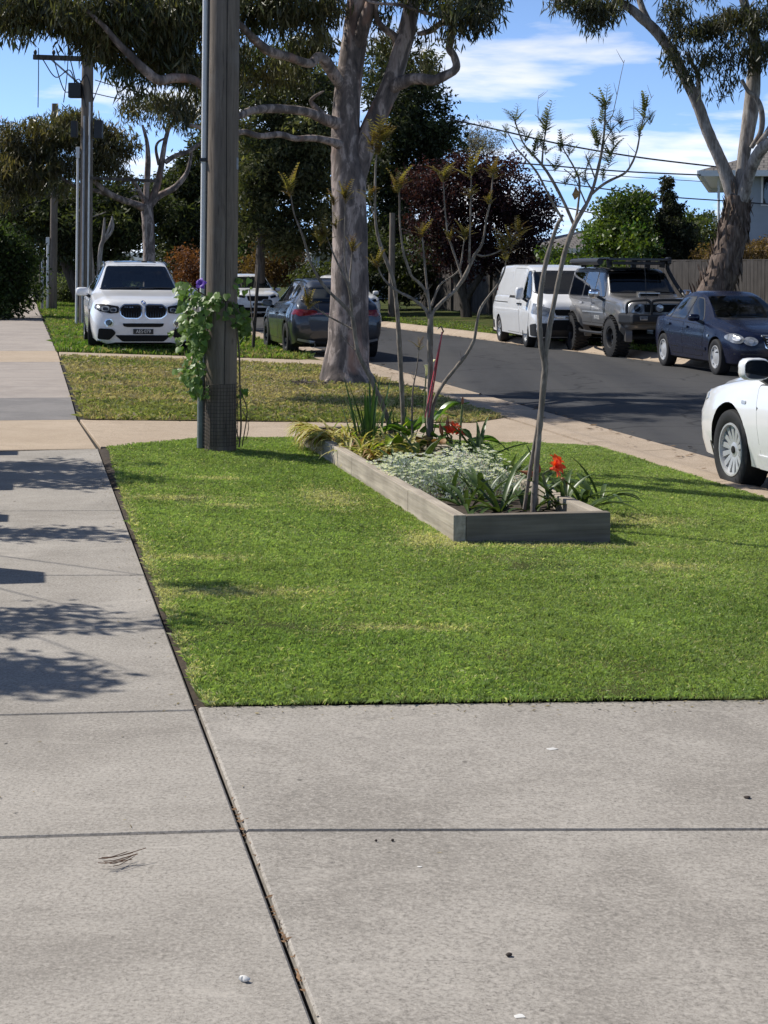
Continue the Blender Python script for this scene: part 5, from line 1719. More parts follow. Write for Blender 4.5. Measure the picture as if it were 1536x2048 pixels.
TBL = [(45, 300, 44, 40, 49, .9), (95, 285, 50, 44, 49, 1.0), (150, 275, 50, 44, 49, 1.0), (115, 245, 46, 24, 49, .8, .9), (155, 235, 34, 22, 49, .6, .8), (200, 300, 50, 40, 49, 1.0), (225, 275, 34, 30, 49, .8), (40, 340, 40, 34, 48.6, .8), (85, 345, 40, 30, 48.6, .8), (140, 330, 50, 26, 48.6, .9), (205, 335, 34, 22, 48.6, .6), (15, 280, 26, 30, 49, .6), (-5, 330, 30, 40, 48.6, .6), (18, 405, 26, 22, 48.4, .4, .7), (110, 375, 22, 18, 48.4, .3, .6), (238, 345, 18, 16, 48.5, .3, .8), (180, 250, 40, 18, 49, .5, .7), (8, 245, 20, 16, 49, .4, .6), (255, 280, 14, 18, 49, .3, .8),
       (250, 305, 16, 22, 49, .4, .8), (25, 370, 24, 20, 48.6, .4, .8), (75, 375, 24, 20, 48.6, .4, .7), (60, 262, 36, 20, 49, .6, .8),
       (300, 205, 40, 20, 50.5, .8, .7), (340, 215, 40, 26, 50.5, .8, .8), (375, 215, 26, 26, 50.5, .6, .7), (270, 225, 26, 18, 50.5, .5, .6), (355, 245, 24, 12, 50.5, .4, .6), (305, 240, 20, 12, 50.5, .4, .5), (240, 212, 20, 10, 50.5, .4, .4)]
tree('eucalyptus_tree', 'spreading gum with drooping olive foliage behind the parked white four wheel drive', tb, TL_, TBL, 20000, (.27, .040), ((0.062, 0.075, 0.028), (0.165, 0.13, 0.056)), 50, 'gumbark', .8, .28, .45, per=70)

# dead pale branches rising beside the second pole
db = at(186, 640, 46)
tree('dead_tree', 'bare pale dead branches behind the second pole', db,
     [[(188, 640, 12), (186, 580, 11), (182, 520, 10), (178, 470, 9), (178, 455, 7), (183, 425, 5), (186, 418, 2)], [(192, 640, 10), (197, 560, 9), (201, 500, 9), (206, 480, 8), (208, 455, 6), (209, 435, 3)],
      [(206, 482, 7), (216, 462, 6), (224, 440, 5), (224, 432, 3)], [(206, 485, 6), (222, 465, 6), (226, 450, 5), (224, 436, 3)], [(181, 434, 3), (196, 430, 2.5), (212, 424, 2)]],
     None, 0, (0, 0), None, 46, 'palebark', cat='dead tree')

DK = ((0.028, 0.042, 0.017), (0.078, 0.088, 0.034))
OL = ((0.045, 0.060, 0.020), (0.105, 0.100, 0.036))
GRN = ((0.045, 0.080, 0.020), (0.105, 0.140, 0.036))
def bush(name, label, px, py, d, blobs, n, leaf, pal, trunk_w=14, bark='darkbark', droop=.2, clump=.4, limbs=None, cat='tree', group='trees at the back of the street', mat='leafsoft', shell=.4, per=60):
    base = at(px, py, d)
    if limbs is None:
        c = blobs[0]
        limbs = [[(px, py + 4, trunk_w), (px + 1, (py * 2 + c[1]) / 3, trunk_w * .85), (px + (c[0] - px) * .4, (py + 2 * c[1]) / 3, trunk_w * .6), (c[0], c[1], trunk_w * .3)]]
        for b in blobs[1:4]:
            limbs.append([(px + 1, py * .55 + c[1] * .45, trunk_w * .5), ((px + b[0]) / 2, (py * .3 + b[1] * .7), trunk_w * .4), (b[0], b[1], trunk_w * .2)])
    return tree(name, label, base, limbs, blobs, n, leaf, pal, d, bark, droop, clump, shell, cat=cat, group=group, mat=mat, per=per)


# left: dark wattles leaning over the path
bush('wattle_tree', 'dark spreading tree with leaning trunk left of the white four wheel drive', 160, 612, 66,
     [(150, 450, 90, 60, 66, 3), (80, 430, 80, 60, 66, 3), (230, 440, 80, 60, 66, 3), (110, 500, 60, 40, 66, 2.4, .8), (200, 480, 60, 40, 66, 2.4), (260, 470, 50, 40, 66, 2), (180, 530, 40, 40, 66, 2, .6), (60, 380, 60, 30, 66, 2, .7), (255, 395, 50, 34, 66, 2), (190, 375, 50, 30, 66, 2, .8), (300, 420, 40, 40, 67, 2, .8), (20, 400, 40, 40, 66, 2, .8)],
     28000, (.28, .09), DK, 30, limbs=[[(168, 616, 26), (150, 570, 26), (132, 520, 25), (118, 470, 22), (95, 430, 14), (70, 400, 7)], [(166, 600, 26), (164, 540, 22), (175, 480, 18), (200, 440, 12)], [(128, 505, 12), (110, 490, 10), (70, 478, 7)], [(160, 520, 12), (210, 470, 9), (250, 450, 5)]])
bush('wattle_tree', 'sunlit olive tree over the far end of the footpath', 120, 610, 95, [(40, 410, 70, 50, 95, 4), (110, 395, 60, 40, 95, 3), (180, 410, 60, 40, 95, 3), (20, 480, 60, 50, 92, 3)], 11000, (.36, .13), OL, 14)
GRD = ((0.026, 0.046, 0.013), (0.062, 0.088, 0.024))
bush('hedge_tree', 'deep green leafy tree hanging over the left side of the footpath', -10, 640, 48, [(-15, 485, 34, 46, 48, .9), (20, 505, 26, 40, 48, .7), (46, 530, 20, 30, 48.5, .5), (-5, 560, 36, 34, 48, .9), (26, 575, 26, 26, 48.5, .6), (60, 560, 14, 22, 49.5, .4, .7), (55, 590, 16, 12, 51, .4, .7), (0, 612, 30, 24, 48, .8), (22, 612, 16, 20, 49, .5), (-20, 625, 30, 20, 47, .8)], 12000, (.15, .075), GRD, 16)
bush('hedge_tree', 'small far shrub closing the end of the footpath', 66, 602, 130, [(60, 570, 26, 30, 130, 3), (90, 560, 26, 34, 130, 3), (115, 575, 24, 26, 130, 3), (140, 580, 24, 26, 125, 3)], 6000, (.34, .15), GRN, 5)
bush('street_shrub', 'grey green shrub between the third pole and the second pole', 132, 622, 72, [(128, 590, 14, 30, 72, 1), (140, 575, 18, 30, 72, 1), (150, 600, 16, 20, 72, 1)], 3500, (.16, .06), ((.05, .07, .03), (.13, .15, .07)), 5)
# centre-left, beyond the near pole
bush('conifer', 'broad dark tree right of the forked gum behind the white four wheel drive', 350, 600, 78, [(350, 420, 44, 70, 78, 2.6), (345, 490, 40, 50, 78, 2.4), (372, 360, 34, 50, 78, 2.2), (390, 440, 40, 80, 78, 2.6), (330, 365, 34, 36, 78, 1.8, .8), (385, 345, 30, 40, 78, 1.8, .8), (410, 300, 30, 50, 78, 1.8, .7)], 16000, (.30, .11), DK, 12)
bush('red_shrub', 'reddish bronze shrub half hidden by the near pole', 385, 610, 60, [(378, 525, 22, 32, 60, .8), (392, 560, 24, 34, 60, .8), (372, 575, 22, 24, 60, .7)], 4500, (.13, .06), ((.10, .04, .02), (.22, .085, .035)), 6, cat='shrub')
bush('pepper_tree', 'tall dark leafy tree filling the space between near pole and big gum', 520, 600, 62,
     [(540, 330, 80, 70, 62, 2.6), (510, 250, 60, 60, 62, 2.2), (590, 270, 70, 70, 62, 2.4), (620, 380, 60, 70, 62, 2.2), (520, 430, 60, 60, 62, 2.2), (600, 180, 60, 50, 62, 2, .8), (650, 450, 40, 60, 62, 1.8), (570, 470, 60, 40, 62, 1.8), (500, 360, 40, 80, 61, 1.8), (640, 300, 40, 60, 62, 1.6), (545, 200, 40, 40, 62, 1.4, .9), (490, 170, 34, 40, 62, 1.4, .8), (590, 130, 50, 30, 63, 1.4, .8), (650, 170, 40, 50, 63, 1.6, .9), (660, 250, 40, 50, 63, 1.6, .9), (540, 110, 30, 24, 63, 1, .5)],
     40000, (.26, .085), ((0.055, 0.070, 0.030), (0.15, 0.145, 0.066)), 22, clump=.36)
bush('cypress_tree', 'very dark tall tree directly behind the big gum fork', 800, 600, 74,
     [(820, 200, 60, 60, 74, 2.6), (850, 270, 60, 60, 74, 2.6), (790, 270, 70, 60, 74, 2.8), (880, 300, 44, 46, 74, 2), (770, 170, 50, 60, 74, 2.2), (790, 110, 40, 50, 74, 1.8, .8), (850, 140, 26, 40, 74, 1.4, .7), (760, 340, 70, 60, 74, 2.6), (840, 360, 60, 50, 74, 2.4), (905, 260, 22, 30, 74, 1.2, .7), (780, 430, 60, 60, 74, 2.4), (740, 480, 50, 50, 74, 2), (880, 210, 20, 26, 74, 1, .6)],
     27000, (.30, .10), ((0.022, 0.032, 0.014), (0.062, 0.070, 0.030)), 24, clump=.42)
bush('photinia', 'round reddish brown shrub behind the dark hatchback', 550, 610, 72, [(545, 520, 44, 40, 72, 1.5), (520, 545, 34, 36, 72, 1.3), (580, 535, 36, 40, 72, 1.3), (555, 490, 30, 20, 72, 1, .8)], 9000, (.15, .07), ((0.075, 0.042, 0.018), (0.17, 0.105, 0.042)), 8, cat='shrub')
bush('garden_tree', 'mid green tree behind the reddish round shrub', 480, 600, 88, [(490, 520, 30, 50, 88, 2), (470, 470, 24, 60, 88, 2), (510, 470, 30, 40, 88, 2)], 5000, (.30, .11), ((.03, .05, .018), (.075, .10, .035)), 6)
bush('garden_tree', 'shadowy garden trees between big gum and fence across the road', 740, 620, 66, [(700, 560, 60, 40, 66, 2), (750, 520, 50, 50, 66, 2), (810, 560, 50, 50, 66, 2), (640, 560, 50, 36, 68, 2), (850, 520, 50, 60, 66, 2)], 11000, (.24, .09), DK, 8)
# purple plum
bush('purple_plum_tree', 'round purple black leafed plum tree across the road', 930, 640, 56,
     [(960, 360, 80, 50, 56, 2), (900, 390, 80, 60, 56, 2.2), (1020, 400, 70, 60, 56, 2), (1070, 430, 40, 50, 56, 1.4), (880, 460, 70, 60, 56, 2), (960, 460, 90, 60, 56, 2.2), (1050, 480, 50, 44, 56, 1.6), (840, 380, 40, 50, 56, 1.4, .8), (920, 330, 40, 26, 56, 1.2, .7), (1000, 335, 40, 26, 56, 1.2, .7), (920, 520, 60, 34, 56, 1.6, .7), (1000, 520, 50, 30, 56, 1.4, .7)],
     30000, (.14, .075), ((0.016, 0.007, 0.009), (0.055, 0.018, 0.024)), 24, clump=.34,
     limbs=[[(934, 642, 24), (930, 610, 22), (925, 585, 20), (912, 555, 14), (895, 510, 9), (880, 460, 5)], [(930, 600, 18), (945, 575, 15), (965, 545, 11), (985, 490, 6)], [(926, 590, 12), (930, 540, 9), (940, 470, 5)]], shell=.38, group='trees across the road')
bush('grey_tree', 'wispy grey bare topped tree behind the plum tree', 980, 560, 85, [(965, 290, 40, 40, 85, 1.6), (940, 270, 20, 26, 85, 1, .5)], 2600, (.24, .035), ((.10, .09, .075), (.20, .175, .15)), 7, droop=0, group='trees across the road')
bush('citrus_tree', 'bright glossy green rounded tree behind the roof rack', 1240, 600, 46,
     [(1250, 455, 55, 44, 46, 1.3), (1210, 480, 40, 44, 46, 1.1), (1280, 440, 34, 36, 46, 1.0), (1230, 415, 40, 24, 46, .9, .8), (1275, 495, 44, 36, 45, 1.1), (1300, 540, 50, 16, 43.2, .5), (1220, 545, 60, 22, 43, .6), (1270, 405, 40, 20, 46, .8, .7), (1185, 520, 26, 26, 46, .7), (1110, 520, 34, 18, 47, .7), (1150, 545, 60, 20, 46, 1)],
     19000, (.145, .07), ((0.040, 0.085, 0.016), (0.13, 0.17, 0.030)), 14, clump=.26, mat='leaf', group='trees across the road')
bush('conifer', 'dark pointed conifer beside the glossy green tree', 1345, 590, 45.5,
     [(1334, 368, 6, 16, 45.5, .2, 2), (1335, 392, 14, 18, 45.5, .3, 1.6), (1342, 415, 24, 22, 45.5, .5, 1.3), (1348, 445, 30, 30, 45.5, .7, 1.2), (1355, 480, 36, 36, 45.5, .8, 1.2), (1350, 515, 40, 30, 45.5, .9), (1382, 490, 20, 36, 45.5, .6), (1325, 450, 16, 30, 45.5, .5)],
     12000, (.12, .05), ((0.024, 0.030, 0.016), (0.055, 0.056, 0.030)), 10, clump=.13, group='trees across the road')
bush('bronze_conifer', 'thin top sprig of bronze foliage left of the conifer', 1295, 560, 50, [(1292, 395, 14, 14, 50, .4), (1285, 380, 4, 14, 50, .2, .7), (1305, 402, 14, 10, 50, .4)], 500, (.13, .05), ((0.05, 0.045, 0.024), (0.11, 0.085, 0.05)), 3, clump=.12, group='trees across the road')
bush('garden_tree', 'low green shrubs left of the shaggy gum trunk', 1410, 580, 48, [(1405, 490, 30, 36, 48, .9), (1420, 470, 24, 24, 48, .7, .7), (1395, 520, 34, 26, 48, .8)], 4500, (.13, .06), ((.04, .06, .02), (.10, .11, .04)), 5, group='trees across the road')
bush('dry_hedge', 'rusty brown clipped hedge behind the fence on the right', 1470, 590, 44, [(1500, 505, 60, 24, 44, .8), (1420, 510, 34, 18, 44, .7), (1560, 500, 50, 28, 44, .8), (1510, 540, 50, 20, 43.3, .4, .7)], 9000, (.09, .035), ((0.10, 0.065, 0.030), (0.20, 0.125, 0.055)), 4, cat='hedge', clump=.16, group=None)
bush('garden_tree', 'tiny tree tops above the tiled roof on the far right', 1400, 560, 90, [(1385, 440, 26, 14, 90, 1), (1418, 434, 10, 8, 90, .5)], 1200, (.26, .12), GRN, 4, group='trees across the road')
# behind the street's far end
for i, (x, y, rx, ry, d) in enumerate(((300, 560, 60, 26, 160), (230, 540, 40, 30, 150), (420, 560, 50, 30, 140), (560, 570, 60, 26, 150), (30, 590, 40, 20, 140), (690, 585, 60, 22, 120))):
    bush('distant_tree', ['hazy far tree seen above the roof of the white four wheel drive', 'far tree left of the white car roof', 'far tree just right of the near pole', 'far tree behind the reddish round shrub', 'far shrub at the left end of the footpath', 'far tree glimpsed behind the big gum trunk'][i],
         x, y + ry, d, [(x, y, rx, ry, d, 3), (x + rx * .5, y + 4, rx * .5, ry * .8, d, 3)], 1800, (.5, .22), ((.03, .045, .02), (.08, .10, .045)), 5, group='distant trees at the end of the street')

# off to the left, a garden whose shadows fall over the footpath
sh = st(11.5, -2.9, 0)
o = thing('garden_tree', 'garden shrub left of the frame, its leafy shadows lie across the footpath', 'shrub', sh)
def local_crown(o, blobs, n, leaf, pal, clump, per, droop=.2):
    Vs, Cs = [], []
    for (s, t, z, rs, rt, rz, k) in blobs:
        m = int(n * k)
        q = max(2, m // per)
        u = unit(RNG.normal(size=(q, 3))) * RNG.random((q, 1)) ** .45
        cc = np.array(st(s, t, z)) + u[:, :1] * rs * np.array(DIRS) + u[:, 1:2] * rt * np.array(DIRT) + np.stack([0 * u[:, 2], 0 * u[:, 2], u[:, 2] * rz], 1)
        C = cc[RNG.integers(0, q, m)] + RNG.normal(0, clump, (m, 3))
        U = unit(RNG.normal(0, 1, (m, 3)) + np.array([0, 0, -droop]))
        V_, _ = leaf_arrays(C, U, leaf[0] * RNG.uniform(.6, 1.2, m), leaf[1] * RNG.uniform(.7, 1.2, m))
        h = RNG.random((m, 1))
        Vs.append(V_); Cs.append(np.repeat(np.array(pal[0]) * (1 - h) + np.array(pal[1]) * h, 4, 0))
    V_ = np.concatenate(Vs)
    np_mesh('crown', V_ - np.array(o.location), np.arange(len(V_)).reshape(-1, 4), M['leaf'], o, np.concatenate(Cs))
local_crown(o, [(13.1, -2.1, 2.5, .55, 1.1, .5, .34), (13.9, -2.0, 2.6, .35, 1.0, .3, .14), (10.65, -2.2, 2.5, .22, 1.0, .35, .13), (11.3, -2.6, 2.2, .3, .8, .4, .1), (8.3, -2.2, 2.5, .16, 1.1, .3, .11), (7.45, -2.2, 2.6, .24, 1.05, .3, .14), (9.3, -2.6, 2.3, .10, .8, .2, .03), (8.95, -1.2, 2.62, .05, .22, .05, .01)],
            13000, (.10, .042), GRN, .085, 70)
mb = MB()
for s, t, z in ((13.1, -1.7, 2.5), (13.9, -1.7, 2.6), (10.65, -1.6, 2.5), (11.3, -2.2, 2.2), (8.3, -1.5, 2.5), (7.45, -1.6, 2.6), (8.95, -1.0, 2.62)):
    c0, c1, c2 = Vector((0, 0, 0)), (st(11, -3.0, 1.2) - sh), (st(s, t, z) - sh)
    P = curve_pts([(*c0, .07), (*c1, .022), (*(c1.lerp(c2, .5) + Vector((0, 0, .15))), .008), (*c2, .003)], 5)
    mb.tube([p[:3] for p in P], [p[3] for p in P], 7)
mb.build('trunk', M['darkbark'], o, smooth=1)
fen = thing('front_fence', 'pillared garden fence left of the frame, square pillar shadows on the footpath', 'fence', st(10, -1.12, 0), ANG)
for s, h in ((8.72, 1.42), (10.5, 1.16), (11.9, 1.18), (14.0, 1.2)):
    mb = MB(); mb.box((0, s - 10, h / 2), (.26, .28, h)); mb.build('pillar', M['sleeperx'], fen, bevel=.01)
mb = MB(); mb.box((-.05, 1, .12), (.12, 7.0, .24)); mb.build('plinth', M['sleeperx'], fen)

# ------------------------------------------------------------------ left hedges, fences, houses
def fence(label, t, s0, s1, h, mat, z=0.0, pal_w=.14, group=None, name='paling_fence'):
    o = thing(name, label, 'fence', st(s0, t, z), ANG, group)
    mb = MB(); y = 0
    while y < s1 - s0:
        mb.box((random.uniform(-.006, .006), y + pal_w / 2, h / 2 + random.uniform(-.015, .015)), (.018, pal_w - .006, h)); y += pal_w
    mb.build('palings', mat, o)
    y = 0.3
    while y < s1 - s0:
        mb = MB(); mb.box((.06, y, h / 2 - .02), (.1, .1, h)); mb.build('post', mat, o); y += 2.7
    for zz_ in (.25, h - .25):
        mb = MB(); mb.box((.04, (s1 - s0) / 2, zz_), (.05, s1 - s0, .08)); mb.build('rail', mat, o)
    return o


def xfence(label, a, b, h, mat, pal_w=.15):
    """fence between two world points"""
    a, b = Vector(a), Vector(b)
    L = (b - a).length
    o = thing('paling_fence', label, 'fence', a, math.atan2(b.y - a.y, b.x - a.x) - math.pi / 2)
    mb = MB(); y = 0
    while y < L:
        mb.box((random.uniform(-.006, .006), y + pal_w / 2, h / 2 + random.uniform(-.02, .02)), (.018, pal_w - .008, h)); y += pal_w
    mb.build('palings', mat, o)
    y = .3
    while y < L:
        mb = MB(); mb.box((-.06, y, h / 2), (.1, .1, h + .04)); mb.build('post', mat, o); y += 2.7
    mb = MB(); mb.box((-.03, L / 2, h + .01), (.09, L, .03)); mb.build('capping', mat, o)
    return o


xfence('weathered grey paling fence behind the roof racked four wheel drive and the gum', at(1230, 640, 43.5) * 1, st(27, 17.6, 0.05), 1.60, M['paling'])
xfence('dark timber fence in the shade left of the white van', st(41.5, 16.2, .05), st(66, 16.2, .05), 1.75, M['paling'])
fence('low dark fence at the far left of the footpath', -1.6, 50, 85, 1.1, M['paling'])


def tilemat():
    k = NT('roof_tiles')
    tc_ = k.n('ShaderNodeTexCoord')
    br_ = k.n('ShaderNodeTexBrick', offset=0.5)
    for nm, v in (('Scale', 1.0), ('Mortar Size', 0.025), ('Brick Width', 0.30), ('Row Height', 0.33)): br_.inputs[nm].default_value = v
    br_.inputs['Color1'].default_value = (.17, .155, .145, 1); br_.inputs['Color2'].default_value = (.23, .21, .195, 1); br_.inputs['Mortar'].default_value = (.05, .045, .042, 1)
    k.l(tc_.outputs['UV'], br_.inputs['Vector'])
    f = k.noise(k.coord(), 6, 4)
    k.set(Base_Color=k.mix(k.ramp(f, [(.3, .35), (.6, 0.0)]), br_.outputs['Color'], (.09, .085, .08)), Roughness=.85)
    k.bump(br_.outputs['Fac'], -.7, .03)
    return k.m


M['tiles'] = tilemat()
M['wallblue'] = flat('pale_blue_render', (0.36, 0.39, 0.43), 0.85, var=.06, scale=3)
M['brick'] = flat('brown_brick', (0.20, 0.12, 0.085), 0.9, var=.35, scale=18)  # plain brown brick, mottled at random


def uv_planar(o):
    me = o.data
    uv = me.uv_layers.new(name='UVMap')
    for p in me.polygons:
        n_ = p.normal
        u = Vector((-n_.y, n_.x, 0))
        u = u.normalized() if u.length > 1e-4 else Vector((1, 0, 0))
        v = n_.cross(u)
        for li in p.loop_indices:
            c = me.vertices[me.loops[li].vertex_index].co
            uv.data[li].uv = (c.dot(u), c.dot(v))
    return o


def hip_roof(o, x0, x1, y0, y1, z, rise, over, name='roof'):
    x0, x1, y0, y1 = x0 - over, x1 + over, y0 - over, y1 + over
    w = min(x1 - x0, y1 - y0) / 2
    if x1 - x0 > y1 - y0: r = [(x0 + w, (y0 + y1) / 2), (x1 - w, (y0 + y1) / 2)]
    else: r = [((x0 + x1) / 2, y0 + w), ((x0 + x1) / 2, y1 - w)]
    V_ = [(x0, y0, z), (x1, y0, z), (x1, y1, z), (x0, y1, z), (r[0][0], r[0][1], z + rise), (r[1][0], r[1][1], z + rise)]
    F_ = [(0, 1, 5, 4), (1, 2, 5), (2, 3, 4, 5), (3, 0, 4)] if x1 - x0 > y1 - y0 else [(0, 1, 4), (1, 2, 5, 4), (2, 3, 5), (3, 0, 4, 5)]
    mb = MB(); mb.add(V_, F_)
    rf = uv_planar(mb.build(name, M['tiles'], o))
    mb = MB()
    mb.add([(x0 + .02, y0 + .02, z - .02), (x1 - .02, y0 + .02, z - .02), (x1 - .02, y1 - .02, z - .02), (x0 + .02, y1 - .02, z - .02)], [(0, 1, 2, 3)])
    for a, b in (((x0, y0), (x1, y0)), ((x1, y0), (x1, y1)), ((x1, y1), (x0, y1)), ((x0, y1), (x0, y0))):
        mb.bar((a[0], a[1], z - .10), (b[0], b[1], z - .10), .10, .20)
    mb.build('fascia', M['white'], o)
    return rf


def house(label, loc, rz, lx, ly, h, rise, over, wallmat, wins, cat='house'):
    o = thing('house', label, cat, loc, rz)
    mb = MB(); mb.box((lx / 2, ly / 2, h / 2), (lx, ly, h)); mb.build('wall', wallmat, o)
    hip_roof(o, 0, lx, 0, ly, h + .02, rise, over)
    for x, z, w, hh in wins:
        mb = MB()
        for a, b in (((x - w / 2, z), (x + w / 2, z)), ((x - w / 2, z + hh), (x + w / 2, z + hh))): mb.bar((a[0] - .04, -.03, a[1]), (b[0] + .04, -.03, b[1]), .08, .08)
        for xx in (x - w / 2, x, x + w / 2): mb.bar((xx, -.03, z + .04), (xx, -.03, z + hh - .04), .07, .07)
        f = mb.build('window', M['white'], o)
        mb = MB(); mb.box((x, -.012, z + hh / 2), (w, .02, hh)); mb.build('pane', M['glass'], f)
    return o


hp = at(1453, 552 + 1.2 * 3200 / 55, 55)
H1 = house('two storey pale blue house with white eaves behind the shaggy gum', (hp.x, 55, .2), -.235, 11, 9, 4.85, 1.9, .95, M['wallblue'], [(1.9, 3.75, 1.5, 1.0), (3.2, .9, 2, 1.2)])
mb = MB(); mb.tube([(.55, -.06, .1), (.55, -.06, 4.7)], .045, 8); mb.build('downpipe', M['white'], H1, smooth=.8)
mb = MB(); mb.tube([(-.30, -.06, 2.6), (-.30, -.06, 4.75)], .045, 8); mb.build('downpipe', M['white'], H1, smooth=.8)
mb = MB(); mb.box((-.02, .35, 1.65), (.95, .8, 3.3)); mb.build('porch_wall', M['white'], H1)
mb = MB(); mb.add([(.55, -2.6, 1.75), (9, -2.6, 1.75), (9, 0, 2.45), (.55, 0, 2.45)], [(0, 1, 2, 3)]); uv_planar(mb.build('porch_roof', M['tiles'], H1))
mb = MB(); mb.bar((.5, -2.62, 1.70), (9, -2.62, 1.70), .08, .16); mb.bar((.52, -2.6, 1.72), (.52, 0, 2.42), .08, .14); mb.build('porch_fascia', M['white'], H1)
house('low house with grey tiled roof behind the plum and the green tree', (at(1085, 500, 66).x, 66, .2), .12, 9, 9, 2.35, 1.25, .5, M['brick'], [(2, .8, 1.6, 1.2)])
house('low tiled house roof far right between the conifer and the pale blue house', (at(1385, 500, 72).x, 72, .2), -.1, 9, 8, 2.6, 1.1, .5, M['wallblue'], [(2, 1, 1.6, 1.2)])
house('pale grey house glimpsed behind the big gum trunk across the road', (at(640, 560, 84).x, 84, .1), .1, 9, 8, 2.5, 2.0, .5, M['wallblue'], [(2, .9, 1.6, 1.2)])

# letterbox wall, stake, stump, hills
pst = at(506, 690, 33.0)
o = thing('garden_stake', 'thin leaning brown stake beside the dark hatchback', 'stake', pst)
mb = MB(); q = at(518, 530, 33.0) - pst; mb.tube([(0, 0, -.1), q * .5, q], .035, 6); mb.build('stick', M['darkbark'], o)
mb = MB(); mb.tube([q * .15, q * .15 + Vector((-.06, -.02, .5)), q * .15 + Vector((-.10, 0, .9))], .012, 5); mb.build('side_twig', M['sapbark'], o)
sv = gst(600, 770)
o = thing('bark_litter', 'low heap of dark bark litter left of the big gum', 'bark litter', st(sv[0], sv[1], zl(sv[1])))
mb = MB()
for i in range(160):
    a, r = random.uniform(0, 6.28), abs(random.gauss(0, .4))
    c = Vector((r * math.cos(a) * 1.2, r * math.sin(a) * .8, .01 + .04 * max(0, 1 - r)))
    d = Vector((random.gauss(0, 1), random.gauss(0, .5), random.gauss(0, .15))).normalized() * random.uniform(.04, .14)
    w = Vector((-d.y, d.x, .02)).normalized() * random.uniform(.008, .022)
    mb.add([c - d, c + w, c + d, c - w], [(0, 1, 2, 3)])
tag(o, kind='stuff')
mb.build('bark_pieces', M['darkbark'], o)
mb = MB()
n = 60
for i in range(n + 1):
    x = -900 + 1800 * i / n
    h = 9 + 13 * fbm(np.array([x]), np.array([0.0]), .006, 50)[0]
    for k, (dy, hh) in enumerate(((0, -2), (120, h * .7), (260, h), (600, -2))):
        mb.v.append((x - 200, 900 + dy, hh))
for i in range(n):
    for k in range(3): mb.f.append((i * 4 + k, i * 4 + k + 1, (i + 1) * 4 + k + 1, (i + 1) * 4 + k))
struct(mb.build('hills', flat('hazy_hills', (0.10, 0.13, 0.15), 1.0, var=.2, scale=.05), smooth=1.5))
# ------------------------------------------------------------------ vehicles
def interp_stations(stn, step=0.035, sig=0.05):
    a = np.array(stn, float)
    a = a[np.argsort(a[:, 0])]
    y = np.arange(a[0, 0], a[-1, 0] + 1e-6, step)
    if y[-1] < a[-1, 0] - 1e-4: y = np.append(y, a[-1, 0])
    cols = [np.interp(y, a[:, 0], a[:, k]) for k in range(1, a.shape[1])]
    r = int(3 * sig / step) + 1
    ker = np.exp(-0.5 * (np.arange(-r, r + 1) * step / sig) ** 2); ker /= ker.sum()
    out = []
    for c in cols:
        # reflect about the end value so the nose keeps its shape
        p = np.concatenate([2 * c[0] - c[r:0:-1], c, 2 * c[-1] - c[-2:-r - 2:-1]])
        out.append(np.convolve(p, ker, 'valid'))
    return y, out


RING = 15


def ring(zb, wb, wm, zbelt, wbelt, ztop, wtop):
    hb = zbelt - zb
    top = ztop - zbelt
    drop = min(.075, top * .5)
    pts = [(0, zb), (wb * .85, zb), (wb, zb + .05), (wm * .985, zb + hb * .30), (wm, zb + hb * .52), (wm * .998, zb + hb * .72), (wbelt + .012, zbelt - .06), (wbelt, zbelt - .015),
           (wbelt - .022, zbelt + .008), (wbelt - .022 + (wtop - wbelt + .022) * .5, zbelt + (top - drop) * .52 + .004), (wtop, ztop - drop), (wtop - .035, ztop - drop * .42), (wtop - .10, ztop - drop * .15), (wtop * .5, ztop - .006 * (top > .2)), (0, ztop)]
    return pts


def body_mesh(stn, sig=0.05):
    y, c = interp_stations(stn, sig=sig)
    V, F = [], []
    n = 2 * RING - 2
    for i in range(len(y)):
        r = ring(*[k[i] for k in c])
        full = r + [(-x, z) for x, z in r[-2:0:-1]]
        V += [(x, y[i], z) for x, z in full]
    m = len(y)
    for i in range(m - 1):
        for k in range(n):
            k2 = (k + 1) % n
            F.append((i * n + k, i * n + k2, (i + 1) * n + k2, (i + 1) * n + k))
    for base, yy in ((0, y[0]), ((m - 1) * n, y[-1])):
        zc = sum(V[base + k][2] for k in range(n)) / n
        V.append((0, yy + (.02 if base else -.02), zc))
        ci = len(V) - 1
        for k in range(n): F.append((base + k, base + (k + 1) % n, ci))
    me = bpy.data.meshes.new('body')
    me.from_pydata(V, [], F)
    bm = bmesh.new(); bm.from_mesh(me)
    bmesh.ops.recalc_face_normals(bm, faces=bm.faces)
    bm.to_mesh(me); bm.free()
    return me


AXV = {'-x': Vector((-1, 0, 0)), '+x': Vector((1, 0, 0)), '+y': Vector((0, 1, 0)), '-y': Vector((0, -1, 0)), '+z': Vector((0, 0, 1))}


def lift3(axis, u, v, far=0.0):
    if axis[1] == 'x': p = Vector((0, u, v))
    elif axis[1] == 'y': p = Vector((u, 0, v))
    else: p = Vector((u, v, 0))
    return p + AXV[axis] * far


def rpoly(pts, r=.04, n=4):
    """round a polygon's corners"""
    out = []
    m = len(pts)
    for i in range(m):
        a, b, c = Vector(pts[i - 1]), Vector(pts[i]), Vector(pts[(i + 1) % m])
        d1, d2 = (a - b), (c - b)
        k = min(r, d1.length * .45, d2.length * .45)
        p, q = b + d1.normalized() * k, b + d2.normalized() * k
        for j in range(n + 1):
            t = j / n
            out.append(tuple(p * (1 - t) ** 2 + b * 2 * t * (1 - t) + q * t * t))
    return out


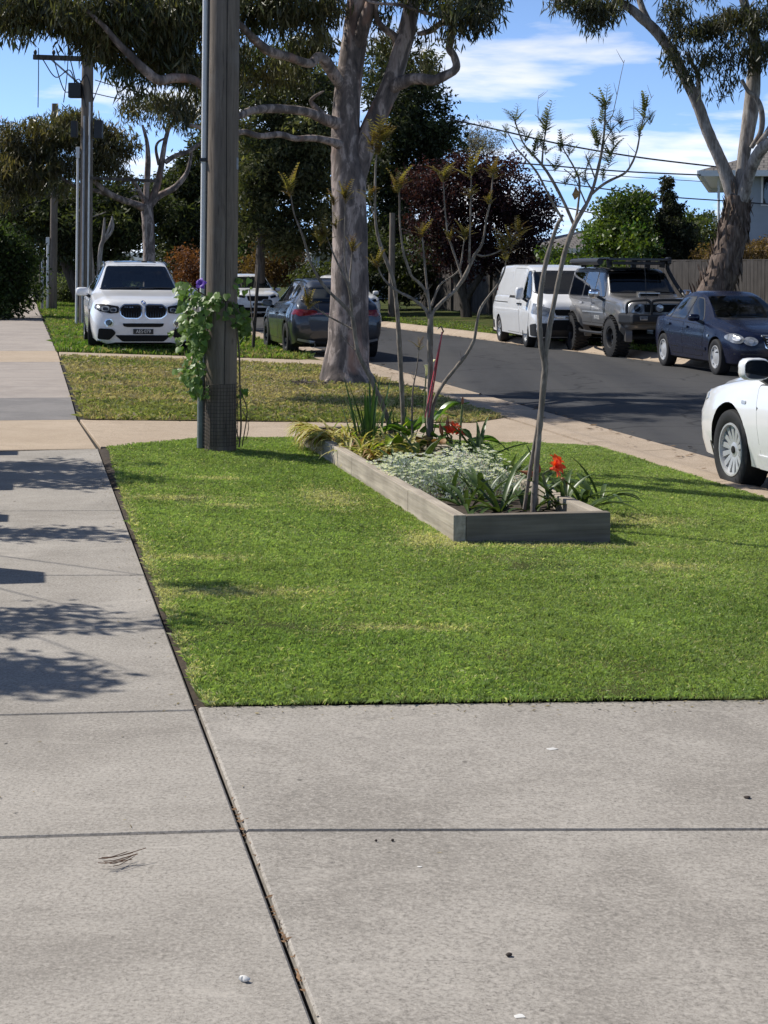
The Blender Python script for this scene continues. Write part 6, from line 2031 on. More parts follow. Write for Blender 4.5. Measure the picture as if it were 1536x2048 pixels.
def ell(cx, cz, rx, rz, n=28, p=1.0):
    return [(cx + rx * abs(math.cos(a)) ** p * math.copysign(1, math.cos(a)), cz + rz * abs(math.sin(a)) ** p * math.copysign(1, math.sin(a))) for a in np.linspace(0, 2 * math.pi, n, endpoint=False)]


def arc_strip(cy, cz, r0, r1, a0, a1, n=16):
    A = np.linspace(a0, a1, n)
    return [(cy + r1 * math.cos(a), cz + r1 * math.sin(a)) for a in A] + [(cy + r0 * math.cos(a), cz + r0 * math.sin(a)) for a in A[::-1]]


def grow(poly, d):
    c = Vector((sum(p[0] for p in poly) / len(poly), sum(p[1] for p in poly) / len(poly)))
    out = []
    m = len(poly)
    area = sum(poly[i][0] * poly[(i + 1) % m][1] - poly[(i + 1) % m][0] * poly[i][1] for i in range(m))
    sg_ = 1 if area > 0 else -1
    for i in range(m):
        a, b, e = Vector(poly[i - 1]), Vector(poly[i]), Vector(poly[(i + 1) % m])
        t = (e - a)
        t = t.normalized() if t.length > 1e-9 else Vector((1, 0))
        out.append(tuple(b + Vector((t.y, -t.x)) * d * sg_))
    return out


def panel(bvh, poly, axis, off, name, mat, parent, cell=.09, skirt=.02, flatdepth=None, bulge=0.0):
    """a shaped panel laid on the body as seen along an axis"""
    pts = [Vector(p) for p in poly]
    n = len(pts)
    bnd = []
    for i in range(n):
        a, b = pts[i], pts[(i + 1) % n]
        m = max(1, int((b - a).length / cell))
        for k in range(m): bnd.append(a.lerp(b, k / m))
    nb = len(bnd)
    x0, x1 = min(p.x for p in pts), max(p.x for p in pts); y0, y1 = min(p.y for p in pts), max(p.y for p in pts)
    ins = []
    x = x0 + cell / 2
    while x < x1:
        yy = y0 + cell / 2
        while yy < y1: ins.append(Vector((x, yy))); yy += cell
        x += cell
    V, _, F, _, _, _ = delaunay_2d_cdt(bnd + ins, [(i, (i + 1) % nb) for i in range(nb)], [tuple(range(nb))], 1, 1e-5)
    d = AXV[axis]
    hits, miss = [], []
    for v in V:
        h = bvh.ray_cast(lift3(axis, v.x, v.y, 6.0), -d)
        hits.append(h[0].dot(d) if h[0] is not None else None)
    good = [h for h in hits if h is not None]
    if not good: good = [0.0]
    if flatdepth is not None: hits = [flatdepth] * len(V)
    known = [(V[i], h) for i, h in enumerate(hits) if h is not None] or [(V[0], 0.0)]
    P = []
    for v, h in zip(V, hits):
        if h is None: h = min(known, key=lambda q: (q[0] - v).length_squared)[1]
        P.append(lift3(axis, v.x, v.y) + d * (h + off))
    bm = bmesh.new()
    bv = [bm.verts.new(p) for p in P]
    for f in F:
        try: bm.faces.new([bv[i] for i in f])
        except ValueError: pass
    for q_ in [v for v in bm.verts if not v.link_faces]: bm.verts.remove(q_)
    bm.normal_update()
    if sum(f.normal.dot(d) for f in bm.faces) < 0: bmesh.ops.reverse_faces(bm, faces=bm.faces)
    if skirt:
        be = [e for e in bm.edges if len(e.link_faces) == 1]
        r = bmesh.ops.extrude_edge_only(bm, edges=be)
        for g_ in r['geom']:
            if isinstance(g_, bmesh.types.BMVert): g_.co -= d * (skirt + max(off, 0))
        bmesh.ops.recalc_face_normals(bm, faces=bm.faces)
        bm.normal_update()
        ft = [f for f in bm.faces if abs(f.normal.dot(d)) > .2]
        if ft and sum(f.normal.dot(d) * f.calc_area() for f in ft) < 0: bmesh.ops.reverse_faces(bm, faces=bm.faces)
    me = bpy.data.meshes.new(name); bm.to_mesh(me); bm.free()
    me.materials.append(mat)
    shade(me, .6)
    return link(name, me, parent)


def wheel_meshes(R, W, rr, kind, rimmat, nsp=5):
    """tyre, rim and hub meshes, axle along x, outer face at +x"""
    w2 = W / 2
    t = MB()
    t.lathe([(rr, -w2 * .8), (R * .9, -w2), (R * .975, -w2 * .92), (R, -w2 * .7), (R, w2 * .7), (R * .975, w2 * .92), (R * .93, w2 * 1.0), (rr + .02, w2 * .98), (rr, w2 * .86)], 40, 'x', close=True)
    if kind == 'mud':
        for k in range(34):
            a = 2 * math.pi * k / 34
            for x in (-w2 * .8, w2 * .8):
                Mx = Matrix.Rotation(a, 3, 'X')
                t.box(Mx @ Vector((x, 0, R)), (W * .34, R * .10, .035), M=Mx)
            Mx = Matrix.Rotation(a + .09, 3, 'X')
            t.box(Mx @ Vector((0, 0, R)), (W * .4, R * .10, .03), M=Mx)
    tm = t.mesh('tyre', M['black'], .6)
    r = MB()
    f = w2 * .86
    r.lathe([(rr, -w2 * .8), (rr, f - .005), (rr - .004, f + .008), (rr - .018, f + .008), (rr - .026, f - .012), (rr - .03, -w2 * .2)], 40, 'x')
    r.f = [q for q in r.f if len(q) == 4]
    if kind in ('alloy', 'multi'):
        for k in range(nsp):
            a = 2 * math.pi * k / nsp
            Mx = Matrix.Rotation(a, 3, 'X')
            wI, wO = (.055, .085) if kind == 'alloy' else (.032, .046)
            ri, ro = .05, rr - .012
            P = [(f - .03, -wI / 2, ri), (f - .03, wI / 2, ri), (f - .012, wO / 2, ro), (f - .012, -wO / 2, ro)]
            Q = [(f - .07, p[1], p[2]) for p in P]
            r.add([Mx @ Vector(p) for p in P + Q], [(0, 1, 2, 3), (4, 7, 6, 5), (0, 4, 5, 1), (1, 5, 6, 2), (2, 6, 7, 3), (3, 7, 4, 0)])
        r.lathe([(.001, f - .022), (.05, f - .024), (.075, f - .034), (.075, f - .08)], 24, 'x')
    elif kind == 'holes':
        r.lathe([(.001, f + .004), (.06, f + .002), (.11, f - .014), (rr * .68, f - .016), (rr * .72, f - .012)], 32, 'x')
        r.f = [q for q in r.f if len(q) == 4]
        for k in range(nsp):
            a = 2 * math.pi * k / nsp
            Mx = Matrix.Rotation(a, 3, 'X')
            P = [(f - .014, -.045, rr * .66), (f - .014, .045, rr * .66), (f, .035, rr - .02), (f, -.035, rr - .02)]
            Q = [(f - .05, p[1], p[2]) for p in P]
            r.add([Mx @ Vector(p) for p in P + Q], [(0, 1, 2, 3), (4, 7, 6, 5), (0, 4, 5, 1), (1, 5, 6, 2), (2, 6, 7, 3), (3, 7, 4, 0)])
    else:                                             # pressed steel with slots, deep dish
        r.lathe([(.05, f - .05), (.08, f - .055), (rr * .55, f - .095), (rr * .75, f - .075), (rr - .02, f - .09)], 32, 'x')
        r.f = [q for q in r.f if len(q) == 4]
        for k in range(6):
            a = 2 * math.pi * k / 6
            r.lathe([(.001, f - .042), (.013, f - .044), (.014, f - .075)], 8, 'x', c=(0, .075 * math.sin(a), .075 * math.cos(a)))
    rm = r.mesh('rim', rimmat, .5)
    h = MB()
    h.lathe([(rr - .02, -w2 * .3), (rr - .02, -w2 * .1), (.12, -w2 * .08), (.12, f - .11), (.001, f - .11)], 28, 'x')
    if kind in ('alloy', 'multi', 'holes'): h.lathe([(.03, f - .05), (.03, f - .016), (.024, f - .012), (.001, f - .012)], 16, 'x')
    hm = h.mesh('wheel', M['well'] if kind != 'holes' else M['plastic'], .6)
    return tm, rm, hm


class Car:
    def __init__(s, name, label, cat, st_pos, facing, stn, paint_, wb, R, W, track, arch, wheel_kind, rimmat, nsp=5, rr=None, y_off=0.0, group=None, z=ROADZ, sig=.05, steer=0.0, yaw=0.0, cut=True):
        rz = ANG + (math.pi if facing < 0 else 0) + yaw
        s.root = thing(name, label, cat, st(st_pos[0], st_pos[1], z), rz, group)
        s.paint = paint_
        s.cut = cut
        me = body_mesh(stn, sig)
        vv = [v.co.copy() for v in me.vertices]; ff = [tuple(p.vertices) for p in me.polygons]
        s.bvh = BVHTree.FromPolygons(vv, ff)
        s.wy = (wb / 2 + y_off, -wb / 2 + y_off)
        s.R, s.arch = R, arch
        cut = MB()
        for y in s.wy: cut.lathe([(arch, -1.4), (arch, 1.4)], 36, 'x', c=(0, y, R + .01))
        bo = link('body', me, s.root)
        cm = cut.mesh('cutter'); cobj = bpy.data.objects.new('cutter', cm); COL.objects.link(cobj); cobj.parent = s.root
        s.body, s.cutters = bo, [(cobj, 'arch', ())]
        s.holes = []
        rr = rr or R * .62
        tm, rm, hm = wheel_meshes(R, W, rr, wheel_kind, rimmat, nsp)
        for y in s.wy:
            for sd in (-1, 1):
                w = link('wheel', hm, s.root)
                w.location = (sd * (track / 2 - W * .0), y, R)
                w.rotation_euler = (random.uniform(0, 1.2), 0, (0 if sd > 0 else math.pi) + (steer if y == s.wy[0] else 0))
                link('tyre', tm, w); link('rim', rm, w)

    def hole(s, poly, axis, lo, hi, panes=()):
        mb = MB()
        n = len(poly)
        vs = [lift3(axis, u, v) + (Vector((q, 0, 0)) if axis[1] == 'x' else Vector((0, q, 0))) for q in (lo, hi) for u, v in poly]
        mb.add(vs, [tuple(range(n)), tuple(range(2 * n - 1, n - 1, -1))] + [(i, n + i, n + (i + 1) % n, (i + 1) % n) for i in range(n)])
        o = bpy.data.objects.new('cutter', mb.mesh('cutter')); COL.objects.link(o); o.parent = s.root
        s.cutters.append((o, 'cabin', panes))

    def finish(s, seats=(), wheel=None):
        def area(me): return sum(p.area for p in me.polygons)
        for o, kind, panes in s.cutters:
            a0 = area(s.body.data)
            lo0, hi0 = [min(v.co[k] for v in s.body.data.vertices) for k in range(3)], [max(v.co[k] for v in s.body.data.vertices) for k in range(3)]
            for tr_ in range(6):
                if tr_:
                    o.data.transform(Matrix.Translation((0.0013 * tr_, .0031 * (-1) ** tr_ * tr_, .0017 * tr_)) @ Matrix.Diagonal((1, 1 - .002 * tr_, 1 - .003 * tr_, 1)))
                mod = s.body.modifiers.new('cut', 'BOOLEAN'); mod.operation = 'DIFFERENCE'; mod.object = o; mod.solver = 'EXACT'
                bpy.context.view_layer.update()
                new = bpy.data.meshes.new_from_object(s.body.evaluated_get(bpy.context.evaluated_depsgraph_get()))
                s.body.modifiers.clear()
                good = area(new) > a0 * (.8 if kind == 'arch' else .93) and all(lo0[k] - .01 <= v.co[k] <= hi0[k] + .01 for v in new.vertices for k in range(3))
                if good:
                    s.body.data = new
                    break
            else:
                for q_ in panes: q_.data.materials[0] = M['glass']
        new = s.body.data
        for o, kind, panes in s.cutters: bpy.data.objects.remove(o)
        new.materials.clear(); new.materials.append(s.paint); new.materials.append(M['well']); new.materials.append(M['interior'])
        for p in new.polygons:
            c = p.center
            h = s.bvh.find_nearest(c)
            if h[0] is not None and h[3] > .006: p.material_index = 1 if c.z < s.R * 2.5 and any(math.hypot(c.y - y, c.z - s.R) < s.arch * 1.2 for y in s.wy) else 2
            elif p.normal.z < -.8 and c.z < .5: p.material_index = 1
        shade(new, .55)
        for x, y, z in seats:
            mb = MB()
            mb.box((x, y, z - .33), (.46, .16, .62), M=Matrix.Rotation(-.22, 3, 'X'))
            t = mb.build('seat', M['seatcloth'], s.root, bevel=.06)
            mb = MB(); mb.box((x, y - .10, z + .09), (.27, .10, .19), M=Matrix.Rotation(-.15, 3, 'X')); mb.build('headrest', M['seatcloth'], t, bevel=.045)
        if wheel:
            x, y, z = wheel
            mb = MB(); mb.tube([(x + .18 * math.cos(a), y + .07 * math.sin(a), z + .165 * math.sin(a)) for a in np.linspace(0, 6.283, 26)], .016, 7)
            mb.bar((x - .17, y, z), (x + .17, y, z), .03, .05)
            mb.build('steering_wheel', M['plastic'], s.root, smooth=1)

    def p(s, poly, axis, off, name, mat, parent=None, **kw):
        return panel(s.bvh, poly, axis, off, name, mat, parent or s.root, **kw)

    def both(s, poly, off, name, mat, **kw):
        return [s.p(poly, ax, off, name, mat, **kw) for ax in ('-x', '+x')]

    def mir(s, poly, axis, off, name, mat, **kw):
        """on both sides of the centre line in a front or rear view"""
        return [s.p(poly, axis, off, name, mat, **kw), s.p([(-x, z) for x, z in poly][::-1], axis, off, name, mat, **kw)]

    def doors(s, polys, handles, hmat):
        for poly in polys:
            for ax in ('-x', '+x'):
                s.p(grow(poly, .009), ax, .0015, 'door_gap', M['well'], skirt=0)
                d = s.p(poly, ax, .004, 'door', s.paint, skirt=.004)
                for hy, hz in handles:
                    if min(q[0] for q in poly) < hy < max(q[0] for q in poly):
                        s.p(rpoly([(hy - .10, hz - .018), (hy + .10, hz - .018), (hy + .10, hz + .018), (hy - .10, hz + .018)], .015, 3), ax, .035, 'handle', hmat, parent=d, skirt=.025)

    def side_windows(s, polys, trim=.022):
        for poly in polys:
            panes = []
            for ax in ('-x', '+x'):
                s.frame(poly, trim, ax, .003, 'window_trim', M['plastic'])
                panes.append(s.p(poly, ax, .006, 'side_window', M['screen'] if s.cut else M['glass'], skirt=0))
            if s.cut: s.hole(grow(poly, -.012), '+x', -2, 2, panes)

    def screen(s, poly, axis, name, trim=.03):
        s.frame(poly, trim, axis, .004, name + '_trim', M['trim'])
        pane = s.p(poly, axis, .009, name, M['screen'] if s.cut else M['glass'], skirt=0)
        if s.cut:
            y_ = [s.bvh.ray_cast(lift3(axis, u * .9, v, 6), -AXV[axis])[0] for u, v in poly]
            ys = [q.y for q in y_ if q is not None]
            if axis == '+y': s.hole(grow(poly, -.015), '+y', -.9, 3, [pane])
            else: s.hole(grow(poly, -.015), '+y', -3, -.6, [pane])
        return pane

    def frame(s, poly, trim, axis, off, name, mat):
        """a band round a window; solid behind uncut glass"""
        if not s.cut: return s.p(grow(poly, trim), axis, off, name, mat, skirt=0)
        out, inn = grow(poly, trim), grow(poly, -.012)
        d = AXV[axis]
        n = len(poly)
        V_ = []
        for ring_ in (out, inn):
            for i in range(n):
                a, b = Vector(ring_[i]), Vector(ring_[(i + 1) % n])
                for k in range(6):
                    q = a.lerp(b, k / 6)
                    h = s.bvh.ray_cast(lift3(axis, q.x, q.y, 6.0), -d)[0]
                    V_.append((q, h.dot(d) if h is not None else None))
        ok = [v for v in V_ if v[1] is not None]
        P = []
        for q, h in V_:
            if h is None: h = min(ok, key=lambda v: (v[0] - q).length_squared)[1]
            P.append(lift3(axis, q.x, q.y) + d * (h + off))
        m = n * 6
        mb = MB(); mb.add(P, [(i, (i + 1) % m, m + (i + 1) % m, m + i) for i in range(m)])
        return mb.build(name, mat, s.root)

    def mirrors(s, x, y, z, sx=.13, sy=.09, sz=.085, mat=None):
        for sd in (-1, 1):
            mb = MB()
            mb.lathe([(.001, -1), (.55, -.92), (.85, -.7), (.98, -.3), (1, .2), (.97, .7), (.9, .95), (.001, .96)], 20, 'y')
            mb.v = [(sd * x + v[0] * sx, y - v[1] * sy, z + v[2] * sz * (1 if v[2] < 0 else 1)) for v in mb.v]
            # square the shape a little
            out = []
            for v in mb.v:
                dx, dz = (v[0] - sd * x) / sx, (v[2] - z) / sz
                k = 1 + .22 * min(abs(dx), abs(dz)) / max(.2, max(abs(dx), abs(dz)))
                out.append((sd * x + dx * k * sx, v[1], z + dz * k * sz))
            mb.v = out
            m = mb.build('mirror', mat or s.paint, s.root, smooth=.9)
            g_ = MB(); g_.add([(sd * x + a * sx * .88, y - sy * .965, z + b * sz * .84) for a, b in ell(0, 0, 1, 1, 20, .6)], [tuple(range(20))])
            g_.build('mirror_glass', M['glass'], m)
            mb = MB(); mb.bar((sd * (x - sx * .6), y, z - sz * .7), (sd * (x - sx - .10), y + .03, z - sz - .05), .05, .06)
            mb.build('mirror_arm', M['plastic'], m)

    def box(s, name, c, size, mat, parent=None, bevel=.006, rz=0.0):
        mb = MB(); mb.box(c, size, rz); return mb.build(name, mat, parent or s.root, bevel=bevel)

    def tube(s, name, pts, r, mat, parent=None, n=8, sub=5):
        mb = MB(); P = curve_pts(pts, sub) if sub else pts
        mb.tube(P, r, n); return mb.build(name, mat, parent or s.root, smooth=.9)

    def text(s, txt, loc, rot, size, mat, parent, name='lettering', sx=1.0):
        cu = bpy.data.curves.new(name, 'FONT'); cu.body = txt; cu.size = size; cu.align_x = 'CENTER'; cu.align_y = 'CENTER'; cu.extrude = .001
        o = bpy.data.objects.new(name, cu); COL.objects.link(o)
        bpy.context.view_layer.update()
        me = bpy.data.meshes.new_from_object(o.evaluated_get(bpy.context.evaluated_depsgraph_get()))
        bpy.data.objects.remove(o)
        Mx = Matrix.Translation(loc) @ rot @ Matrix.Diagonal((sx, 1, 1, 1))
        me.transform(Mx)
        me.materials.clear(); me.materials.append(mat)
        return link(name, me, parent)


FACE_F = Matrix.Rotation(math.pi, 4, 'Z') @ Matrix.Rotation(math.pi / 2, 4, 'X')      # readable from in front (+y)
FACE_B = Matrix.Rotation(math.pi / 2, 4, 'X')
FACE_L = Matrix.Rotation(-math.pi / 2, 4, 'Z') @ Matrix.Rotation(math.pi / 2, 4, 'X')  # readable from the left (-x)
FACE_R = Matrix.Rotation(math.pi / 2, 4, 'Z') @ Matrix.Rotation(math.pi / 2, 4, 'X')

P_WHITE = paint('white_car_paint', (0.85, 0.855, 0.86), 0.0, .3, .45)
P_PEARL = paint('pearl_white_paint', (0.84, 0.845, 0.855), 0.0, .3, .45)
P_GREY = paint('dark_grey_metallic', (0.036, 0.044, 0.060), 0.6, .32, .5)
P_GUN = paint('gunmetal_metallic', (0.21, 0.205, 0.20), 0.5, .34)
P_NAVY = paint('navy_paint', (0.0022, 0.0060, 0.026), 0.0, .22, .1)
P_NAVY.node_tree.nodes['Principled BSDF'].inputs['Coat Weight'].default_value = .2
P_NAVY.node_tree.nodes['Principled BSDF'].inputs['Specular IOR Level'].default_value = .4


def by_wheel(X, dd, yaw, ly, lx):
    """centre of a car facing us whose road-side front wheel stands at (X, dd)"""
    a_ = math.atan2(-DIRS.y, -DIRS.x) + yaw
    h = Vector((math.cos(a_), math.sin(a_), 0)); p_ = Vector((h.y, -h.x, 0))
    return to_st(Vector((X, dd, 0)) - h * ly - p_ * lx)


# ---- white four wheel drive on the verge, facing the camera
def suv_stations(L=4.886, Wd=1.938, H=1.762):
    a, w, h = L / 4.886, Wd / 1.938, H / 1.762
    S_ = [(2.443, .20, .60, .66, .70, .60, .80, .46), (2.41, .165, .76, .80, .74, .72, .90, .58), (2.33, .16, .84, .885, .82, .83, .965, .68), (2.15, .20, .88, .935, .90, .88, 1.01, .73), (1.9, .21, .90, .96, .95, .90, 1.055, .77), (1.3, .22, .92, .965, 1.02, .91, 1.115, .79), (.98, .22, .92, .965, 1.055, .91, 1.155, .80),
          (.55, .22, .92, .965, 1.075, .91, 1.40, .72), (.12, .22, .92, .965, 1.09, .91, 1.665, .63), (-.1, .22, .92, .965, 1.095, .91, 1.71, .62), (-.6, .22, .92, .968, 1.11, .91, 1.742, .62), (-1.3, .22, .92, .968, 1.135, .905, 1.72, .61), (-1.95, .23, .91, .96, 1.16, .89, 1.63, .58),
          (-2.2, .26, .88, .935, 1.13, .86, 1.36, .66), (-2.36, .30, .84, .90, 1.0, .82, 1.08, .68), (-2.42, .38, .78, .84, .90, .74, .98, .60), (-2.443, .45, .70, .75, .85, .65, .92, .50)]
    return [(y * a, zb * h, wb * w, wm * w, zbt * h, wbt * w, zt * h, wt_ * w) for y, zb, wb, wm, zbt, wbt, zt, wt_ in S_]


def suv_front_windows(c, k=1.0):
    c.screen(rpoly([(-.74 * k, 1.19 * k), (.74 * k, 1.19 * k), (.585 * k, 1.635 * k), (-.585 * k, 1.635 * k)], .05), '+y', 'windscreen')
    c.side_windows([rpoly([(.62, 1.14), (-.28, 1.155), (-.28, 1.615), (.10, 1.60)], .04), rpoly([(-.34, 1.158), (-1.22, 1.185), (-1.22, 1.60), (-.34, 1.618)], .04), rpoly([(-1.28, 1.19), (-1.85, 1.26), (-1.72, 1.52), (-1.28, 1.595)], .04)])


xs = Car('parked_car', 'white four wheel drive with twin oval grille parked facing us on the verge', 'car', (32.6, 2.07), -1, suv_stations(), P_PEARL, 2.933, .375, .275, 1.65, .425, 'alloy', M['alloy'], 10, z=-.05, sig=.055, steer=-.10)
suv_front_windows(xs)
xs.screen(rpoly([(-.62, 1.18), (.62, 1.18), (.52, 1.56), (-.52, 1.56)], .05), '-y', 'rear_window')
xs.doors([rpoly([(.86, .40), (.92, 1.0), (-.26, 1.05), (-.26, .40)], .05), rpoly([(-.30, .40), (-.30, 1.05), (-1.22, 1.07), (-1.10, .80), (-.98, .40)], .05)], [(-.12, .95), (-1.05, .98)], P_PEARL)
xs.mirrors(1.07, .70, 1.12, .125, .09, .085)
# kidney grille
for sd in (-1, 1):
    q = [(sd * .045, .885), (sd * .045, .70), (sd * .10, .655), (sd * .33, .66), (sd * .415, .72), (sd * .42, .84), (sd * .36, .895), (sd * .09, .90)]
    if sd < 0: q = q[::-1]
    gr = xs.p(rpoly(grow(q, .022), .03), '+y', .014, 'grille_frame', M['chrome'], skirt=.03)
    xs.p(rpoly(q, .03), '+y', .020, 'grille', M['well'], parent=gr, skirt=0)
    for i in range(7):
        x = sd * (.085 + .047 * i)
        xs.p([(x - .009, .68 + .012 * (i > 5)), (x + .009, .68 + .012 * (i > 5)), (x + .009, .875), (x - .009, .875)], '+y', .034, 'grille_slat', M['trim'], parent=gr, skirt=.016)
    # headlamps
    hq = [(sd * .45, .87), (sd * .455, .75), (sd * .60, .735), (sd * .80, .775), (sd * .90, .83), (sd * .875, .905), (sd * .70, .91)]
    if sd < 0: hq = hq[::-1]
    hl = xs.p(rpoly(hq, .03), '+y', .012, 'headlight', M['trim'], skirt=.03, cell=.05)
    for cx, cz, rx, rz in ((.555, .805, .062, .042), (.70, .825, .075, .050)):
        xs.p(ell(sd * cx, cz, rx, rz, 20, .7), '+y', .019, 'lamp_ring', M['lamp'], parent=hl, skirt=0, cell=.04)
        xs.p(ell(sd * cx, cz - .003, rx * .62, rz * .62, 18, .7), '+y', .024, 'lamp_lens', M['glass'], parent=hl, skirt=0, cell=.04)
    xs.p(rpoly([(sd * .79, .80), (sd * .86, .83), (sd * .85, .885), (sd * .78, .875)][::sd], .015), '+y', .019, 'lamp_reflector', M['lamp'], parent=hl, skirt=0, cell=.04)
    # fog lamps, outer intakes
    fg = xs.p(ell(sd * .635, .565, .085, .075, 22, .9), '+y', .010, 'fog_light', M['chrome'], skirt=.02, cell=.04)
    xs.p(ell(sd * .635, .565, .062, .055, 20), '+y', .016, 'lens', M['glass'], parent=fg, skirt=0, cell=.04)
    iq = [(sd * .50, .375), (sd * .57, .45), (sd * .82, .46), (sd * .84, .26), (sd * .62, .245)]
    if sd < 0: iq = iq[::-1]
    xs.p(rpoly(iq, .04), '+y', .030, 'side_intake', M['well'], skirt=.03, cell=.045)
    xs.tube('bumper_trim', [(sd * .55, 2.40, .235), (sd * .72, 2.375, .222), (sd * .84, 2.33, .235)], .012, M['chrome'])
xs.p(rpoly([(-.385, .555), (.385, .555), (.365, .50), (.30, .485), (-.30, .485), (-.365, .50)], .02), '+y', .012, 'intake_slot', M['well'], skirt=0)
xs.p(rpoly([(-.52, .335), (.52, .335), (.38, .215), (-.38, .215)], .03), '+y', .014, 'lower_intake', M['well'], skirt=0)
pl = xs.p([(-.186, .45), (.186, .45), (.186, .355), (-.186, .355)], '+y', .03, 'number_plate', M['platedark'], skirt=.03, flatdepth=2.445)
xs.text('AES·079', (0, 2.4775, .402), FACE_F, .098, M['platetext'], pl, 'plate_number', .83)
bd = xs.p(ell(0, .945, .042, .036, 24), '+y', .012, 'badge', M['chrome'], skirt=.02, cell=.03)
for k in range(4):
    A = np.linspace(k * math.pi / 2, (k + 1) * math.pi / 2, 7)
    xs.p([(0, .945)] + [(.030 * math.cos(a), .945 + .026 * math.sin(a)) for a in A], '+y', .016, 'badge_quarter', M['white'] if k % 2 else flat('badge_blue', (.02, .12, .45), .3), parent=bd, skirt=0, cell=.03)
for sd in (-1, 1):
    xs.tube('roof_rail', [(sd * .605, .05, 1.625), (sd * .612, -.15, 1.675), (sd * .612, -.8, 1.71), (sd * .60, -1.5, 1.665), (sd * .575, -1.8, 1.595)], .018, M['trim'])
xs.p(rpoly([(-.42, -.10), (.42, -.10), (.42, -1.1), (-.42, -1.1)], .04), '+z', .006, 'sunroof', M['glass'], skirt=.01)
mb = MB(); mb.box((0, -1.62, 1.735), (.05, .16, .05)); mb.build('aerial', P_PEARL, xs.root, bevel=.015)
for sd in (-1, 1):
    xs.p(rpoly([(sd * .46, 1.02), (sd * .80, .98), (sd * .82, .87), (sd * .46, .88)][::sd], .03), '-y', .01, 'tail_light', M['red'])
# wipers, sticker
xs.tube('wiper', [(-.05, .97, 1.185), (-.35, .93, 1.205), (-.66, .90, 1.20)], .010, M['plastic'], sub=3)
xs.tube('wiper', [(.55, .96, 1.185), (.25, .945, 1.20), (-.02, .93, 1.205)], .010, M['plastic'], sub=3)


# ---- dark grey hatchback-style four wheel drive by the kerb, seen from behind
def hatch_stations():
    return [(2.22, .36, .50, .56, .68, .50, .74, .38), (2.18, .24, .70, .75, .72, .68, .82, .55), (2.05, .20, .82, .87, .80, .80, .88, .66), (1.6, .20, .86, .91, .90, .86, .98, .72), (.95, .20, .87, .915, .96, .87, 1.05, .74), (.75, .20, .87, .915, .97, .87, 1.10, .72),
            (.1, .20, .87, .915, .985, .87, 1.42, .58), (-.3, .20, .87, .918, 1.0, .87, 1.49, .57), (-.9, .20, .87, .92, 1.03, .86, 1.505, .55), (-1.5, .21, .87, .92, 1.07, .84, 1.46, .52), (-1.80, .23, .86, .915, 1.08, .82, 1.36, .53), (-2.02, .26, .84, .90, 1.06, .80, 1.13, .62), (-2.15, .30, .82, .88, .98, .80, 1.03, .66), (-2.21, .36, .78, .83, .90, .76, .96, .62), (-2.235, .44, .70, .76, .84, .68, .91, .54)]


ds = Car('parked_car', 'dark grey coupe shaped four wheel drive parked at the kerb behind the big gum', 'car', (33.0, 5.90), 1, [(y, zb, wb, wm, zbt * 1.03, wbt, zt * 1.06 if zt > 1 else zt * 1.03, wt_) for y, zb, wb, wm, zbt, wbt, zt, wt_ in hatch_stations()], P_GREY, 2.68, .35, .24, 1.60, .395, 'alloy', M['darkalloy'], 5, z=-.215)
ds.screen(rpoly([(-.70, 1.13), (.70, 1.13), (.52, 1.48), (-.52, 1.48)], .06), '-y', 'rear_window')
ds.screen(rpoly([(-.68, 1.15), (.68, 1.15), (.54, 1.48), (-.54, 1.48)], .05), '+y', 'windscreen')
ds.side_windows([rpoly([(.60, 1.08), (-.30, 1.095), (-.30, 1.485), (.05, 1.455)], .04), rpoly([(-.36, 1.097), (-1.10, 1.135), (-1.20, 1.44), (-.36, 1.49)], .04), rpoly([(-1.16, 1.145), (-1.55, 1.24), (-1.50, 1.36), (-1.26, 1.425)], .03)])
ds.doors([rpoly([(.80, .36), (.86, .93), (-.28, .97), (-.28, .36)], .05), rpoly([(-.32, .36), (-.32, .97), (-1.30, 1.0), (-1.22, .75), (-.90, .36)], .05)], [(-.16, .86), (-1.12, .90)], P_GREY)
ds.mirrors(1.0, .62, 1.05, .11, .08, .075, M['trim'])
for sd in (-1, 1):
    tq = [(sd * .42, .955), (sd * .80, .985), (sd * .86, .90), (sd * .78, .845), (sd * .44, .875)][::sd]
    tl = ds.p(rpoly(tq, .03), '-y', .014, 'tail_light', M['red'], skirt=.02, cell=.05)
    ds.p(rpoly([(-1.95, .88), (-2.22, .87), (-2.22, .97), (-2.0, .985)], .02), '-x' if sd < 0 else '+x', .010, 'tail_light_wrap', M['red'], parent=tl, skirt=.01)
    lq = [(sd * .45, .36), (sd * .80, .41), (sd * .80, .37), (sd * .48, .30)][::sd]
    ds.p(rpoly(lq, .015), '-y', .016, 'bumper_trim', M['alloy'], skirt=.02)
    ex = MB(); ex.lathe([(.045, -2.26), (.052, -2.27), (.052, -2.15), (.045, -2.15)], 18, 'y', c=(sd * .52, 0, .29), close=True); ex.build('exhaust_tip', M['chrome'], ds.root, smooth=.8)
    ds.tube('roof_rail', [(sd * .56, .0, 1.44), (sd * .56, -.3, 1.535), (sd * .545, -.9, 1.555), (sd * .53, -1.35, 1.515), (sd * .515, -1.55, 1.465)], .016, M['trim'])
ds.p(rpoly([(-.46, .915), (.46, .915), (.46, .885), (-.46, .885)], .012), '-y', .012, 'light_bar', M['red'], skirt=.01)
ds.p(rpoly([(-.62, .84), (.62, .84), (.55, .56), (-.55, .56)], .05), '-y', .006, 'tailgate_lower', P_GREY, skirt=.006)
ds.p(rpoly([(-.19, .74), (.19, .74), (.19, .64), (-.19, .64)], .01), '-y', .022, 'number_plate', M['platedark'])
ds.p(rpoly([(-.74, .40), (.74, .40), (.66, .24), (-.66, .24)], .05), '-y', .008, 'diffuser', M['plastic'], skirt=.02)
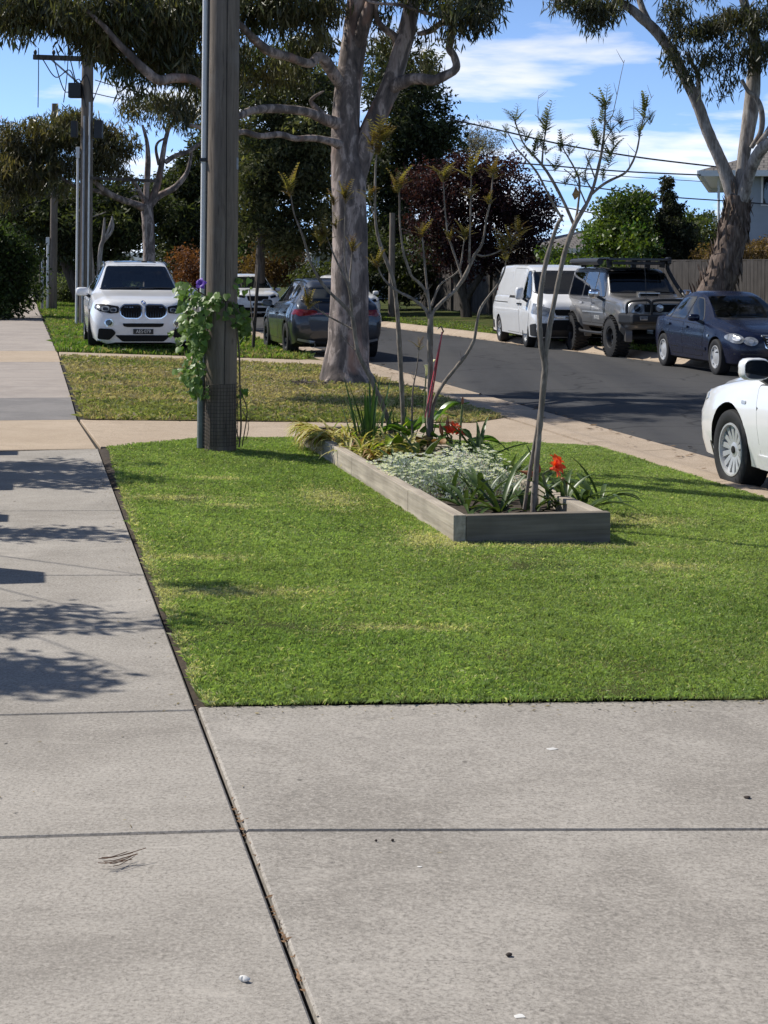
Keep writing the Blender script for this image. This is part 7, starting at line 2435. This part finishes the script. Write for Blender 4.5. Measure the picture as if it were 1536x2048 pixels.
for q in (arc_strip(ds.wy[0], .36, .395, .45, 0, math.pi), arc_strip(ds.wy[1], .36, .395, .45, 0, math.pi)):
    ds.both(q, .012, 'wheel_arch', M['darkalloy'], skirt=.015)
ds.p(rpoly([(-.56, -1.50), (.56, -1.50), (.52, -1.82), (-.52, -1.82)], .05), '+z', .02, 'spoiler', P_GREY, skirt=.03)


# ---- white van
def van_stations():
    return [(2.632, .42, .62, .68, .78, .62, .90, .48), (2.58, .26, .82, .86, .90, .78, 1.05, .60), (2.45, .22, .90, .94, 1.0, .86, 1.13, .70), (2.15, .22, .93, .965, 1.10, .90, 1.22, .78), (1.98, .22, .94, .97, 1.13, .91, 1.28, .80), (1.25, .22, .945, .975, 1.16, .925, 1.83, .74), (1.05, .22, .945, .975, 1.17, .925, 1.91, .73), (.6, .22, .945, .975, 1.18, .925, 1.97, .74),
            (-1.0, .22, .945, .975, 1.18, .925, 1.985, .75), (-2.2, .22, .945, .975, 1.18, .92, 1.97, .75), (-2.5, .24, .94, .965, 1.17, .90, 1.93, .73), (-2.60, .30, .92, .94, 1.14, .87, 1.86, .69), (-2.63, .38, .88, .90, 1.1, .82, 1.78, .64)]


dv = Car('parked_van', 'white high roofed delivery van with black lower bumper parked across the road', 'van', by_wheel(3.38, 38.1, -.095, 1.545, .95), -1, van_stations(), P_WHITE, 3.21, .33, .215, 1.70, .37, 'multi', M['alloy'], 12, group=None, y_off=-.06, yaw=-.095)
dv.screen(rpoly([(-.80, 1.30), (.80, 1.30), (.72, 1.80), (-.72, 1.80)], .07), '+y', 'windscreen')
dv.side_windows([rpoly([(1.78, 1.16), (.95, 1.16), (.95, 1.80), (1.22, 1.80)], .06)])
dv.doors([rpoly([(1.72, .32), (1.98, .75), (1.95, 1.12), (.90, 1.12), (.90, .32)], .05), rpoly([(.86, .32), (.86, 1.86), (-.55, 1.88), (-.55, .32)], .06)], [(1.02, 1.02), (.74, 1.02)], M['trim'])
dv.both(rpoly([(-.62, 1.22), (-2.3, 1.22), (-2.3, 1.78), (-.62, 1.80)], .08), .004, 'pressed_panel', P_WHITE, skirt=.004)
dv.both(rpoly([(.70, 1.24), (-.45, 1.24), (-.45, 1.76), (.70, 1.76)], .08), .009, 'pressed_panel', P_WHITE, skirt=.004)
dv.both([(-.58, 1.02), (-2.4, 1.02), (-2.4, 1.04), (-.58, 1.04)], .004, 'slide_rail', M['well'], skirt=0)
dv.both(rpoly([(-2.2, .22), (-2.62, .22), (-2.62, .55), (-2.25, .55)], .03), .008, 'rear_bumper', M['plastic'], skirt=.01)
dv.mirrors(1.12, 1.62, 1.28, .10, .09, .15)
dv.p(rpoly([(-.86, .60), (.86, .60), (.90, .28), (-.90, .28)], .05), '+y', .012, 'front_bumper', M['plastic'], skirt=.05)
dv.both(rpoly([(2.60, .60), (2.10, .55), (2.06, .30), (2.60, .28)], .04), .010, 'bumper_corner', M['plastic'], skirt=.02)
dv.p(rpoly([(-.52, .92), (.52, .92), (.46, .78), (-.46, .78)], .03), '+y', .012, 'grille', M['well'], skirt=.02)
dv.p(rpoly([(-.56, .76), (.56, .76), (.50, .715), (-.50, .715)], .02), '+y', .018, 'grille_bar', M['chrome'], skirt=.02)
dv.p(rpoly([(-.52, .68), (.52, .68), (.56, .44), (-.56, .44)], .03), '+y', .02, 'lower_grille', M['well'], skirt=.0)
dv.p([(-.186, .56), (.186, .56), (.186, .46), (-.186, .46)], '+y', .03, 'number_plate', M['platedark'])
for sd in (-1, 1):
    hl = dv.p(rpoly([(sd * .54, .93), (sd * .86, 1.03), (sd * .90, .80), (sd * .60, .74)][::sd], .05), '+y', .012, 'headlight', M['lamp'], cell=.05)
    dv.p(rpoly([(2.52, .80), (2.50, 1.03), (2.18, 1.06), (2.22, .82)], .05), '-x' if sd < 0 else '+x', .010, 'headlight_wrap', M['lamp'], parent=hl, skirt=.02)
    dv.p(rpoly([(sd * .80, 1.5), (sd * .87, 1.5), (sd * .88, .9), (sd * .80, .9)][::sd], .02), '-y', .01, 'tail_light', M['red'])
dv.tube('wiper', [(-.1, 2.02, 1.28), (-.4, 1.93, 1.33), (-.7, 1.9, 1.32)], .012, M['plastic'], sub=3)


# ---- lifted grey four wheel drive with roof rack
ZL = .13
def truck_stations():
    S_ = [(2.28, .55, .70, .74, .92, .70, 1.02, .62), (2.22, .50, .80, .84, .98, .80, 1.09, .72), (1.9, .48, .84, .87, 1.04, .83, 1.13, .76), (1.0, .46, .86, .885, 1.07, .85, 1.17, .79), (.80, .46, .86, .885, 1.08, .85, 1.20, .79), (.30, .46, .86, .885, 1.09, .85, 1.66, .68), (.12, .46, .86, .885, 1.09, .85, 1.745, .665), (-.2, .46, .86, .885, 1.09, .85, 1.78, .665),
          (-1.2, .46, .86, .885, 1.09, .85, 1.80, .67), (-2.1, .48, .86, .885, 1.09, .85, 1.79, .67), (-2.34, .5, .85, .87, 1.09, .84, 1.74, .66), (-2.42, .55, .80, .83, 1.08, .80, 1.62, .64), (-2.44, .62, .76, .78, 1.06, .76, 1.5, .62)]
    return [(y, zb + ZL * .8, wb, wm, zbt + ZL, wbt, zt + ZL, wt_) for y, zb, wb, wm, zbt, wbt, zt, wt_ in S_]


pt = Car('parked_car', 'lifted grey four wheel drive with bull bar, mud tyres and black roof rack', 'car', by_wheel(4.80, 34.0, -.055, 1.485, .98), -1, truck_stations(), P_GUN, 2.97, .42, .30, 1.66, .47, 'mud', M['darkalloy'], 5, rr=.21, sig=.04, steer=.06, yaw=-.055)
z = ZL
pt.screen(rpoly([(-.72, 1.24 + z), (.72, 1.24 + z), (.635, 1.70 + z), (-.635, 1.70 + z)], .05), '+y', 'windscreen')
pt.side_windows([rpoly([(.62, 1.14 + z), (-.16, 1.14 + z), (-.16, 1.66 + z), (.30, 1.65 + z)], .04), rpoly([(-.24, 1.14 + z), (-1.05, 1.14 + z), (-1.05, 1.67 + z), (-.24, 1.67 + z)], .04), rpoly([(-1.13, 1.14 + z), (-2.15, 1.14 + z), (-2.15, 1.66 + z), (-1.13, 1.67 + z)], .05)])
pt.doors([rpoly([(.78, .55 + z), (.80, 1.05 + z), (-.18, 1.06 + z), (-.18, .55 + z)], .04), rpoly([(-.22, .55 + z), (-.22, 1.06 + z), (-1.10, 1.06 + z), (-1.0, .8 + z), (-.9, .55 + z)], .04)], [(-.05, .98 + z), (-.96, .98 + z)], M['chrome'])
for sd in ('-x', '+x'):
    for wy in pt.wy:
        pt.p(arc_strip(wy, .43, .47, .60, -.15, math.pi + .15), sd, .065, 'wheel_arch', P_GUN, skirt=.075)
    pt.p([(.72, .80 + z), (-.85, .80 + z), (-.85, .77 + z), (.72, .77 + z)], sd, .014, 'body_moulding', M['alloy'], skirt=.014)
    pt.tube('side_step', [((-1 if sd == '-x' else 1) * .90, .95, .50), ((-1 if sd == '-x' else 1) * .93, .6, .47), ((-1 if sd == '-x' else 1) * .93, -.7, .47), ((-1 if sd == '-x' else 1) * .90, -1.0, .50)], .035, M['plastic'])
pt.text('PATROL', (.902, .30, .67 + z), FACE_R, .12, M['platetext'], pt.root, 'lettering', .9)
pt.text('PATROL', (-.902, .30, .67 + z), FACE_L, .12, M['platetext'], pt.root, 'lettering', .9)
pt.mirrors(1.06, .62, 1.20 + z, .12, .07, .095, M['chrome'])
for sd in (-1, 1):
    hl = pt.p(rpoly([(sd * .50, 1.0 + z), (sd * .80, 1.0 + z), (sd * .80, .83 + z), (sd * .52, .83 + z)][::sd], .04), '+y', .014, 'headlight', M['lamp'], cell=.05)
    pt.p(ell(sd * .64, .915 + z, .07, .07, 20), '+y', .02, 'lamp_lens', M['glass'], parent=hl, skirt=0, cell=.04)
    pt.p(rpoly([(2.2, .82 + z), (2.2, 1.0 + z), (2.02, .99 + z), (2.02, .84 + z)], .02), '-x' if sd < 0 else '+x', .012, 'indicator', M['lamp'], skirt=.01)
    # driving lamps
    dl = MB(); dl.lathe([(.001, 2.50), (.06, 2.5), (.095, 2.53), (.10, 2.56), (.085, 2.57), (.08, 2.56), (.001, 2.555)], 22, 'y', c=(sd * .24, 0, .93 + z)); d_ = dl.build('driving_light', M['plastic'], pt.root, smooth=.7)
    dl = MB(); dl.lathe([(.078, 2.562), (.001, 2.575)], 20, 'y', c=(sd * .24, 0, .93 + z)); dl.build('lens', M['lamp'], d_, smooth=.9)
pt.p(rpoly([(-.48, 1.0 + z), (.48, 1.0 + z), (.48, .84 + z), (-.48, .84 + z)], .03), '+y', .012, 'grille', M['well'])
bb = pt.box('bull_bar', (0, 2.46, .70 + z), (1.68, .28, .20), M['plastic'], bevel=.05)
for sd in (-1, 1):
    mb = MB(); mb.box((sd * .80, 2.25, .70 + z), (.20, .50, .24), rz=sd * .35); mb.build('bar_wing', M['plastic'], bb, bevel=.05)
    mb = MB(); mb.box((sd * .60, 2.615, .72 + z), (.17, .02, .08)); mb.build('indicator', M['lamp'], bb, bevel=.01)
    pt.tube('bar_hoop', [(sd * .40, 2.50, .80 + z), (sd * .40, 2.52, .98 + z), (sd * .46, 2.5, 1.08 + z), (sd * .58, 2.46, 1.09 + z), (sd * .80, 2.32, 1.06 + z), (sd * .86, 2.28, .95 + z), (sd * .86, 2.30, .80 + z)], .03, M['plastic'], bb)
pt.tube('bar_hoop', [(-.40, 2.52, .99 + z), (-.36, 2.53, 1.08 + z), (0, 2.54, 1.10 + z), (.36, 2.53, 1.08 + z), (.40, 2.52, .99 + z)], .03, M['plastic'], bb)
pt.p(rpoly([(-.25, 1.18), (.25, 1.18), (.20, .88), (-.20, .88)], .05), '+z', .07, 'bonnet_scoop', P_GUN, skirt=.07)
mb = MB(); mb.box((0, 1.185, 1.155 + z + .035), (.40, .02, .05)); mb.build('scoop_mouth', M['well'], pt.root)
mb = MB(); mb.box((0, 1.19, 1.155 + z + .068), (.46, .05, .015)); mb.build('scoop_lip', M['alloy'], pt.root)
# roof rack with awning
rk = pt.box('roof_rack', (0, -.75, 1.96 + z), (1.34, 2.35, .025), M['trim'], bevel=.006)
for sd in (-1, 1):
    mb = MB(); mb.box((sd * .66, -.75, 1.96 + z), (.04, 2.42, .05)); mb.build('rack_side', M['trim'], rk, bevel=.01)
    for y in (.25, -.75, -1.75):
        mb = MB(); mb.bar((sd * .60, y, 1.78 + z), (sd * .62, y, 1.96 + z), .05, .12); mb.build('rack_foot', M['plastic'], rk)
mb = MB(); mb.box((0, .47, 1.955 + z), (1.36, .04, .055)); mb.build('rack_front', M['trim'], rk, bevel=.01)
mb = MB(); mb.box((0, .40, 1.87 + z), (1.16, .06, .07)); mb.build('light_bar', M['plastic'], rk, bevel=.015)
mb = MB(); mb.tube([(.80, .20, 1.90 + z), (.80, -2.0, 1.90 + z)], .075, 14); mb.build('awning_roll', M['plastic'], rk, smooth=.7)
for y in (.0, -.9, -1.8):
    mb = MB(); mb.box((.72, y, 1.95 + z), (.20, .06, .04)); mb.build('awning_bracket', M['trim'], rk)
# snorkel, aerial
sn = pt.tube('snorkel', [(-.87, 1.10, 1.12 + z), (-.88, .85, 1.2 + z), (-.80, .55, 1.45 + z), (-.73, .28, 1.74 + z), (-.73, .26, 1.86 + z)], .045, M['plastic'])
mb = MB(); mb.box((-.73, .30, 1.93 + z), (.10, .18, .16)); mb.build('snorkel_head', M['plastic'], sn, bevel=.03)
pt.tube('aerial', [(.50, 2.48, .95 + z), (.52, 2.47, 1.5 + z), (.55, 2.45, 1.9 + z)], .006, M['plastic'], bb, 5)
pt.tube('wiper', [(-.05, .80, 1.22 + z), (-.3, .77, 1.25 + z), (-.62, .76, 1.24 + z)], .010, M['plastic'], sub=3)
for y in pt.wy:
    mb = MB(); mb.tube([(-.75, y, .42), (.75, y, .42)], .07, 10); mb.build('axle', M['plastic'], pt.root)


# ---- navy sedan
def sedan_stations(L=4.53, Wd=1.73, H=1.43):
    a, w, h = L / 4.53, Wd / 1.73, H / 1.43
    S_ = [(2.263, .34, .36, .42, .58, .38, .66, .30), (2.23, .24, .52, .58, .62, .52, .72, .42), (2.12, .19, .66, .71, .67, .66, .765, .53), (1.92, .18, .755, .80, .73, .755, .82, .62), (1.65, .18, .795, .845, .78, .80, .87, .66), (1.4, .18, .81, .862, .82, .815, .90, .68), (.98, .18, .82, .865, .875, .82, .965, .70), (.85, .18, .82, .865, .89, .82, 1.0, .69),
          (.45, .18, .82, .865, .90, .82, 1.22, .60), (.10, .18, .82, .865, .905, .82, 1.385, .54), (-.2, .18, .82, .865, .91, .82, 1.45, .535), (-.6, .18, .82, .865, .92, .82, 1.465, .535), (-1.05, .18, .82, .865, .935, .82, 1.40, .53), (-1.35, .18, .82, .865, .945, .82, 1.24, .57), (-1.72, .18, .80, .845, .945, .80, 1.035, .65),
          (-1.95, .20, .76, .80, .93, .76, .99, .64), (-2.12, .24, .68, .72, .88, .68, .965, .58), (-2.22, .30, .58, .62, .82, .57, .93, .48), (-2.263, .38, .48, .52, .76, .45, .86, .38)]
    return [(y * a, zb * h, wb * w, wm * w, zbt * h, wbt * w, zt * h, wt_ * w) for y, zb, wb, wm, zbt, wbt, zt, wt_ in S_]


ns = Car('parked_car', 'dark navy blue sedan with figure eight headlights parked across the road', 'car', by_wheel(5.82, 28.1, -.053, 1.378, .86), -1, sedan_stations(), P_NAVY, 2.715, .315, .205, 1.52, .355, 'holes', M['hubcap'], 7, y_off=.02, rr=.205, yaw=-.053)
ns.screen(rpoly([(-.62, .99), (.62, .99), (.50, 1.375), (-.50, 1.375)], .06), '+y', 'windscreen')
ns.screen(rpoly([(-.58, 1.06), (.58, 1.06), (.47, 1.33), (-.47, 1.33)], .06), '-y', 'rear_window')
ns.side_windows([rpoly([(.58, .93), (-.22, .945), (-.22, 1.335), (.03, 1.315)], .05), rpoly([(-.30, .948), (-1.05, .965), (-1.03, 1.29), (-.80, 1.335), (-.30, 1.34)], .05), rpoly([(-1.11, .968), (-1.42, .985), (-1.12, 1.235)], .03)], .018)
ns.doors([rpoly([(.72, .30), (.82, .84), (-.24, .88), (-.24, .30)], .05), rpoly([(-.28, .30), (-.28, .88), (-1.25, .90), (-1.16, .66), (-.92, .30)], .05)], [(-.10, .80), (-1.05, .83)], P_NAVY)
for ax in ('-x', '+x'):
    ns.p([(.92, .46), (-.95, .49), (-.95, .435), (.92, .405)], ax, .016, 'side_moulding', P_NAVY, skirt=.016)
    ns.p(rpoly([(1.0, .66), (1.08, .66), (1.08, .70), (1.0, .70)], .015), ax, .01, 'side_repeater', M['lamp'], skirt=.01)
ns.mirrors(.965, .62, .985, .10, .075, .065)
for sd in (-1, 1):
    hl = ns.p(ell(sd * .72, .665, .095, .085, 24), '+y', .018, 'headlight', M['lamp'], skirt=.04, cell=.04)
    ns.p(ell(sd * .72, .665, .045, .04, 20), '+y', .028, 'lamp_lens', M['alloy'], parent=hl, skirt=0, cell=.04)
    h2 = ns.p(ell(sd * .53, .625, .11, .075, 24), '+y', .016, 'headlight', M['lamp'], skirt=.04, cell=.04)
    ns.p(ell(sd * .53, .625, .04, .035, 20), '+y', .026, 'lamp_lens', M['alloy'], parent=h2, skirt=0, cell=.04)
    ns.p(ell(sd * .62, .30, .06, .04, 18), '+y', .01, 'fog_light', M['lamp'], skirt=.02, cell=.04)
    ns.p(rpoly([(sd * .46, .86), (sd * .72, .84), (sd * .72, .70), (sd * .52, .70)][::sd], .03), '-y', .01, 'tail_light', M['red'])
gq = [(-.34, .72), (.34, .72), (.28, .52), (.18, .495), (-.18, .495), (-.28, .52)]
gf = ns.p(rpoly(grow(gq, .022), .03), '+y', .018, 'grille_frame', M['chrome'], skirt=.03)
ns.p(rpoly(gq, .03), '+y', .022, 'grille', M['well'], parent=gf, skirt=0)
for i in range(4): ns.p([(-.28, .545 + i * .043), (.28, .545 + i * .043), (.28, .557 + i * .043), (-.28, .557 + i * .043)], '+y', .034, 'grille_slat', M['alloy'], parent=gf, skirt=.01)
star = MB()
for k in range(3):
    a = math.pi / 2 + k * 2.0944
    star.bar((0, 2.10, .80), (.036 * math.cos(a), 2.10, .80 + .036 * math.sin(a)), .008)
star.tube([(.038 * math.cos(a), 2.10, .80 + .038 * math.sin(a)) for a in np.linspace(0, 6.283, 22)], .004, 5)
star.bar((0, 2.10, .745), (0, 2.10, .765), .008)
star.build('bonnet_star', M['chrome'], ns.root)
ns.p(rpoly([(-.45, .36), (.45, .36), (.40, .25), (-.40, .25)], .03), '+y', .008, 'lower_intake', M['well'], skirt=0)
ns.p([(-.186, .46), (.186, .46), (.186, .37), (-.186, .37)], '+y', .025, 'number_plate', M['platedark'])
ns.p([(-.85, .415), (.85, .415), (.85, .39), (-.85, .39)], '+y', .010, 'bumper_strip', M['plastic'], skirt=.01)
ns.tube('wiper', [(-.02, .90, .985), (-.3, .87, 1.0), (-.58, .84, .995)], .008, M['plastic'], sub=3)
ns.tube('wiper', [(.50, .88, .985), (.2, .885, 1.0), (-.1, .88, 1.005)], .008, M['plastic'], sub=3)

# ---- white sedan close to us on the right
ws = Car('parked_car', 'white sedan cut off by the right edge, silver wheel cover at the kerb', 'car', (10.6, 6.40), 1, sedan_stations(4.82, 1.82, 1.47), P_WHITE, 2.775, .325, .215, 1.56, .375, 'multi', M['hubcap'], 14, rr=.218, z=-.225)
ws.screen(rpoly([(-.66, 1.02), (.66, 1.02), (.53, 1.385), (-.53, 1.385)], .06), '+y', 'windscreen')
ws.screen(rpoly([(-.61, 1.09), (.61, 1.09), (.50, 1.37), (-.50, 1.37)], .06), '-y', 'rear_window')
ws.side_windows([rpoly([(.60, .965), (-.24, .98), (-.24, 1.37), (.03, 1.35)], .05), rpoly([(-.32, .982), (-1.15, 1.0), (-1.10, 1.32), (-.85, 1.37), (-.32, 1.375)], .05)], .02)
ws.doors([rpoly([(.80, .31), (.88, .88), (-.26, .92), (-.26, .31)], .05), rpoly([(-.30, .31), (-.30, .92), (-1.32, .94), (-1.22, .66), (-.98, .31)], .05)], [(-.12, .83), (-1.12, .86)], P_WHITE)
ws.mirrors(1.03, .66, 1.02, .115, .075, .085)
for ax in ('-x', '+x'):
    ws.p(rpoly([(.86, .345), (-1.0, .345), (-1.0, .235), (.86, .235)], .02), ax, .014, 'side_skirt', P_WHITE, skirt=.014)
    ws.p(rpoly([(1.06, .72), (1.14, .72), (1.14, .745), (1.06, .745)], .01), ax, .006, 'side_repeater', M['lamp'], skirt=.006)
    ws.p(rpoly([(1.84, .19), (1.80, .36), (1.76, .36), (1.78, .19)], .01), ax, .004, 'mud_flap', M['plastic'], skirt=.02)
for sd in (-1, 1):
    ws.p(rpoly([(sd * .50, .74), (sd * .80, .78), (sd * .84, .68), (sd * .52, .62)][::sd], .04), '+y', .012, 'headlight', M['lamp'])
    ws.p(rpoly([(sd * .46, .90), (sd * .74, .90), (sd * .74, .74), (sd * .50, .74)][::sd], .03), '-y', .012, 'tail_light', M['red'])
ws.p(rpoly([(-.38, .70), (.38, .70), (.34, .60), (-.34, .60)], .03), '+y', .012, 'grille', M['well'])

xs.finish([(.38, -.15, 1.18), (-.38, -.15, 1.18), (.40, -1.15, 1.16), (-.40, -1.15, 1.16)], (.38, .48, 1.10))
ds.finish([(.37, -.2, 1.08), (-.37, -.2, 1.08)], (.37, .4, 1.0))
dv.finish([(.42, 1.05, 1.30), (-.42, 1.05, 1.30)], (.42, 1.55, 1.25))
pt.finish([(.38, -.05, 1.32), (-.38, -.05, 1.32), (.40, -1.1, 1.30), (-.40, -1.1, 1.30)], (.38, .45, 1.28))
ns.finish([(.36, -.2, .98), (-.36, -.2, .98), (.36, -1.1, .96), (-.36, -1.1, .96)], (.36, .38, .96))
ws.finish([(.37, -.2, 1.0), (-.37, -.2, 1.0)], (.37, .4, .98))
mb = MB(); mb.box((0, .20, 1.50), (.24, .03, .07)); mb.build('rear_view_mirror', M['plastic'], xs.root, bevel=.012)

# ---- two white cars farther up the street
def far_suv(label, pos, facing, scale=(4.6, 1.86, 1.66)):
    c = Car('parked_car', label, 'car', pos, facing, suv_stations(*scale), P_WHITE, 2.70, .355, .235, 1.60, .40, 'alloy', M['alloy'], 5, group='white cars farther up the street', cut=False)
    k = scale[2] / 1.762
    c.screen(rpoly([(-.70, 1.19 * k), (.70, 1.19 * k), (.56, 1.62 * k), (-.56, 1.62 * k)], .05), '+y', 'windscreen')
    c.side_windows([rpoly([(.56, 1.15 * k), (-.26, 1.16 * k), (-.26, 1.60 * k), (.08, 1.585 * k)], .04), rpoly([(-.32, 1.16 * k), (-1.5, 1.20 * k), (-1.5, 1.56 * k), (-.32, 1.60 * k)], .04)])
    for sd in (-1, 1):
        c.p(rpoly([(sd * .46, .86 * k), (sd * .80, .93 * k), (sd * .84, .84 * k), (sd * .50, .77 * k)][::sd], .03), '+y', .012, 'headlight', M['trim'])
        c.p(rpoly([(sd * .52, .50 * k), (sd * .76, .52 * k), (sd * .76, .36 * k), (sd * .54, .34 * k)][::sd], .04), '+y', .012, 'fog_light', M['well'])
    c.p(rpoly([(-.42, .86 * k), (.42, .86 * k), (.36, .66 * k), (-.36, .66 * k)], .05), '+y', .012, 'grille', M['well'])
    c.p(rpoly([(-.5, .40 * k), (.5, .40 * k), (.44, .24 * k), (-.44, .24 * k)], .04), '+y', .012, 'lower_intake', M['well'])
    c.p([(-.186, .58 * k), (.186, .58 * k), (.186, .48 * k), (-.186, .48 * k)], '+y', .02, 'number_plate', M['platedark'])
    c.mirrors(1.02, .66, 1.10 * k, .10, .08, .07)
    c.finish()
    return c


far_suv('white four wheel drive across the road, half hidden behind the big gum trunk', (54.5, 10.6), -1)
far_suv('white car far up the road seen between near pole and thin stake', (62.0, 8.35), -1)
